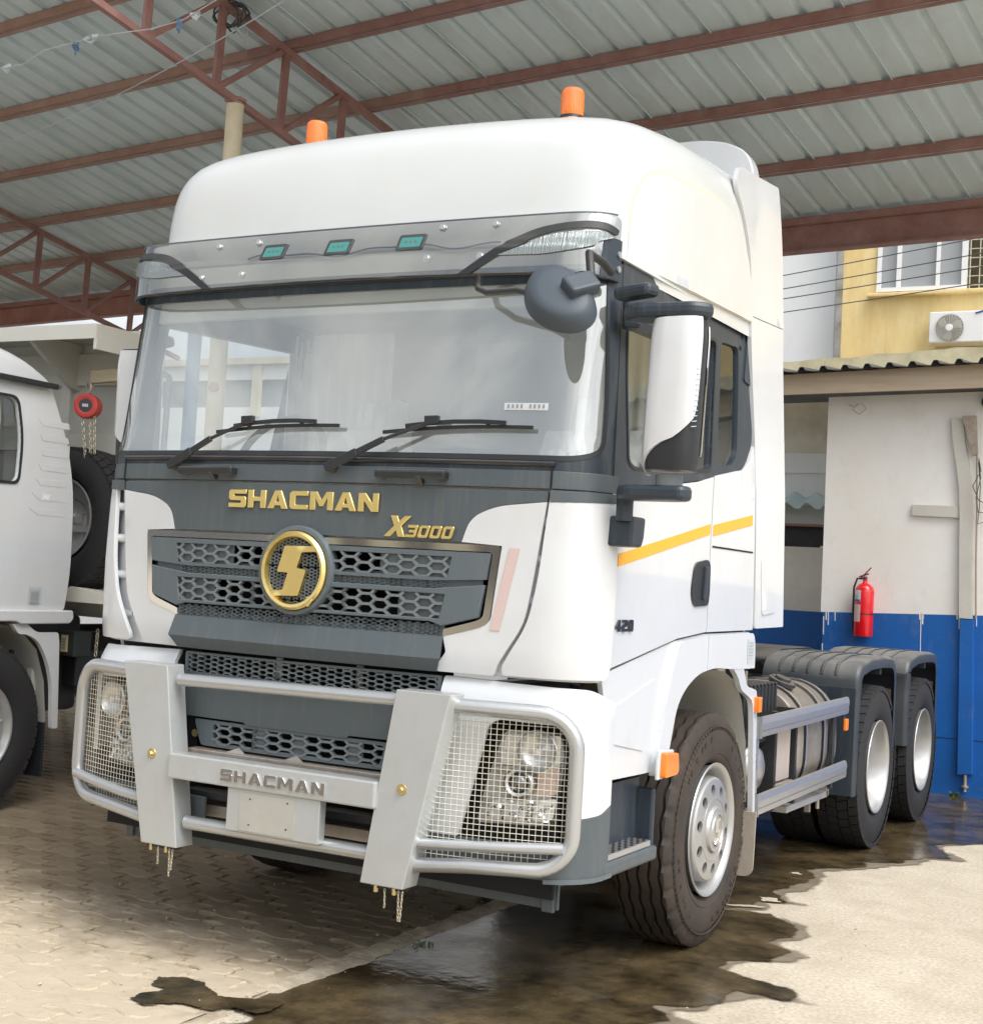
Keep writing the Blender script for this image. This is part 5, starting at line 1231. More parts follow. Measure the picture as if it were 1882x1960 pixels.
MB().bb(-.195, .250, -.258, -.215, .567, .735).build('plate_holder', SILVER, BG, bevel=.003)
MB().bb(-.130, .135, -.2605, -.2575, .575, .722).build('plate_backing', ALU_DIRTY, BG)
bpy.data.objects['plate_backing'].data.materials[0] = M('bare_plate', (.56, .565, .52), .4, .3, var=.15, vscale=6)
for x, z in ((-.08, .70), (.10, .705), (-.08, .60), (.10, .605)): MB().cyl((x, -.2606, z), (x, -.262, z), .0035, .0035, 8).build('plate_hole', VOID, BG)

# --- wheels
def steer_tyre(name, mat, r=.53, w=.30, n=220):
    mb = MB(); ribs = [-.098, -.050, 0.0, .050, .098]
    # profile as (x, radius, kind)
    pr = []
    pr += [(-w/2+.035, .300), (-w/2+.012, .325), (-w/2, .385), (-w/2+.003, .44), (-w/2+.014, .485), (-w/2+.022, .515), (-w/2+.033, r-.004)]
    xs = []
    for g_ in ribs: xs += [(g_-.0085, r+.000, g_), (g_-.007, r-.022, g_), (g_+.007, r-.022, g_), (g_+.0085, r, g_)]
    prof_ = [(x, rr_, None) for x, rr_ in pr]+xs+[(-x, rr_, None) for x, rr_ in pr[::-1]]
    m = len(prof_)
    for k in range(n):
        a = 2*pi*k/n
        zz = .0055*(abs(((k*1.0) % 8)-4)/2-1)*1.0
        notch = (k % 8) in (0, 1)
        for j, (x, rad, g_) in enumerate(prof_):
            if g_ is not None: x += zz
            if notch and abs(x) > w/2-.036 and rad > .47: rad -= .014
            crown = -.006*(x/(w/2))**2 if g_ is not None else 0
            mb.v.append((x, (rad+crown)*cos(a), (rad+crown)*sin(a)))
    for k in range(n):
        for j in range(m-1):
            k2 = (k+1) % n; mb.f.append((k*m+j, k*m+j+1, k2*m+j+1, k2*m+j))
    for sx in (-1, 1):
        for k in range(96):
            a = 2*pi*k/96; c_, s_ = cos(a), sin(a); xb = sx*(w/2-.0035)
            mb.bar((xb, .452*c_, .452*s_), (xb-sx*.004, .472*c_, .472*s_), .004, .004, (1, 0, 0))
        for k in range(40):
            a = 2*pi*k/40+.03*((k*7) % 3)
            if k % 10 > 5: continue
            for q in range(3):
                b_ = a+q*.018; mb.bar((sx*(w/2-.001), .408*cos(b_), .408*sin(b_)), (sx*(w/2-.0015), (.430-.007*(q == 1))*cos(b_), (.430-.007*(q == 1))*sin(b_)), .005, .005, (1, 0, 0))
    # raised sidewall rings
    for sx in (-1, 1):
        for rad in (.345, .40, .465):
            mb.lathe([(rad, .0), (rad+.003, .003), (rad+.006, 0)], (sx*(w/2-.004 if rad > .36 else w/2-.008), 0, 0), (sx, 0, 0), 64)
    return mb.mesh(name, mat, 35)
def drive_tyre(name, mat, r=.53, w=.28, n=48):
    mb = MB(); pr = [(-w/2+.035, .300), (-w/2+.012, .325), (-w/2, .385), (-w/2+.003, .44), (-w/2+.014, .485), (-w/2+.020, .507), (0, .512)]
    full = pr+[(-x, q) for x, q in pr[::-1][1:]]
    for k in range(96):
        a = 2*pi*k/96
        for x, q in full: mb.v.append((x, q*cos(a), q*sin(a)))
    m = len(full)
    for k in range(96):
        for j in range(m-1): k2 = (k+1) % 96; mb.f.append((k*m+j, k*m+j+1, k2*m+j+1, k2*m+j))
    cols = [(-.132, -.072), (-.066, -.004), (.004, .066), (.072, .132)]
    for ci, (xa, xb) in enumerate(cols):
        for k in range(n):
            a = 2*pi*(k+(ci % 2)*.5)/n; da = 2*pi/n*.44; sk_ = .03*(1 if ci < 2 else -1)
            vs = []
            for rad in (.500, r):
                for x, aa in ((xa, a-da), (xb, a-da+sk_), (xb, a+da+sk_), (xa, a+da)):
                    ra = rad-.008*(abs(x)/(w/2))**2; vs.append((x, ra*cos(aa), ra*sin(aa)))
            mb.add(vs, [(4, 5, 6, 7), (0, 1, 5, 4), (1, 2, 6, 5), (2, 3, 7, 6), (3, 0, 4, 7)])
    return mb.mesh(name, mat, 35)
ST = steer_tyre('tyre', RUBBER); DT = drive_tyre('tyre', RUBBER_D)
# steer rim (outer face at +x)
def steer_rim():
    mb = MB(); mb.lathe([(.300, -.10), (.285, .10), (.295, .138), (.303, .145), (.300, .150), (.288, .146), (.275, .128), (.262, .085), (.252, .055), (.240, .030), (.232, .022)], (0, 0, 0), (1, 0, 0), 72)
    return mb.mesh('rim', RIM, 40)
def hub_disc():
    hs = [[(.158*cos(2*pi*(k+.5)/10)+.017*cos(2*pi*j/14), .158*sin(2*pi*(k+.5)/10)+.023*sin(2*pi*j/14)) for j in range(14)] for k in range(10)]
    hs = []
    for k in range(10):
        a = 2*pi*(k+.5)/10; c = (.182*cos(a), .182*sin(a))
        hs.append([(c[0]+.026*cos(2*pi*j/14), c[1]+.026*sin(2*pi*j/14)) for j in range(14)])
    V, F = fill(circ(.226, 64), hs, .03)
    n = len(V); mb = MB()
    def z(u, v): q = math.hypot(u, v); return .156-.010*max(0, (q-.12)/.105)**2
    vs = [(z(u, v), u, v) for u, v in V]+[(z(u, v)-.016, u, v) for u, v in V]
    fs = list(F)+[tuple(i+n for i in f[::-1]) for f in F]; E_ = {(a, b) for f in F for a, b in ((f[0], f[1]), (f[1], f[2]), (f[2], f[0]))}
    fs += [(b, a, a+n, b+n) for a, b in E_ if (b, a) not in E_]
    mb.add(vs, fs)
    mb.lathe([(.226, .146), (.236, .138), (.240, .110), (.236, .03)], (0, 0, 0), (1, 0, 0), 64)
    mb.lathe([(.150, .148), (.147, .156), (.138, .158), (.134, .148)], (0, 0, 0), (1, 0, 0), 64)
    return mb.mesh('hub_cover', RIM, 40)
def cap_mesh():
    return MB().lathe([(0, .172), (.075, .172), (.082, .168), (.088, .171), (.098, .169), (.104, .162), (.110, .150), (.114, .140)], (0, 0, 0), (1, 0, 0), 48).mesh('hub_cap', RIM, 30)
SR = steer_rim(); HD = hub_disc(); HC = cap_mesh()
def wheel_emblem(parent):
    q = [(-.030, .058), (.030, .058), (.034, .040), (.006, .036), (.002, .008), (.030, .004), (.018, -.058), (-.036, -.058), (-.036, -.042), (-.008, -.040), (-.004, -.008), (-.034, -.004)]
    MB().prism(rnd(q, .004, 2), lambda u, v, d: Vector((d, u, v)), .172, .180).build('cap_emblem', CHROME, parent, bevel=.002)
    MB().lathe([(.066, .171), (.070, .177), (.076, .171)], (0, 0, 0), (1, 0, 0), 40).build('cap_ring', CHROME2, parent, smooth=40)
for sg in (1, -1):
    w = MB().lathe([(.10, -.12), (.24, -.05), (.24, .0), (.2, .02), (0, .02)], (0, 0, 0), (sg, 0, 0), 32).build('steer_wheel', BLACKM, T, loc=(sg*1.055, 1.5, .53 if sg > 0 else .545))
    w.rotation_euler = (radians(7), 0, 0)
    t = link('tyre', ST, w)
    for me in (SR, HD, HC):
        o = link(me.name, me, w)
        if sg < 0: o.rotation_euler = (0, 0, pi)
    MB().lathe([(.236, .05), (0, .07)], (0, 0, 0), (sg, 0, 0), 32).build('brake_drum', BLACKM, w)
    if sg > 0: wheel_emblem(w)
def bowl_rim():
    return MB().lathe([(.300, -.12), (.288, .10), (.297, .128), (.303, .136), (.299, .141), (.287, .136), (.276, .118), (.262, .075), (.25, .03), (.238, -.035), (.205, -.055), (.15, -.06), (.145, -.05), (.13, .04), (.12, .055), (0, .06)], (0, 0, 0), (1, 0, 0), 72).mesh('rim', RIM, 40)
BR = bowl_rim()
NUT = MB().lathe([(.016, 0), (.016, .02), (.010, .022), (.009, .035), (0, .035)], (0, 0, 0), (1, 0, 0), 6).mesh('wheel_nut', RIM)
for yw in (4.675, 6.075):
    for sg in (1, -1):
        w = MB().cyl((-.25*sg, 0, 0), (.0, 0, 0), .12).build('dual_wheel', BLACKM, T, loc=(sg*1.075, yw, .53 if sg > 0 else .545))
        o = link('tyre', DT, w); o.rotation_euler = (.3, 0, 0); link('tyre', DT, w, loc=(-sg*.31, 0, 0))
        r_o = link('rim', BR, w)
        if sg < 0: r_o.rotation_euler = (0, 0, pi)
        if sg > 0:
            for k in range(10):
                a = 2*pi*k/10; link('wheel_nut', NUT, w, loc=(-.058, .175*cos(a), .175*sin(a)))
    MB().cyl((-1.0, yw, .53), (1.0, yw, .53), .07).lathe([(0, -.2), (.16, -.14), (.2, 0), (.16, .14), (0, .2)], (0, yw, .53), (0, 1, 0), 20).build('drive_axle', BLACKM, T, smooth=40)
MB().bb(-.9, .9, 1.44, 1.56, .42, .52).build('front_axle', BLACKM, T)

# --- chassis and rear equipment
for sg in (1, -1):
    MB().bb(min(sg*.39, sg*.41), max(sg*.39, sg*.41), .1, 7.0, .74, 1.04).bb(min(sg*.33, sg*.39), max(sg*.33, sg*.39), .1, 7.0, 1.02, 1.04).bb(min(sg*.33, sg*.39), max(sg*.33, sg*.39), .1, 7.0, .74, .76).build('chassis_rail', BLACKM, T)
for yy in (2.2, 3.3, 4.3, 5.4, 6.9): MB().bb(-.39, .39, yy, yy+.12, .82, .98).build('crossmember', BLACKM, T)
MB().prism(rnd([(4.75, 1.06), (5.75, 1.06), (5.9, 1.20), (5.6, 1.24), (4.9, 1.24), (4.7, 1.17)], .04), lambda u, v, d: Vector((d, u, v)), -.46, .46).build('fifth_wheel', BLACKM, T, bevel=.01)
MB().bb(-.5, .6, 2.05, 2.45, 1.1, 1.5).build('engine_block', BLACKM, T, bevel=.05)
MB().tube([(.1, 2.5, 1.40), (.5, 2.42, 1.46), (.85, 2.30, 1.42), (1.0, 2.2, 1.30)], .09, 14).build('air_duct', BLACK, T, smooth=60)
MB().lathe([(0, .2), (.14, .19), (.17, .12), (.17, -.12), (0, -.14)], (.62, 2.62, 1.33), (0, 1, .1), 24).build('air_cleaner', BLACK, T, smooth=40)
MB().cyl((.70, 2.8, 1.40), (.80, 2.84, 1.41), .012).build('duct_nipple', ALU_DIRTY, T)
for k in range(5): MB().tube([(-.3+.2*k, 2.5, 1.12+.02*k), (-.1+.15*k, 3.0, 1.22), (.1+.1*k, 3.6, 1.08)], .014, 6).build('air_hose', BLACK, T, smooth=60)
# battery box with ribs
bbx = MB().bb(.78, 1.12, 2.13, 2.66, .90, 1.135).build('battery_box', BLACK, T, bevel=.008)
for k in range(9):
    yy = 2.16+.06*k; MB().bb(.77, 1.128, yy-.010, yy+.010, .92, 1.152).build('box_rib', BLACK, bbx, bevel=.006)
MB().bb(.76, 1.10, 2.08, 2.72, .84, .90).build('box_tray', BLACKM, T)
MB().lathe([(0, .05), (.05, .05), (.055, .0), (.05, -.08), (0, -.08)], (.98, 2.06, 1.20), (0, 0, 1), 20).build('reservoir_cap', ALU_DIRTY, T, smooth=40)
MB().bb(1.0, 1.1, 2.0, 2.1, 1.03, 1.16).build('valve_block', BLACKM, T)
MB().bb(1.06, 1.09, 2.22, 2.25, 1.15, 1.22).build('valve_block', ALU_DIRTY, T)
# air tanks behind the front wheel
AT = MB().lathe([(0, .26), (.05, .255), (.10, .235), (.13, .195), (.138, .15), (.138, -.45), (0, -.47)], (.90, 2.36, .72), (1, 0, 0), 32).build("air_tank", M("grey_metal_tank", (.42, .43, .44), .33, .7), T, smooth=50)
MB().lathe([(.142, .10), (.142, .085)], (.90, 2.42, .72), (1, 0, 0), 32).build('tank_weld', ALU, AT)
MB().prism(rnd([(2.62, .62), (2.90, .62), (2.90, .88), (2.86, .93), (2.62, .93)], .01), lambda u, v, d: Vector((d, u, v)), .60, 1.14).build('urea_tank', M('dusty_white_tank', (.42, .37, .35), .6, var=.1), T, bevel=.01)
MB().bb(.6, 1.15, 2.58, 2.62, .48, 1.0).build('tank_bracket', BLACKM, T); MB().bb(.6, 1.16, 2.93, 2.97, .48, 1.0).build('tank_bracket', BLACKM, T)
MB().bb(.8, 1.16, 2.6, 2.95, .56, .61).build('tank_shelf', ALU_DIRTY, T)
# fuel tank
tk = []
def rrect(cx_, cz_, hx, hz, r, n=8):
    o = []
    for (sx, sz, a_) in ((1, -1, -pi/2), (1, 1, 0), (-1, 1, pi/2), (-1, -1, pi)):
        for i in range(n+1):
            a = a_+pi/2*i/n; o.append((cx_+sx*(hx-r)+r*cos(a), cz_+sz*(hz-r)+r*sin(a)))
    return o
sec = rrect(.84, .785, .33, .325, .26, 10)
ft = MB(); ys = [2.95, 2.955, 2.975, 3.75, 3.77, 3.775]; sc2 = [.90, .96, 1, 1, .96, .90]
for yy, k in zip(ys, sc2): ft.v += [(.84+(x-.84)*k, yy, .785+(z-.785)*k) for x, z in sec]
n = len(sec)
for i in range(len(ys)-1):
    for k in range(n): ft.f.append((i*n+k, i*n+(k+1) % n, (i+1)*n+(k+1) % n, (i+1)*n+k))
ft.f.append(tuple(range(n))[::-1]); ft.f.append(tuple(5*n+k for k in range(n)))
FT = ft.build('fuel_tank', M('grimy_tank_alloy', (.36, .345, .32), .4, .55, var=.45, vscale=4, c2=(.20, .17, .14)), T, smooth=40)
for yy in (3.08, 3.45, 3.66):
    for o_, mt, wd in ((.006, BLACK, .06), (.010, ALU, .03)):
        sec2 = rrect(.84, .785, .33+o_, .325+o_, .265, 10); b_ = MB()
        for dy in (-wd/2, wd/2): b_.v += [(x, yy+dy, z) for x, z in sec2]
        m = len(sec2)
        for k in range(m): b_.f.append((k, (k+1) % m, m+(k+1) % m, m+k))
        b_.build('tank_strap', mt, FT, smooth=40)
MB().lathe([(0, .045), (.045, .045), (.05, .03), (.078, .028), (.082, .012), (.07, .0), (.07, -.03)], (.98, 3.20, 1.105), (.35, -.05, 1), 28).build('fuel_cap', BLACK, FT, smooth=40)
MB().bar((.93, 3.2, 1.155), (1.04, 3.2, 1.115), .02, .012).build('cap_grip', ALU_DIRTY, FT)
MB().bb(.5, 1.12, 2.95, 3.8, .42, .455).build('tank_support', LAMPBODY, T)
MB().bar((1.05, 3.62, .42), (1.05, 3.62, .34), .03).bar((1.0, 3.8, .45), (1.12, 3.8, .45), .05).cyl((1.06, 3.8, .40), (1.06, 3.8, .34), .012).build('support_clamp', ALU_DIRTY, T)
# side guard rails
def guard_rail(z0, z1, y0, y1):
    pr_ = [(0, 0), (.012, .004), (.016, .03), (.012, .034), (.014, .038), (.018, .07), (.012, .098), (0, .104)]
    mb = MB(); n = len(pr_)
    for yy, zz in ((y0, z0), (y1, z1)): mb.v += [(1.212+x, yy, zz+z) for x, z in pr_]
    for i in range(n-1): mb.f.append((i, i+1, n+i+1, n+i))
    mb.f.append(tuple(range(n))[::-1]); mb.f.append(tuple(n+i for i in range(n))); mb.f.append((0, n, 2*n-1, n-1))
    G = mb.build('side_guard_rail', ALU, T)
    MB().bar((1.2265, y0, z0+.035), (1.2265, y1, z1+.035), .003, .004).build('rail_groove', CHROME2, G)
    MB().bar((1.219, y0-.006, z0+.0), (1.219, y0-.006, z0+.106), .03, .016, (0, 1, 0)).build('rail_end_plate', ALU, G)
guard_rail(.903, .925, 2.085, 3.79); guard_rail(.520, .545, 2.085, 3.80)
MB().bb(1.19, 1.205, 2.05, 2.13, .50, 1.0).build('rail_bracket', ALU, T)
for k in range(4): MB().bar((1.206, 2.06, .86-.035*k), (1.206, 2.10, .862-.035*k), .005, .004).build('bracket_slot', CHROME2, T)
MB().bb(1.18, 1.2, 3.55, 3.6, .50, 1.0).build('rail_bracket', BLACKM, T)
MB().bb(1.215, 1.235, 3.72, 3.77, .83, .90).build('side_marker', ORANGE, T, bevel=.005); MB().bb(1.205, 1.216, 3.71, 3.78, .82, .935).build('marker_base', BLACK, T)
# rear fenders
for yw in (4.675, 6.075):
    for sg in (1, -1):
        pr_ = []
        if yw < 5: pr_ = [(-.64, .40), (-.645, .95), (-.62, 1.08)]
        else: pr_ = [(-.60, .60), (-.62, .95), (-.60, 1.08)]
        pr_ += [(-.62+.14*(1-cos(a)), 1.08+.14*sin(a)*1.0) for a in [pi/2*i/8 for i in range(1, 9)]]
        pr_ += [(-.30, 1.245), (.0, 1.25), (.20, 1.245)]
        pr_ += [(.26+.17*sin(a), 1.07+.17*cos(a)) for a in [pi/2*i/8 for i in range(0, 9)]]
        pr_ += [(.435, .90), (.44, .62)]
        outer = [(yw+a, z) for a, z in pr_]
        # inner offset
        inn = []
        for i, (y_, z_) in enumerate(outer):
            a = Vector(outer[max(i-1, 0)]); b_ = Vector(outer[min(i+1, len(outer)-1)]); t_ = (b_-a).normalized(); nn = Vector((t_.y, -t_.x)); inn.append((y_+nn.x*.018, z_+nn.y*.018))
        lip = []
        for i, (y_, z_) in enumerate(outer):
            a = Vector(outer[max(i-1, 0)]); b_ = Vector(outer[min(i+1, len(outer)-1)]); t_ = (b_-a).normalized(); nn = Vector((t_.y, -t_.x)); lip.append((y_+nn.x*.075, z_+nn.y*.075))
        mb = MB(); n = len(outer)
        xs_ = [.60, 1.185, 1.208, 1.215]; shr = [0, 0, .008, .022]
        for x, sh_ in zip(xs_, shr):
            for i, (y_, z_) in enumerate(outer):
                k = sh_/.075; mb.v.append((sg*x, y_+(lip[i][0]-y_)*k, z_+(lip[i][1]-z_)*k))
        for q in lip: mb.v.append((sg*1.215, q[0], q[1]))
        for q in inn: mb.v.append((sg*.60, q[0], q[1]))
        for j in range(4):
            for i in range(n-1): a = j*n+i; mb.f.append((a, a+1, a+n+1, a+n))
        Fd = mb.build('rear_fender', FENDER, T, smooth=45)
        for j, x in enumerate((.70, .79, .88, .97, 1.06)):
            g_ = MB(); lo_, hi_ = 4, n-8
            pts = [Vector((sg*x, q[0], q[1])) for q in outer[lo_:hi_]]
            for p, q in zip(pts, pts[1:]): g_.bar(p+Vector((0, 0, .001)), q+Vector((0, 0, .001)), .008, .006)
            g_.build('fender_groove', BLACK, Fd)
            g2_ = MB()
            for p, q in zip(pts, pts[1:]): g2_.bar(p+Vector((sg*.012, 0, .002)), q+Vector((sg*.012, 0, .002)), .012, .012)
            g2_.build('fender_rib', FENDER, Fd, smooth=45)
        if yw < 5:
            for x in (.80, 1.0, 1.12): MB().bar((sg*x, yw-.648, .44), (sg*x, yw-.65, 1.02), .012, .012, (0, -1, 0)).build('skirt_rib', DARK2, Fd, bevel=.003)
            MB().bb(min(sg*.62, sg*1.21), max(sg*.62, sg*1.21), yw-.655, yw-.64, .40, 1.07).build('fender_skirt', DARK2, Fd, bevel=.006)
        # brush flap behind
        bz = .21
        MB().prism([(yw+.36, 1.02), (yw+.405, 1.0), (yw+.415, bz), (yw+.375, bz)], lambda u, v, d: Vector((sg*d, u, v)), .62, 1.19).build('spray_flap', BRUSH, T)
        bl_ = MB()
        for i in range(44):
            zz = .25+i*.0175
            bl_.bar((sg*1.185, yw+.37, zz), (sg*1.185, yw+.425, zz-.004), .006, .006)
        bl_.build('spray_bristle', BRUSH, T)
        MB().bb(min(sg*.4, sg*1.2), max(sg*.4, sg*1.2), yw-.02, yw+.03, 1.13, 1.17).build('fender_bracket', BLACKM, T)
MB().bb(-.95, .95, 6.95, 7.0, .6, .7).build('rear_underrun_bar', BLACKM, T)

# ------------------------------------------------------------------ the open steel shed
PSI, SL, H0 = 0.12878, 0.2059, 5.5
SP, CP = sin(PSI), cos(PSI)
def RP(e, n, d=0.0):
    """point on the roof plane: e = distance down the slope (plan), n = sideways; d = height above it"""
    return Vector((e*SP+n*CP, e*CP-n*SP, H0-math.tan(SL)*e+d))
shed = thing('steel_shed', 'open shed with a corrugated lean-to roof on red oxide trusses and a cream pipe post', 'shed', (0, 0, 0))
E0, E1, NL, NR = 0.80, 5.50, -14.70, 1.65
pitch = .205; shw = pitch*4
i = 0; n0 = NL
rs = MB()
def rib_prof(nr):
    P = []
    for k in range(nr):
        b = k*pitch; P += [(b, 0), (b+.145, 0), (b+.160, .030), (b+.188, .030)]
    P.append((nr*pitch, 0)); P += [(nr*pitch+.05, 0.0)]
    return P
sheets = {}
P4 = rib_prof(4); nn_ = len(P4)
sm = MB()
for e in (E0, E1):
    for a, h in P4: sm.v.append(tuple(RP(e, a, h)-RP(0, 0)))
for k in range(nn_-1): sm.f.append((k, k+1, nn_+k+1, nn_+k))
sme = sm.mesh('roof_sheet', GALV)
n0 = NL; k = 0
while n0 < NR-.1:
    o = link('roof_sheet', sme, shed); o.location = RP(0, n0, .033+(.0015 if k % 2 else 0)); n0 += shw; k += 1
NRr = n0
# lap seams: a slim second edge under each lap
for q in range(k):
    nq = NL+shw*q
    MB().bar(RP(E0, nq+.012, .024), RP(E1, nq+.012, .024), .004, .010).build('sheet_lap', GALV, shed)
# purlins
PE = [0.92, 1.42, 2.26, 3.04, 3.81, 4.59]
for j, e in enumerate(PE):
    mt = RED_STEEL
    for a, b_, mt in ((NL, -3.2, RUST_STEEL), (-3.2, -1.4, RUST_STEEL), (-1.4, NRr, RED_STEEL)):
        if a == -3.2: continue
        a2 = a if a == NL else -3.0+ (0.9 if j % 2 else 0); b2 = b_ if b_ == NRr else -3.0+(0.9 if j % 2 else 0)
        MB().bar(RP(e, a2, .003), RP(e, b2, .003), .038, .056, RP(0, 0, 1)-RP(0, 0)).bar(RP(e+.035, a2, -.025), RP(e+.035, b2, -.025), .04, .006, (0, 0, 1)).build('purlin', mt, shed)
MB().bar(RP(5.34, NL, -.02), RP(5.34, NRr, -.02), .06, .05).build('purlin', RED_STEEL, shed)
for a, b_, mt in ((NL, -2.6, PINK_STEEL), (-2.6, NRr, RED_STEEL)):
    eb = MB(); c0 = RP(5.36, a, -.14); c1 = RP(5.36, b_, -.14)
    eb.bar(c0, c1, .012, .20).bar(c0+Vector((0, 0, .10)), c1+Vector((0, 0, .10)), .09, .014).bar(c0-Vector((0, 0, .10)), c1-Vector((0, 0, .10)), .09, .014)
    eb.build('eave_beam', mt, shed)
# trusses
def truss(nn, e0, e1, ea):
    tr = bpy.data.objects.new('truss', MB().bar(RP(e0-.5, nn, -.055), RP(e1, nn, -.055), .046, .046).mesh('truss_top_chord', RED_STEEL)); col.objects.link(tr); tr.parent = shed
    MB().bar(RP(e0-.5, nn, -.60), RP(e1+.35, nn, -.60), .042, .042).build('bottom_chord', RED_STEEL, tr)
    e = ea
    while e > e0-.6: e -= .57
    while e < e1:
        e += .57
        if e > e1+.1: break
        a = RP(e, nn, -.60); b_ = RP(e+.02, nn, -.06)
        MB().bar(a, b_, .036, .036, (0, 1, 0)).bar(a+Vector((.015, 0, 0)), b_+Vector((.015, 0, 0)), .004, .06, (0, 1, 0)).build('truss_post', RED_STEEL, tr)
        if e+.55 < e1+.3: MB().bar(RP(e+.03, nn, -.585), RP(e+.55, nn, -.075), .034, .034, (1, 0, 0)).build('truss_diagonal', RED_STEEL, tr)
truss(-2.62, 0.80, 5.3, 2.21); truss(-7.42, 0.80, 5.35, 3.88); truss(-12.2, .80, 5.35, 3.88)
pole = Vector((-2.375, 2.15, 0))
po = MB().cyl(pole, pole+Vector((0, 0, 4.50)), .056, .056, 24).build('roof_post', CREAM, shed, smooth=40)
MB().cyl(pole+Vector((0, 0, 4.50)), pole+Vector((0, 0, 4.545)), .05, .045, 20).bar(pole+Vector((-.06, 0, 4.53)), pole+Vector((.06, 0, 4.53)), .07, .02).build('post_weld', RUST_STEEL, po)
MB().lathe([(0, .062), (.03, .062), (.035, .05)], pole+Vector((0, 0, 2.70)), (.35, -.9, 0), 16).build('post_patch', RUST_STEEL, po)
for q in (Vector((-7.9, 7.1, 0)), Vector((2.25, 5.0, 0)), Vector((2.45, -.9, 0)), Vector((-7.3, .2, 0))):
    pass
# post on the far truss, standing behind the tipper
MB().cyl((-7.17, 2.4, 0), (-7.17, 2.4, 4.5), .056, .056, 20).build('roof_post', CREAM, shed, smooth=40)

# coil of cable hanging at the truss
cw = thing('cable_coil', 'coil of black cable hung on the near truss under the roof', 'cable coil', RP(1.72, -2.60, -.10))
rg = random.Random(2)
for k in range(7):
    c = Vector((rg.uniform(-.02, .02), rg.uniform(-.02, .02), rg.uniform(-.03, .02))); a_ = .10+rg.uniform(-.015, .015); b_ = .075+rg.uniform(-.012, .01)
    MB().tube([c+Vector((a_*cos(t), .03*sin(t*2+k), b_*sin(t))) for t in [2*pi*i/26 for i in range(26)]], .006, 6, closed=True).build('cable_loop', CABLE, cw, smooth=60)
MB().tube([(.03, 0, -.06), (.10, 0, -.14), (.13, .0, -.12), (.14, 0, -.22)], .004, 5).build('cable_tail', PLAST, cw)
MB().tube([(.0, 0, -.06), (.05, 0, -.12), (.09, .0, -.16)], .004, 5).build('cable_tail', PLAST, cw)
# sagging cord with plastic rags
cd = thing('sagging_cord', 'thin cord with torn plastic rags strung under the roof sheets at the left', 'cord', (0, 0, 0))
cpts = [Vector((-4.6, 1.55, 4.62)), Vector((-3.6, 1.35, 4.60)), Vector((-3.30, 1.27, 4.57)), Vector((-3.05, 1.20, 4.60)), Vector((-2.60, 1.19, 4.62)), Vector((-2.2, 1.17, 4.60)), Vector((-1.95, 1.15, 4.61)), Vector((-1.6, 1.06, 4.66)), Vector((-1.2, 1.0, 4.75))]
MB().tube(cpts, .0035, 5).build('cord', LAMPBODY, cd, smooth=60)
def rag(p, w, h, mt, seed):
    V, F = fill(rnd([(-w/2, 0), (w/2, .01), (w*.4, -h*.6), (w*.1, -h), (-w*.3, -h*.5)], .01), (), .02)
    MB().add([(p[0]+u, p[1]+.02*noise.noise(Vector((u*30, v*30, seed))), p[2]+v+.01*noise.noise(Vector((u*20, v*9, seed+3)))) for u, v in V], F).build('plastic_rag', mt, cd)
rag((-3.52, 1.33, 4.61), .10, .05, PLAST, 1); rag((-2.68, 1.19, 4.63), .14, .05, PLAST, 2); rag((-2.80, 1.19, 4.61), .05, .09, PLASTB, 3); rag((-1.98, 1.15, 4.62), .06, .09, PLASTB, 4); rag((-1.85, 1.13, 4.63), .08, .05, PLAST, 5)
ro = MB().tube([Vector((-4.6+5.4*t, 2.2-1.9*t, 4.45+.35*t-.16*4*t*(1-t))) for t in [i/24 for i in range(25)]], .0035, 5).build('thin_rope', PLAST, label='thin pale rope sagging across the underside of the shed roof', cat='rope')
MB().tube([Vector((-1.35+3.2*t, .9+.2*t, 4.78+.05*t-.10*4*t*(1-t))) for t in [i/24 for i in range(25)]], .0035, 5).build('thin_rope', PLAST, label='thin pale rope near the top edge of the view above the truck roof', cat='rope')

# ------------------------------------------------------------------ blue and white wall building behind the truck
WBD = thing('workshop_building', 'low white workshop wall with a blue painted base, timber fascia and corrugated roof edge', 'building', (0, 0, 0))
YW = 7.75
def wallq(name, pts, y0, y1, mt, parent, **kw): return MB().prism(pts, lambda u, v, d: Vector((u, d, v)), y0, y1).build(name, mt, parent, **kw)
wallq('wall', [(-.03, 1.479), (6.0, 1.72), (6.0, 3.75), (-.05, 3.40)], YW, YW+1.1, OFFW, WBD)
wallq('painted_base', [(-.005, 0), (6.0, 0), (6.0, 1.72), (-.005, 1.478)], YW-.006, YW+.10, BLUE, WBD)
# white drips running over the top of the blue paint
rg = random.Random(11)
for x in (.02, .04, .10, .83, .855, .86, 1.14, 1.30, 1.16):
    z1 = 1.479+.040*x; l = rg.uniform(.03, .12); MB().bar((x, YW-.008, z1+.01), (x+.004, YW-.008, z1-l), rg.uniform(.006, .012), .002, (0, -1, 0)).build('paint_drip', OFFW, WBD)
for z0, z1 in ((1.05, 1.2), (1.28, 1.44)): MB().bar((.0, YW-.008, z1), (.005, YW-.008, z0), .008, .002, (0, -1, 0)).build('paint_drip', OFFW, WBD)
MB().bar((.842, YW-.008, 1.51), (.855, YW-.008, 1.0), .006, .002, (0, -1, 0)).build('paint_drip', OFFW, WBD)
MB().bar((.9, YW-.008, .478), (6, YW-.008, .50), .006, .002, (0, -1, 0)).build('base_seam', M('dark_blue_seam', (.008, .03, .12), .6), WBD)
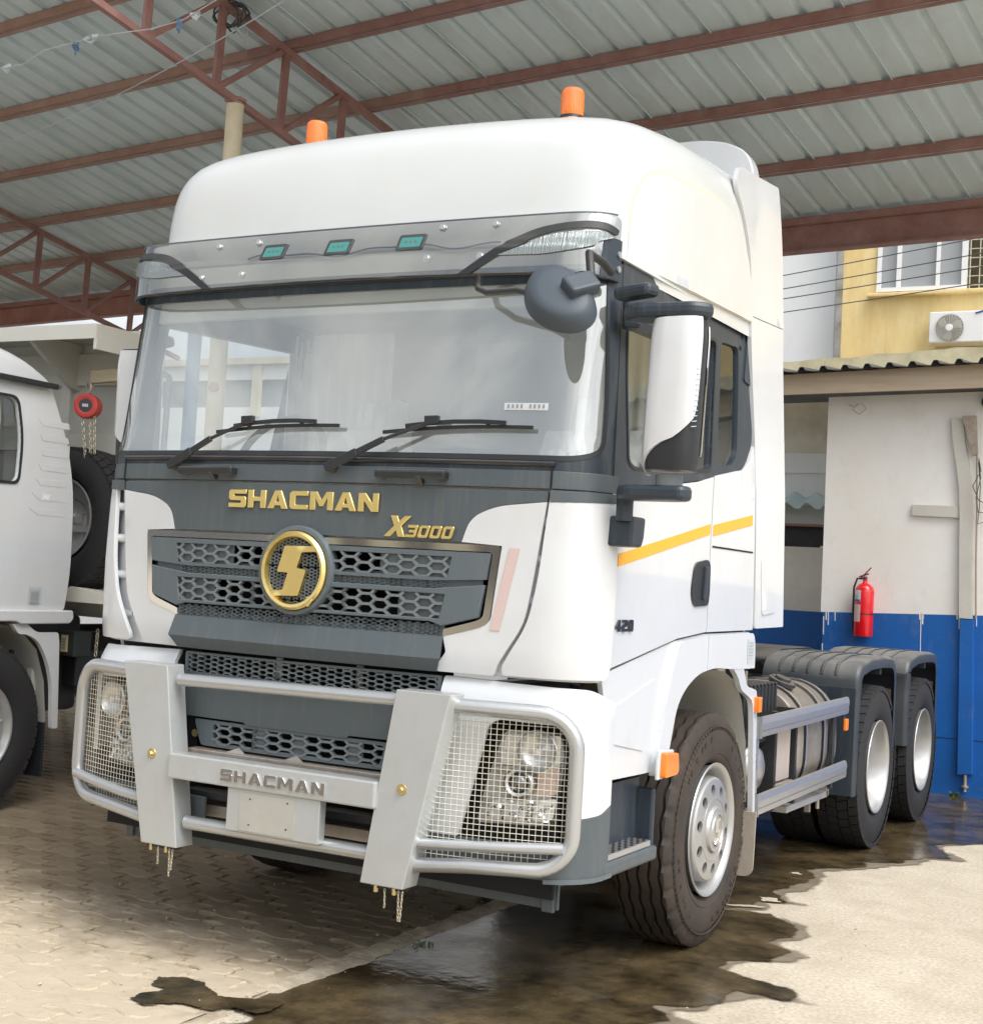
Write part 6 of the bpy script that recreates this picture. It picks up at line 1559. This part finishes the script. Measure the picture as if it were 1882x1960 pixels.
# eave: soffit, fascia, sheets
MB().prism([(-1.15, 3.36), (6, 3.55), (6, 3.80), (-1.15, 3.53)], lambda u, v, d: Vector((u, d, v)), YW-.32, YW-.28).build('fascia_board', FASCIA, WBD)
MB().prism([(-1.15, 3.372), (6, 3.56), (6, 3.59), (-1.15, 3.40)], lambda u, v, d: Vector((u, d, v)), YW-.28, YW+.3).build('soffit', ROOFDARK, WBD)
for q in range(30):
    x = -1.10+q*.19; z = 3.545+.033*(x+1.1)
    pr_ = [(x, z+.006), (x+.06, z), (x+.115, z-.002), (x+.135, z+.040), (x+.165, z+.042), (x+.19, z+.012)]
    pr2 = pr_+[(a, b_-.006) for a, b_ in pr_[::-1]]
    MB().prism(pr2, lambda u, v, d: Vector((u, YW-.42+d, v+.10*d)), 0, 1.6).build('roof_rib', ROOFDARK, WBD)
    MB().prism([(x+.115, z-.004), (x+.135, z+.036), (x+.165, z+.037), (x+.19, z+.0)], lambda u, v, d: Vector((u, YW-.40+d, v+.10*d)), 0, .3).build('rib_void', VOID, WBD)
# leaning lath, shelf piece, conduit
LB = MB(); lp_ = [(1.03, 3.20), (1.05, 3.0), (1.09, 2.80), (1.12, 2.6), (1.135, 2.35), (1.145, 2.0), (1.165, 1.5)]
for (a, b_) in zip(lp_, lp_[1:]): LB.add([(a[0], YW-.05, a[1]), (a[0]+.10-.0*(a[1]), YW-.05, a[1]), (b_[0]+.105, YW-.05, b_[1]), (b_[0], YW-.05, b_[1]), (a[0], YW, a[1]), (a[0]+.10, YW, a[1]), (b_[0]+.105, YW, b_[1]), (b_[0], YW, b_[1])], [(0, 1, 2, 3), (0, 3, 7, 4), (1, 5, 6, 2)])
LB.build('bowed_lath', LATH, WBD)
MB().prism([(1.172, 1.49), (1.285, 1.493), (1.325, .20), (1.205, .185)], lambda u, v, d: Vector((u, d, v)), YW-.055, YW-.006).build('blue_pilaster', BLUE, WBD, bevel=.004)
MB().cyl((1.268, YW-.04, .19), (1.27, YW-.04, .05), .014).cyl((1.27, YW-.04, .10), (1.27, YW-.04, .085), .03).build('pipe_stub', ALU_DIRTY, WBD)
MB().prism([(.735, 2.455), (1.14, 2.450), (1.142, 2.350), (.73, 2.358)], lambda u, v, d: Vector((u, d, v)), YW-.035, YW).build('patch_board', LATH, WBD, bevel=.003)
MB().prism([(1.125, 3.215), (1.235, 3.222), (1.262, 2.90), (1.225, 2.88)], lambda u, v, d: Vector((u, d, v)), YW-.09, YW-.03).build('rusty_channel', M('stained_channel', (.45, .43, .38), .6, var=.5, vscale=9, c2=(.25, .18, .12)), WBD)
MB().tube([(1.25, YW-.03, 2.9), (1.268, YW-.03, 2.5), (1.28, YW-.03, 2.0), (1.30, YW-.03, 1.5)], .008, 6).build('conduit', M('rusty_conduit', (.35, .28, .22), .7), WBD)
for k in range(3):
    MB().tube([(1.27+.0*k, YW-.05, 2.86-.02*k), (1.30, YW-.09, 2.75-.06*k), (1.24+.03*k, YW-.1, 2.62-.1*k), (1.29, YW-.08, 2.50-.1*k), (1.40, YW-.05, 2.45-.05*k)], .004, 5).build('loose_wire', CABLE, WBD, smooth=60)
MB().tube([(.14, YW-.03, 3.33), (.20, YW-.06, 3.30), (.26, YW-.06, 3.34), (.30, YW-.04, 3.29), (.24, YW-.05, 3.24), (.18, YW-.05, 3.28), (.22, YW-.03, 3.34)], .004, 5).build('loose_wire', LAMPBODY, WBD)
MB().lathe([(0, .05), (.05, .04), (.06, 0)], (1.33, YW-.05, 3.34), (0, -1, 0), 16).build('bulkhead_lamp', BLACK, WBD, smooth=40)

# set-back yard wall in the gap at the left of the workshop
GB = thing('rear_outbuilding', 'set-back cream outbuilding with a dark opening under a small pale blue corrugated awning', 'building', (0, 0, 0))
YG = 9.0
wallq('painted_base', [(-2.9, 0), (-.03, 0), (-.03, 1.46), (-2.9, 1.46)], YG-.006, YG+.2, BLUE, GB)
wallq('lower_wall', [(-2.9, 1.46), (-.03, 1.46), (-.03, 2.09), (-2.9, 2.09)], YG, YG+.2, M('cream_stained_wall', (.82, .80, .73), .8, var=.2, vscale=3), GB)
wallq('opening', [(-2.9, 2.09), (-.03, 2.09), (-.03, 2.31), (-2.9, 2.31)], YG+.12, YG+.2, M('dim_interior', (.06, .06, .065), .7, var=.3, vscale=8), GB)
wallq('opening_sill', [(-.40, 2.085), (-.03, 2.085), (-.03, 2.105), (-.40, 2.105)], YG-.03, YG+.1, UPVC, GB)
wallq('wall_band', [(-2.9, 2.31), (-.03, 2.31), (-.03, 2.50), (-2.9, 2.50)], YG, YG+.2, M('pale_grey_wall', (.55, .58, .58), .7), GB)
wallq('lintel', [(-2.9, 2.295), (-.03, 2.295), (-.03, 2.318), (-2.9, 2.318)], YG-.02, YG+.1, RUST_STEEL, GB)
wallq('upper_wall', [(-2.9, 2.50), (-.03, 2.50), (-.03, 3.02), (-2.9, 3.02)], YG+.01, YG+.2, GREYW, GB)
wallq('cornice', [(-2.9, 2.82), (-.03, 2.82), (-.03, 2.85), (-2.9, 2.85)], YG-.02, YG+.05, GREYW, GB)
wallq('rough_parapet', [(-2.9, 3.02), (-.03, 3.02), (-.03, 3.6), (-2.9, 3.6)], YG+.02, YG+.2, M('rough_stained_render', (.80, .76, .65), .9, var=.35, vscale=4, c2=(.60, .56, .46), bump=.5, bscale=12), GB)
for q in range(14):
    x = -2.85+q*.205
    pr_ = [(x, 0), (x+.05, .0), (x+.10, .055), (x+.13, .055), (x+.205, 0)]
    pr2 = pr_+[(a, b_-.006) for a, b_ in pr_[::-1]]
    MB().prism(pr2, lambda u, v, d: Vector((u, YG-.30+d, 2.455+v+.42*d)), 0, .30).build('awning_rib', BLUE_SHEET, GB)

# parapet above the workshop roof
PP = thing('mouldy_parapet', 'mould stained cream concrete parapet above the corrugated roof edge', 'parapet', (0, 0, 0))
pz = MB(); PO = dens([(-1.2, 3.85), (-.6, 3.90), (0, 3.93), (.5, 3.965), (6, 4.20), (6, 3.7), (-1.2, 3.6)], .12)
wallq('parapet_wall', [(x, z+(.02*noise.noise(Vector((x*4, 0, 0))) if z > 3.8 else 0)) for x, z in PO], 8.7, 8.95, MOULD, PP)

# yellow house with window, ledge, air conditioner
YH = thing('yellow_house', 'weathered yellow two storey house with a white framed sliding window', 'house', (0, 0, 0))
YY = 11.0
YO = dens([(-.86, 0), (6.5, 0), (6.5, 8.5), (-.90, 8.5)], 1.0)
panel('wall', [(-.86, .0), (6.5, 0), (6.5, 8.5), (-.90, 8.5)], lambda u, v, d: Vector((u, YY-d, v)), YELLOW_WALL, YH, [[(-.46, 5.03), (1.9, 5.03), (1.9, 6.3), (-.46, 6.3)]], off=0, th=.25, step=.5)
wallq('corner_stain', [(-.90, 3.5), (-.83, 3.5), (-.865, 8.5), (-.93, 8.5)], YY-.01, YY+.25, STRIP, YH)
wallq('room_back', [(-.6, 4.8), (2.2, 4.8), (2.2, 6.5), (-.6, 6.5)], YY+.9, YY+.95, M('room_grey', (.34, .34, .34), .8), YH)
W1 = wallq('window', [(-.46, 5.03), (-.42, 5.03), (-.42, 6.3), (-.46, 6.3)], YY-.03, YY+.06, UPVC, YH)
for a, b_ in ((-.245, -.205), (.18, .215), (.45, .50)): wallq('window_frame', [(a, 5.03), (b_, 5.03), (b_, 6.3), (a, 6.3)], YY-.03, YY+.06, UPVC, W1)
wallq('window_frame', [(-.42, 5.03), (.45, 5.03), (.45, 5.075), (-.42, 5.075)], YY-.035, YY+.06, UPVC, W1)
wallq('window_frame', [(-.42, 6.24), (.45, 6.24), (.45, 6.3), (-.42, 6.3)], YY-.035, YY+.06, UPVC, W1)
for a, b_ in ((-.42, -.245), (-.205, .18), (.215, .45)): wallq('pane', [(a, 5.075), (b_, 5.075), (b_, 6.24), (a, 6.24)], YY+.02, YY+.025, M('dusty_pane', (.33, .35, .36), .25, coat=.3), W1)
wallq('window_backdrop', [(.50, 5.03), (1.9, 5.03), (1.9, 6.3), (.50, 6.3)], YY+.2, YY+.22, M('brown_shade', (.12, .10, .055), .8, var=.4, vscale=6), W1)
for q in range(14): wallq('window_bar', [(.52+.1*q, 5.03), (.53+.1*q, 5.03), (.53+.1*q, 6.3), (.52+.1*q, 6.3)], YY+.05, YY+.06, M('pale_bar', (.5, .5, .42), .6) if q == 0 else bpy.data.materials['pale_bar'], W1)
for q in range(12): wallq('window_bar', [(.50, 5.08+.1*q), (1.9, 5.08+.1*q), (1.9, 5.09+.1*q), (.50, 5.09+.1*q)], YY+.062, YY+.07, bpy.data.materials['pale_bar'], W1)
wallq('sill', [(-.55, 4.965), (2.0, 4.99), (2.0, 5.03), (-.55, 5.005)], YY-.10, YY, YELLOW_WALL, YH, bevel=.01)
AC = thing('air_conditioner', 'white air conditioner outdoor unit on the yellow house wall', 'air conditioner', (0, 0, 0))
wallq('casing', [(.185, 4.40), (.95, 4.40), (.95, 4.735), (.185, 4.735)], YY-.28, YY-.005, UPVC, AC, bevel=.012)
fc = Vector((.40, YY-.285, 4.555))
MB().lathe([(.148, 0), (0, 0)], fc+Vector((0, -.002, 0)), (0, -1, 0), 40).build('fan_hollow', M('fan_hollow_grey', (.20, .20, .18), .7), AC)
for k in range(3):
    a = k*2*pi/3+.4; V = [(0.03, -.25), (.13, -.45), (.138, .15), (.10, .5), (.03, .5)]
    MB().add([fc+Vector((r*cos(a+t), -.006-.012*(t+.5), r*sin(a+t))) for r, t in V], [(0, 1, 2, 3, 4)]).build('fan_blade', M('fan_blade_grey', (.45, .44, .38), .5), AC)
gr = MB()
for r in [.035+.0105*k for k in range(12)]: gr.tube([fc+Vector((r*cos(t), -.028, r*sin(t))) for t in [2*pi*i/36 for i in range(36)]], .0016, 4, closed=True)
for k in range(24):
    a = 2*pi*k/24; gr.bar(fc+Vector((.03*cos(a), -.03, .03*sin(a))), fc+Vector((.150*cos(a+.3), -.03, .150*sin(a+.3))), .003, .003, (0, -1, 0))
gr.build('fan_guard', M('fan_guard_grey', (.60, .60, .56), .5), AC)
MB().lathe([(0, .012), (.034, .010), (.040, 0)], fc+Vector((0, -.026, 0)), (0, -1, 0), 24).build('fan_hub', UPVC, AC, smooth=40)
MB().bar((.66, YY-.287, 4.705), (.74, YY-.287, 4.725), .02, .003, (0, -1, 0)).build('logo_mark', BLUE_INK, AC)
WHB = thing('white_building', 'plain white building beyond the truck at the left of the yellow house', 'building', (0, 0, 0))
wallq('wall', [(-9.5, 0), (-.985, 0), (-1.03, 9), (-9.5, 9)] if False else [(-3.6, 0), (-.985, 0), (-1.03, 9), (-3.6, 9)], YY+.3, YY+.6, GREYW, WHB)
wallq('edge_strip', [(-.985, 3.5), (-.90, 3.5), (-.93, 9), (-1.03, 9)], YY+.25, YY+.5, M('grey_downpipe', (.52, .54, .57), .6), WHB)
for nm_, z0, z1 in (('topmost', 5.17, 5.46), ('second from the top', 5.02, 5.29), ('third from the top', 4.91, 5.15), ('lowest', 4.76, 4.98)):
    MB().tube([Vector((-6+8.5*t, 10.4, z0+(z1-z0)*(-6+8.5*t+1.5)/2.16-.05*4*t*(1-t))) for t in [i/20 for i in range(21)]], .006, 5).build('power_line', CABLE, label='thin dark overhead wire before the yellow house, '+nm_+' of the four', cat='wire', group='overhead wires')

# fire extinguisher
FE = thing('fire_extinguisher', 'red fire extinguisher with paper labels hanging on the blue and white wall', 'fire extinguisher', (.375, YW-.10, 1.29))
MB().lathe([(0, 0), (.078, 0), (.082, .01), (.082, .385), (.075, .42), (.05, .45), (.022, .465), (.02, .485), (0, .485)], (0, 0, 0), (0, 0, 1), 36).build('cylinder', RED, FE, smooth=40)
MB().lathe([(.0835, .20), (.0835, .19)], (0, 0, 0), (0, 0, 1), 36).build('band', BLACK, FE)
def cylp(u, v, d): a = u/.083; return Vector((sin(a)*(.0835+d), -cos(a)*(.0835+d), v))
panel('paper_label', [(-.085, .30), (-.015, .30), (-.015, .40), (-.085, .40)], cylp, PAPER, FE, off=.001, th=.001, step=.01)
panel('paper_label', rnd([(-.085, .125), (-.012, .125), (-.012, .275), (-.085, .275)], .01), cylp, M('pinkish_label', (.66, .48, .46), .5), FE, off=.001, th=.001, step=.01)
panel('blue_print', [(-.082, .302), (-.018, .302), (-.018, .318), (-.082, .318)], cylp, BLUE_INK, FE, off=.0025, th=.001, step=.01)
for q in range(5): panel('label_text', [(-.078, .355-.008*q), (-.035, .355-.008*q), (-.035, .352-.008*q), (-.078, .352-.008*q)], cylp, INK, FE, off=.0025, th=.0005, step=.01)
MB().cyl((0, 0, .48), (0, 0, .52), .018).bar((-.05, -.01, .515), (.03, -.01, .545), .02, .012).bar((-.04, -.01, .50), (.05, -.01, .60), .018, .008).build('valve_handle', M('dark_red_handle', (.18, .02, .03), .5), FE)
MB().tube([(-.02, 0, .50), (-.07, 0, .50), (-.095, 0, .42), (-.094, 0, .2), (-.09, 0, .03)], .009, 8).build('hose', BLACK, FE, smooth=60)
MB().bb(-.03, .03, .08, .10, .38, .44).build('wall_bracket', BLACK, FE)

# ------------------------------------------------------------------ tipper truck on the left
D = thing('flatbed_truck', 'white truck at the left edge with a spare wheel and cream canopy behind its cab', 'truck', (-3.3, 0, 0))
DS = lambda u, v, d: Vector((d-.012*((v-1.95)/.7)**2 if v < 1.95 else d-.05*((v-1.95)/.9)**2.2, u, v))
side = rnd([(-.25, 1.24), (1.93, 1.245), (1.955, 1.5), (1.93, 2.0), (1.86, 2.3), (1.70, 2.66), (-.02, 2.66), (-.25, 2.1)], [.03, .03, .3, .3, .2, .0, .05, .2], 6)
lw = rnd([(1.02, 2.03), (1.46, 2.035), (1.475, 2.30), (1.43, 2.545), (1.02, 2.545)], [.04, .05, .1, .06, .04], 5)
dw_ = rnd([(.05, 2.03), (.90, 2.03), (.90, 2.545), (.20, 2.545)], .06, 5)
panel('cab_side', side, DS, WHITE, D, [lw, dw_], off=0, th=.03, step=.08, bevel=.003)
for w_ in (lw, dw_):
    sw_ = panel('side_window', w_, DS, SIDEGLASS, D, off=-.02, th=0, step=.1)
    cx_ = sum(p[0] for p in w_)/len(w_); cz_ = sum(p[1] for p in w_)/len(w_)
    big = [(cx_+(x-cx_)*1.07, cz_+(z-cz_)*1.07) for x, z in w_]; panel('window_seal', big, DS, BLACK, D, [w_], off=.006, th=.01, step=.08)
curtain('curtain', -.12, 1.05, -.12, 1.40, 2.0, 2.56, D, CURTAIN_L, 5)
rail = MB(); 
MB().bar((.0, -.1, 2.665), (.01, 1.72, 2.655), .03, .035).build('roof_gutter', BLACK, D, bevel=.006)
# cab shell: roof, back, front
rp_ = [(-.15, 2.67), (-.05, 2.86), (.4, 2.93), (1.0, 2.93), (1.32, 2.90), (1.55, 2.82), (1.72, 2.66)]
rf = MB(); nA = 24
for yv, zt in [(y_, z_) for y_, z_ in rnd(rp_, .15, 4)]:
    for k in range(nA+1):
        a = pi*k/nA; x = -1.22+1.21*math.copysign(abs(cos(a))**(2/5), cos(a)); z = 2.66+(zt-2.66)*abs(sin(a))**(2/5) if zt > 2.66 else 2.66
        rf.v.append((x, yv, z))
nr = len(rnd(rp_, .15, 4))
for i in range(nr-1):
    for k in range(nA): a = i*(nA+1)+k; rf.f.append((a, a+1, a+nA+2, a+nA+1))
rf.build('cab_roof', WHITE, D, smooth=50)
MB().bb(-2.42, -.03, 1.84, 1.90, 1.25, 2.30).bb(-2.42, -.06, 1.66, 1.72, 2.25, 2.68).build('cab_back', WHITE_DULL, D)
MB().prism([(1.93, 1.25), (1.86, 2.3), (1.70, 2.66), (1.66, 2.66), (1.80, 2.3), (1.88, 1.25)], lambda u, v, d: Vector((d, u, v)), -2.44, -.03).build('cab_back', WHITE, D)
MB().bb(-2.44, -.03, -.25, 1.9, 1.2, 1.28).build('cab_floor', BLACKM, D)
MB().prism([(-.27, 1.0), (-.22, 2.0), (-.25, 2.0), (-.30, 1.0)], lambda u, v, d: Vector((d, u, v)), -2.42, -.02).build('cab_nose', WHITE, D)
MB().prism([(-.22, 2.0), (-.05, 2.68), (-.06, 2.68), (-.23, 2.0)], lambda u, v, d: Vector((d, u, v)), -2.35, -.09).build('windshield', SIDEGLASS, D)
MB().bb(-2.44, -.0, -.3, -.1, .45, 1.05).build('bumper', WHITE, D, bevel=.04)
MB().bb(-2.40, -.05, .3, 1.2, 1.3, 2.0).build('cab_interior', INTERIOR_D, D)
panel('cab_side', mirx([(x, z) for x, z in side]), lambda u, v, d: Vector((-2.45, -u, v)), WHITE, D, off=0, th=.03, step=.15)
# side ribs (stepped pressing) and sill
for k in range(7): panel('side_pressing', rnd([(1.64-.02*abs(k-2), 2.44-.093*k), (1.86-.006*k, 2.44-.093*k), (1.87, 2.40-.093*k), (1.645, 2.40-.093*k)], .012), DS, WHITE, D, off=.0018, th=.004, step=.08, bevel=.0015)
MB().prism(rnd([(1.25, 1.25), (1.98, 1.25), (1.99, 1.20), (1.96, 1.165), (1.55, 1.163), (1.52, 1.18), (1.25, 1.18)], .015), lambda u, v, d: Vector((d, u, v)), -.06, .022).bb(-.06, .022, -.2, 1.25, 1.18, 1.25).build('sill', WHITE, D, bevel=.008)
lb = panel('warning_label', [(1.62, 1.395), (1.725, 1.395), (1.725, 1.29), (1.62, 1.29)], DS, STICK, D, off=.004, th=.001)
for q in range(6): MB().bar((-.002+.006, 1.63, 1.375-.014*q), (.004, 1.70, 1.375-.014*q), .004, .002, (0, 0, 1)).build('label_line', INK if q < 5 else STICK_RED, lb)
# fender tail and liner, wheel
tl = rnd([(1.50, 1.165), (1.62, 1.165), (1.70, 1.11), (1.885, 1.11), (1.90, 1.05), (1.935, .50), (1.885, .50), (1.86, .80), (1.80, .95), (1.72, 1.06), (1.62, 1.10), (1.56, 1.10)], [.01, .02, .04, .02, .02, .01, .01, .1, .1, .05, .02, .02], 5)
panel('fender_tail', tl, lambda u, v, d: Vector((d, u, v)), WHITE, D, off=.0, th=.03, step=.05, bevel=.004)
wl_ = MB(); wq = [(.75, .7), (.85, 1.0), (1.05, 1.14), (1.35, 1.18), (1.6, 1.12), (1.74, 1.0), (1.82, .80), (1.86, .52)]
for y_, z_ in wq: wl_.v += [(-.34, y_, z_), (-.03, y_, z_)]
for i in range(len(wq)-1): a = i*2; wl_.f.append((a, a+1, a+3, a+2))
wlo = wl_.build('wheel_well_liner', LINER, D, smooth=40)
MB().bb(-.36, -.34, .7, 1.9, .5, 1.2).build('inner_well_wall', LINER, D)
MB().bb(-.16, -.10, 1.79, 1.83, .60, .95).build('liner_rib', LINER, wlo, bevel=.01)
for y_, z_ in ((1.66, .98), (1.845, .66)): MB().cyl((-.15, y_, z_), (-.15, y_-.02, z_), .014).build('liner_bolt', BLACK, wlo)
MB().bb(-.36, -.02, 1.83, 1.85, .20, .54).build('mud_flap', BLACK, D)
TT = drive_tyre('tyre', RUBBER_D, r=.53, w=.30, n=46)
def lug_rim():
    return MB().lathe([(.300, -.12), (.288, .12), (.300, .148), (.298, .153), (.288, .150), (.276, .128), (.268, .11), (.255, .105), (.175, .112), (.165, .10), (.16, .04), (.10, .03), (.10, .10), (0, .11)], (0, 0, 0), (1, 0, 0), 72).mesh('rim', RIM, 40)
LR = lug_rim()
LN = MB().lathe([(.020, 0), (.020, .018), (.014, .020), (.014, .045), (0, .048)], (0, 0, 0), (1, 0, 0), 6).mesh('wheel_nut', RIM)
for x in (-.16, -2.28):
    w = MB().cyl((-.1, 0, 0), (.0, 0, 0), .12).build('steer_wheel', BLACKM, D, loc=(x, 1.27, .53))
    link('tyre', TT, w); r_o = link('rim', LR, w)
    if x < -1: r_o.rotation_euler = (0, 0, pi)
    else:
        for k in range(10): a = 2*pi*(k+.3)/10; link('wheel_nut', LN, w, loc=(.108, .215*cos(a), .215*sin(a)))
for yw in (5.0, 6.4):
    for x in (-.20, -2.25):
        w = MB().cyl((-.1, 0, 0), (.0, 0, 0), .12).build('dual_wheel', BLACKM, D, loc=(x, yw, .53)); link('tyre', TT, w); r_o = link('rim', BR, w)
        if x < -1: r_o.rotation_euler = (0, 0, pi)
for x in (-.85, -1.6): MB().bb(x-.04, x+.04, -.1, 7.6, .75, 1.05).build('chassis_rail', BLACKM, D)
MB().bb(-1.9, -.4, 2.0, 2.5, .55, 1.2).build('engine_block', BLACKM, D, bevel=.04)
for x in (-.75, -.58, -.42): MB().bb(x, x+.13, 2.35, 2.75, .72, .96).build('equipment_box', M('dark_box_metal', (.03, .035, .04), .5), D, bevel=.01)
bx_ = MB().bb(-.36, -.19, 2.22, 2.38, .93, 1.10).build('valve_box', M('dark_green_box', (.04, .05, .05), .5), D, bevel=.008)
MB().bb(-.295, -.245, 2.208, 2.2195, .96, 1.07).build('valve_label', M('valve_label_yellow', (.70, .62, .35), .5), bx_)
for q in range(4): MB().bb(-.285, -.255, 2.205, 2.207, .98+.02*q, .99+.02*q).build('label_line', INK, bx_)
# spare wheel standing across the frame, face forward
SW_ = MB().cyl((0, .06, 0), (0, .1, 0), .2).build('spare_wheel', BLACKM, D, loc=(-.335, 2.30, 1.845))
so_ = link('tyre', TT, SW_); so_.rotation_euler = (0, 0, -pi/2); so_.scale = (1, .92, .92)
sr_ = MB().lathe([(.262, -.10), (.256, .10), (.272, .132), (.27, .138), (.258, .134), (.245, .10), (.235, .02), (.15, .0), (.13, .03), (.12, .0)], (0, 0, 0), (0, -1, 0), 64).build('rim', RIM, SW_, smooth=40)
MB().bb(-.22, .24, -.02, .0, -.22, .22).build('rim_web', LAMPBODY, SW_)
MB().bar((-.20, -.03, .06), (.10, -.03, .0), .03, .07).bar((-.2, -.03, -.06), (.20, -.03, -.06), .02, .05).cyl((.02, -.04, .02), (.02, -.08, .02), .018).build('clamp_bar', LAMPBODY, SW_)
# shelf under the spare
MB().add([(-.20, 2.1, 1.36), (.17, 2.1, 1.36), (.17, 2.5, 1.36), (-.14, 2.10, 1.40), (-.20, 2.1, 1.30), (.17, 2.1, 1.30), (.17, 2.5, 1.30)], [(0, 1, 5, 4), (0, 3, 1), (1, 2, 6, 5), (3, 1, 2)]).bb(-.14, .16, 2.12, 2.5, 1.30, 1.36).build('spare_shelf', TRUCKCREAM, D)
# tipper body: headboard, canopy, sides
HB_ = MB().bb(-2.55, .08, 2.52, 2.60, 1.30, 3.16).build('headboard', TRUCKCREAM, D)
for x0, x1, z0, z1 in ((-2.5, -.05, 2.78, 2.86), (-2.5, .08, 2.30, 2.44), (-2.5, .08, 2.86, 3.0)): MB().bb(x0, x1, 2.47, 2.52, z0, z1).build('headboard_beam', TRUCKCREAM, HB_, bevel=.004)
for x0 in (-.72, -1.4, -2.1): MB().bb(x0, x0+.09, 2.46, 2.52, 1.6, 2.9).build('headboard_stay', TRUCKCREAM, HB_, bevel=.004)
MB().bb(-.63, .08, 2.50, 2.525, 2.44, 2.78).build('headboard_panel', M('grey_cream_panel', (.58, .58, .53), .5, var=.1), HB_)
cn = MB().bb(-2.55, .08, 1.96, 2.60, 3.075, 3.095).bb(-2.55, .08, 1.945, 1.965, 3.005, 3.10).bb(.06, .085, 1.95, 2.60, 2.935, 3.10).build('canopy', TRUCKCREAM, D)
MB().prism([(1.97, 3.07), (2.5, 3.07), (2.5, 2.74), (2.42, 2.76)], lambda u, v, d: Vector((d, u, v)), -.62, -.58).build('canopy_gusset', TRUCKCREAM, cn)
MB().prism([(1.97, 3.07), (2.5, 3.07), (2.5, 2.74), (2.42, 2.76)], lambda u, v, d: Vector((d, u, v)), -1.62, -1.58).build('canopy_gusset', TRUCKCREAM, cn)
MB().bb(-2.6, .08, 2.6, 7.8, 1.18, 1.30).build('flat_bed', TRUCKCREAM, D, bevel=.01)
# bracket that the hoist hangs from
MB().bar((-.22, 2.25, 2.80), (.16, 2.30, 2.83), .05, .085).bar((-.225, 2.25, 2.83), (-.225, 2.25, 2.72), .03, .02).bar((-.225, 2.25, 2.83), (-.225, 2.50, 2.83), .05, .05).build('hoist_bracket', WOODY, D, bevel=.004)
def chain(name_, parent, p, q, r=.012, t=.0035, mt=CHAIN):
    p = Vector(p); q = Vector(q); L = (q-p).length; n = int(L/(r*2.1)); d = (q-p).normalized(); s1 = d.cross(Vector((0, 1, 0))).normalized(); s2 = d.cross(s1)
    me = None
    for k in range(n):
        c = p+d*(k+.5)*r*2.1; s = s1 if k % 2 else s2
        MB().tube([c+d*(r*1.4*cos(a))+s*(r*.75*sin(a)) for a in [2*pi*i/10 for i in range(10)]], t, 5, closed=True).build(name_, mt, parent)
HO = thing('chain_hoist', 'red hand chain hoist hanging from a bracket behind the left cab', 'hoist', (-3.50, 2.20, 2.60))
MB().lathe([(.045, .045), (.06, .05), (.080, .045), (.085, .03), (.085, -.01), (.078, -.02), (.06, -.02)], (0, 0, 0), (.45, -.9, 0), 32).build('hoist_wheel_cover', RED_HOIST, HO, smooth=40)
MB().lathe([(.075, -.025), (.082, -.03), (.080, -.07), (.055, -.085), (0, -.085)], (0, 0, 0), (.45, -.9, 0), 32).build('hoist_gear_case', RED_HOIST, HO, smooth=40)
MB().lathe([(0, .046), (.045, .046), (.05, .03)], (0, 0, 0), (.45, -.9, 0), 24).build('hoist_plate', M('hoist_plate_dark', (.06, .06, .07), .4), HO)
for q in (-.014, 0, .014): MB().box((.02+q*.9, -.043+q*.45, .0), (.010, .003, .02), Matrix.Rotation(.46, 3, 'Z')).build('plate_mark', PAPER, HO)
MB().tube([(0, 0, .08), (.02, 0, .11), (.022, 0, .14), (0, 0, .16), (-.02, 0, .15), (-.022, 0, .13)], .009, 8).build('hoist_hook', ALU_DIRTY, HO, smooth=60)
chain('chain_link', HO, (-.01, -.03, -.08), (.045, -.03, -.36)); chain('chain_link', HO, (.05, .02, -.07), (.075, .02, -.36)); chain('chain_link', HO, (.03, .0, -.09), (.06, .0, -.36))
chain('chain_link', D, (.11, 2.32, 1.36), (.115, 2.32, 1.15)); chain('chain_link', D, (-.065, 2.30, 1.12), (-.07, 2.30, .93), .014, .004)

# ------------------------------------------------------------------ unseen building added behind the viewer to enrich reflections
OB = thing('reflection_building', 'unseen long cream building added behind the viewer to be mirrored in the windshield', 'building', (0, 0, 0))
MB().bb(-20, 22, -30, -24, 0, 5.5).build('wall', CREAM, OB)
MB().bb(-20.5, 22.5, -30.5, -23.5, 5.5, 5.8).build('roof', ROOFDARK, OB)
for k in range(10):
    wq_ = MB().bb(-18.5+4*k, -16.7+4*k, -24, -23.95, 1.2, 2.8).build('window', VOID, OB)
    MB().bb(-17.65+4*k, -17.55+4*k, -23.95, -23.92, 1.2, 2.8).build('window_frame', UPVC, wq_)

# ------------------------------------------------------------------ things beyond the left side
CW = thing('compound_wall', 'long pale boundary building with a darker band of openings seen through the cab windows', 'building', (0, 0, 0))
MB().bb(-16, -3.4, 9.0, 9.3, 0, 3.52).build('wall', GREYW, CW)
MB().bb(-16, -3.4, 9.05, 9.3, 3.52, 3.86).build('opening_band', M('shaded_openings', (.30, .33, .33), .8, var=.3), CW)
MB().bb(-16, -3.4, 9.0, 9.3, 3.86, 4.04).build('upper_band', GREYW, CW)
MB().bb(-16, -3.4, 8.92, 9.35, 4.04, 4.12).build('coping', CREAM, CW)
for k in range(5): MB().bb(-15.5+2.0*k, -15.38+2.0*k, 8.94, 9.0, 3.4, 4.04).build('pillar', CREAM, CW)
MB().cyl((-4.56, 4.45, 0), (-4.56, 4.45, 4.5), .05).build('blue_post', BLUEPOST, label='pale blue pipe post seen through the truck cab beside the cream post', cat='post') if False else None
MB().cyl((-3.31, 3.0, 0), (-3.31, 3.0, 3.5), .05, .05, 18).build('blue_post', BLUEPOST, label='pale blue pipe post seen through the truck cab beside the cream post', cat='post')
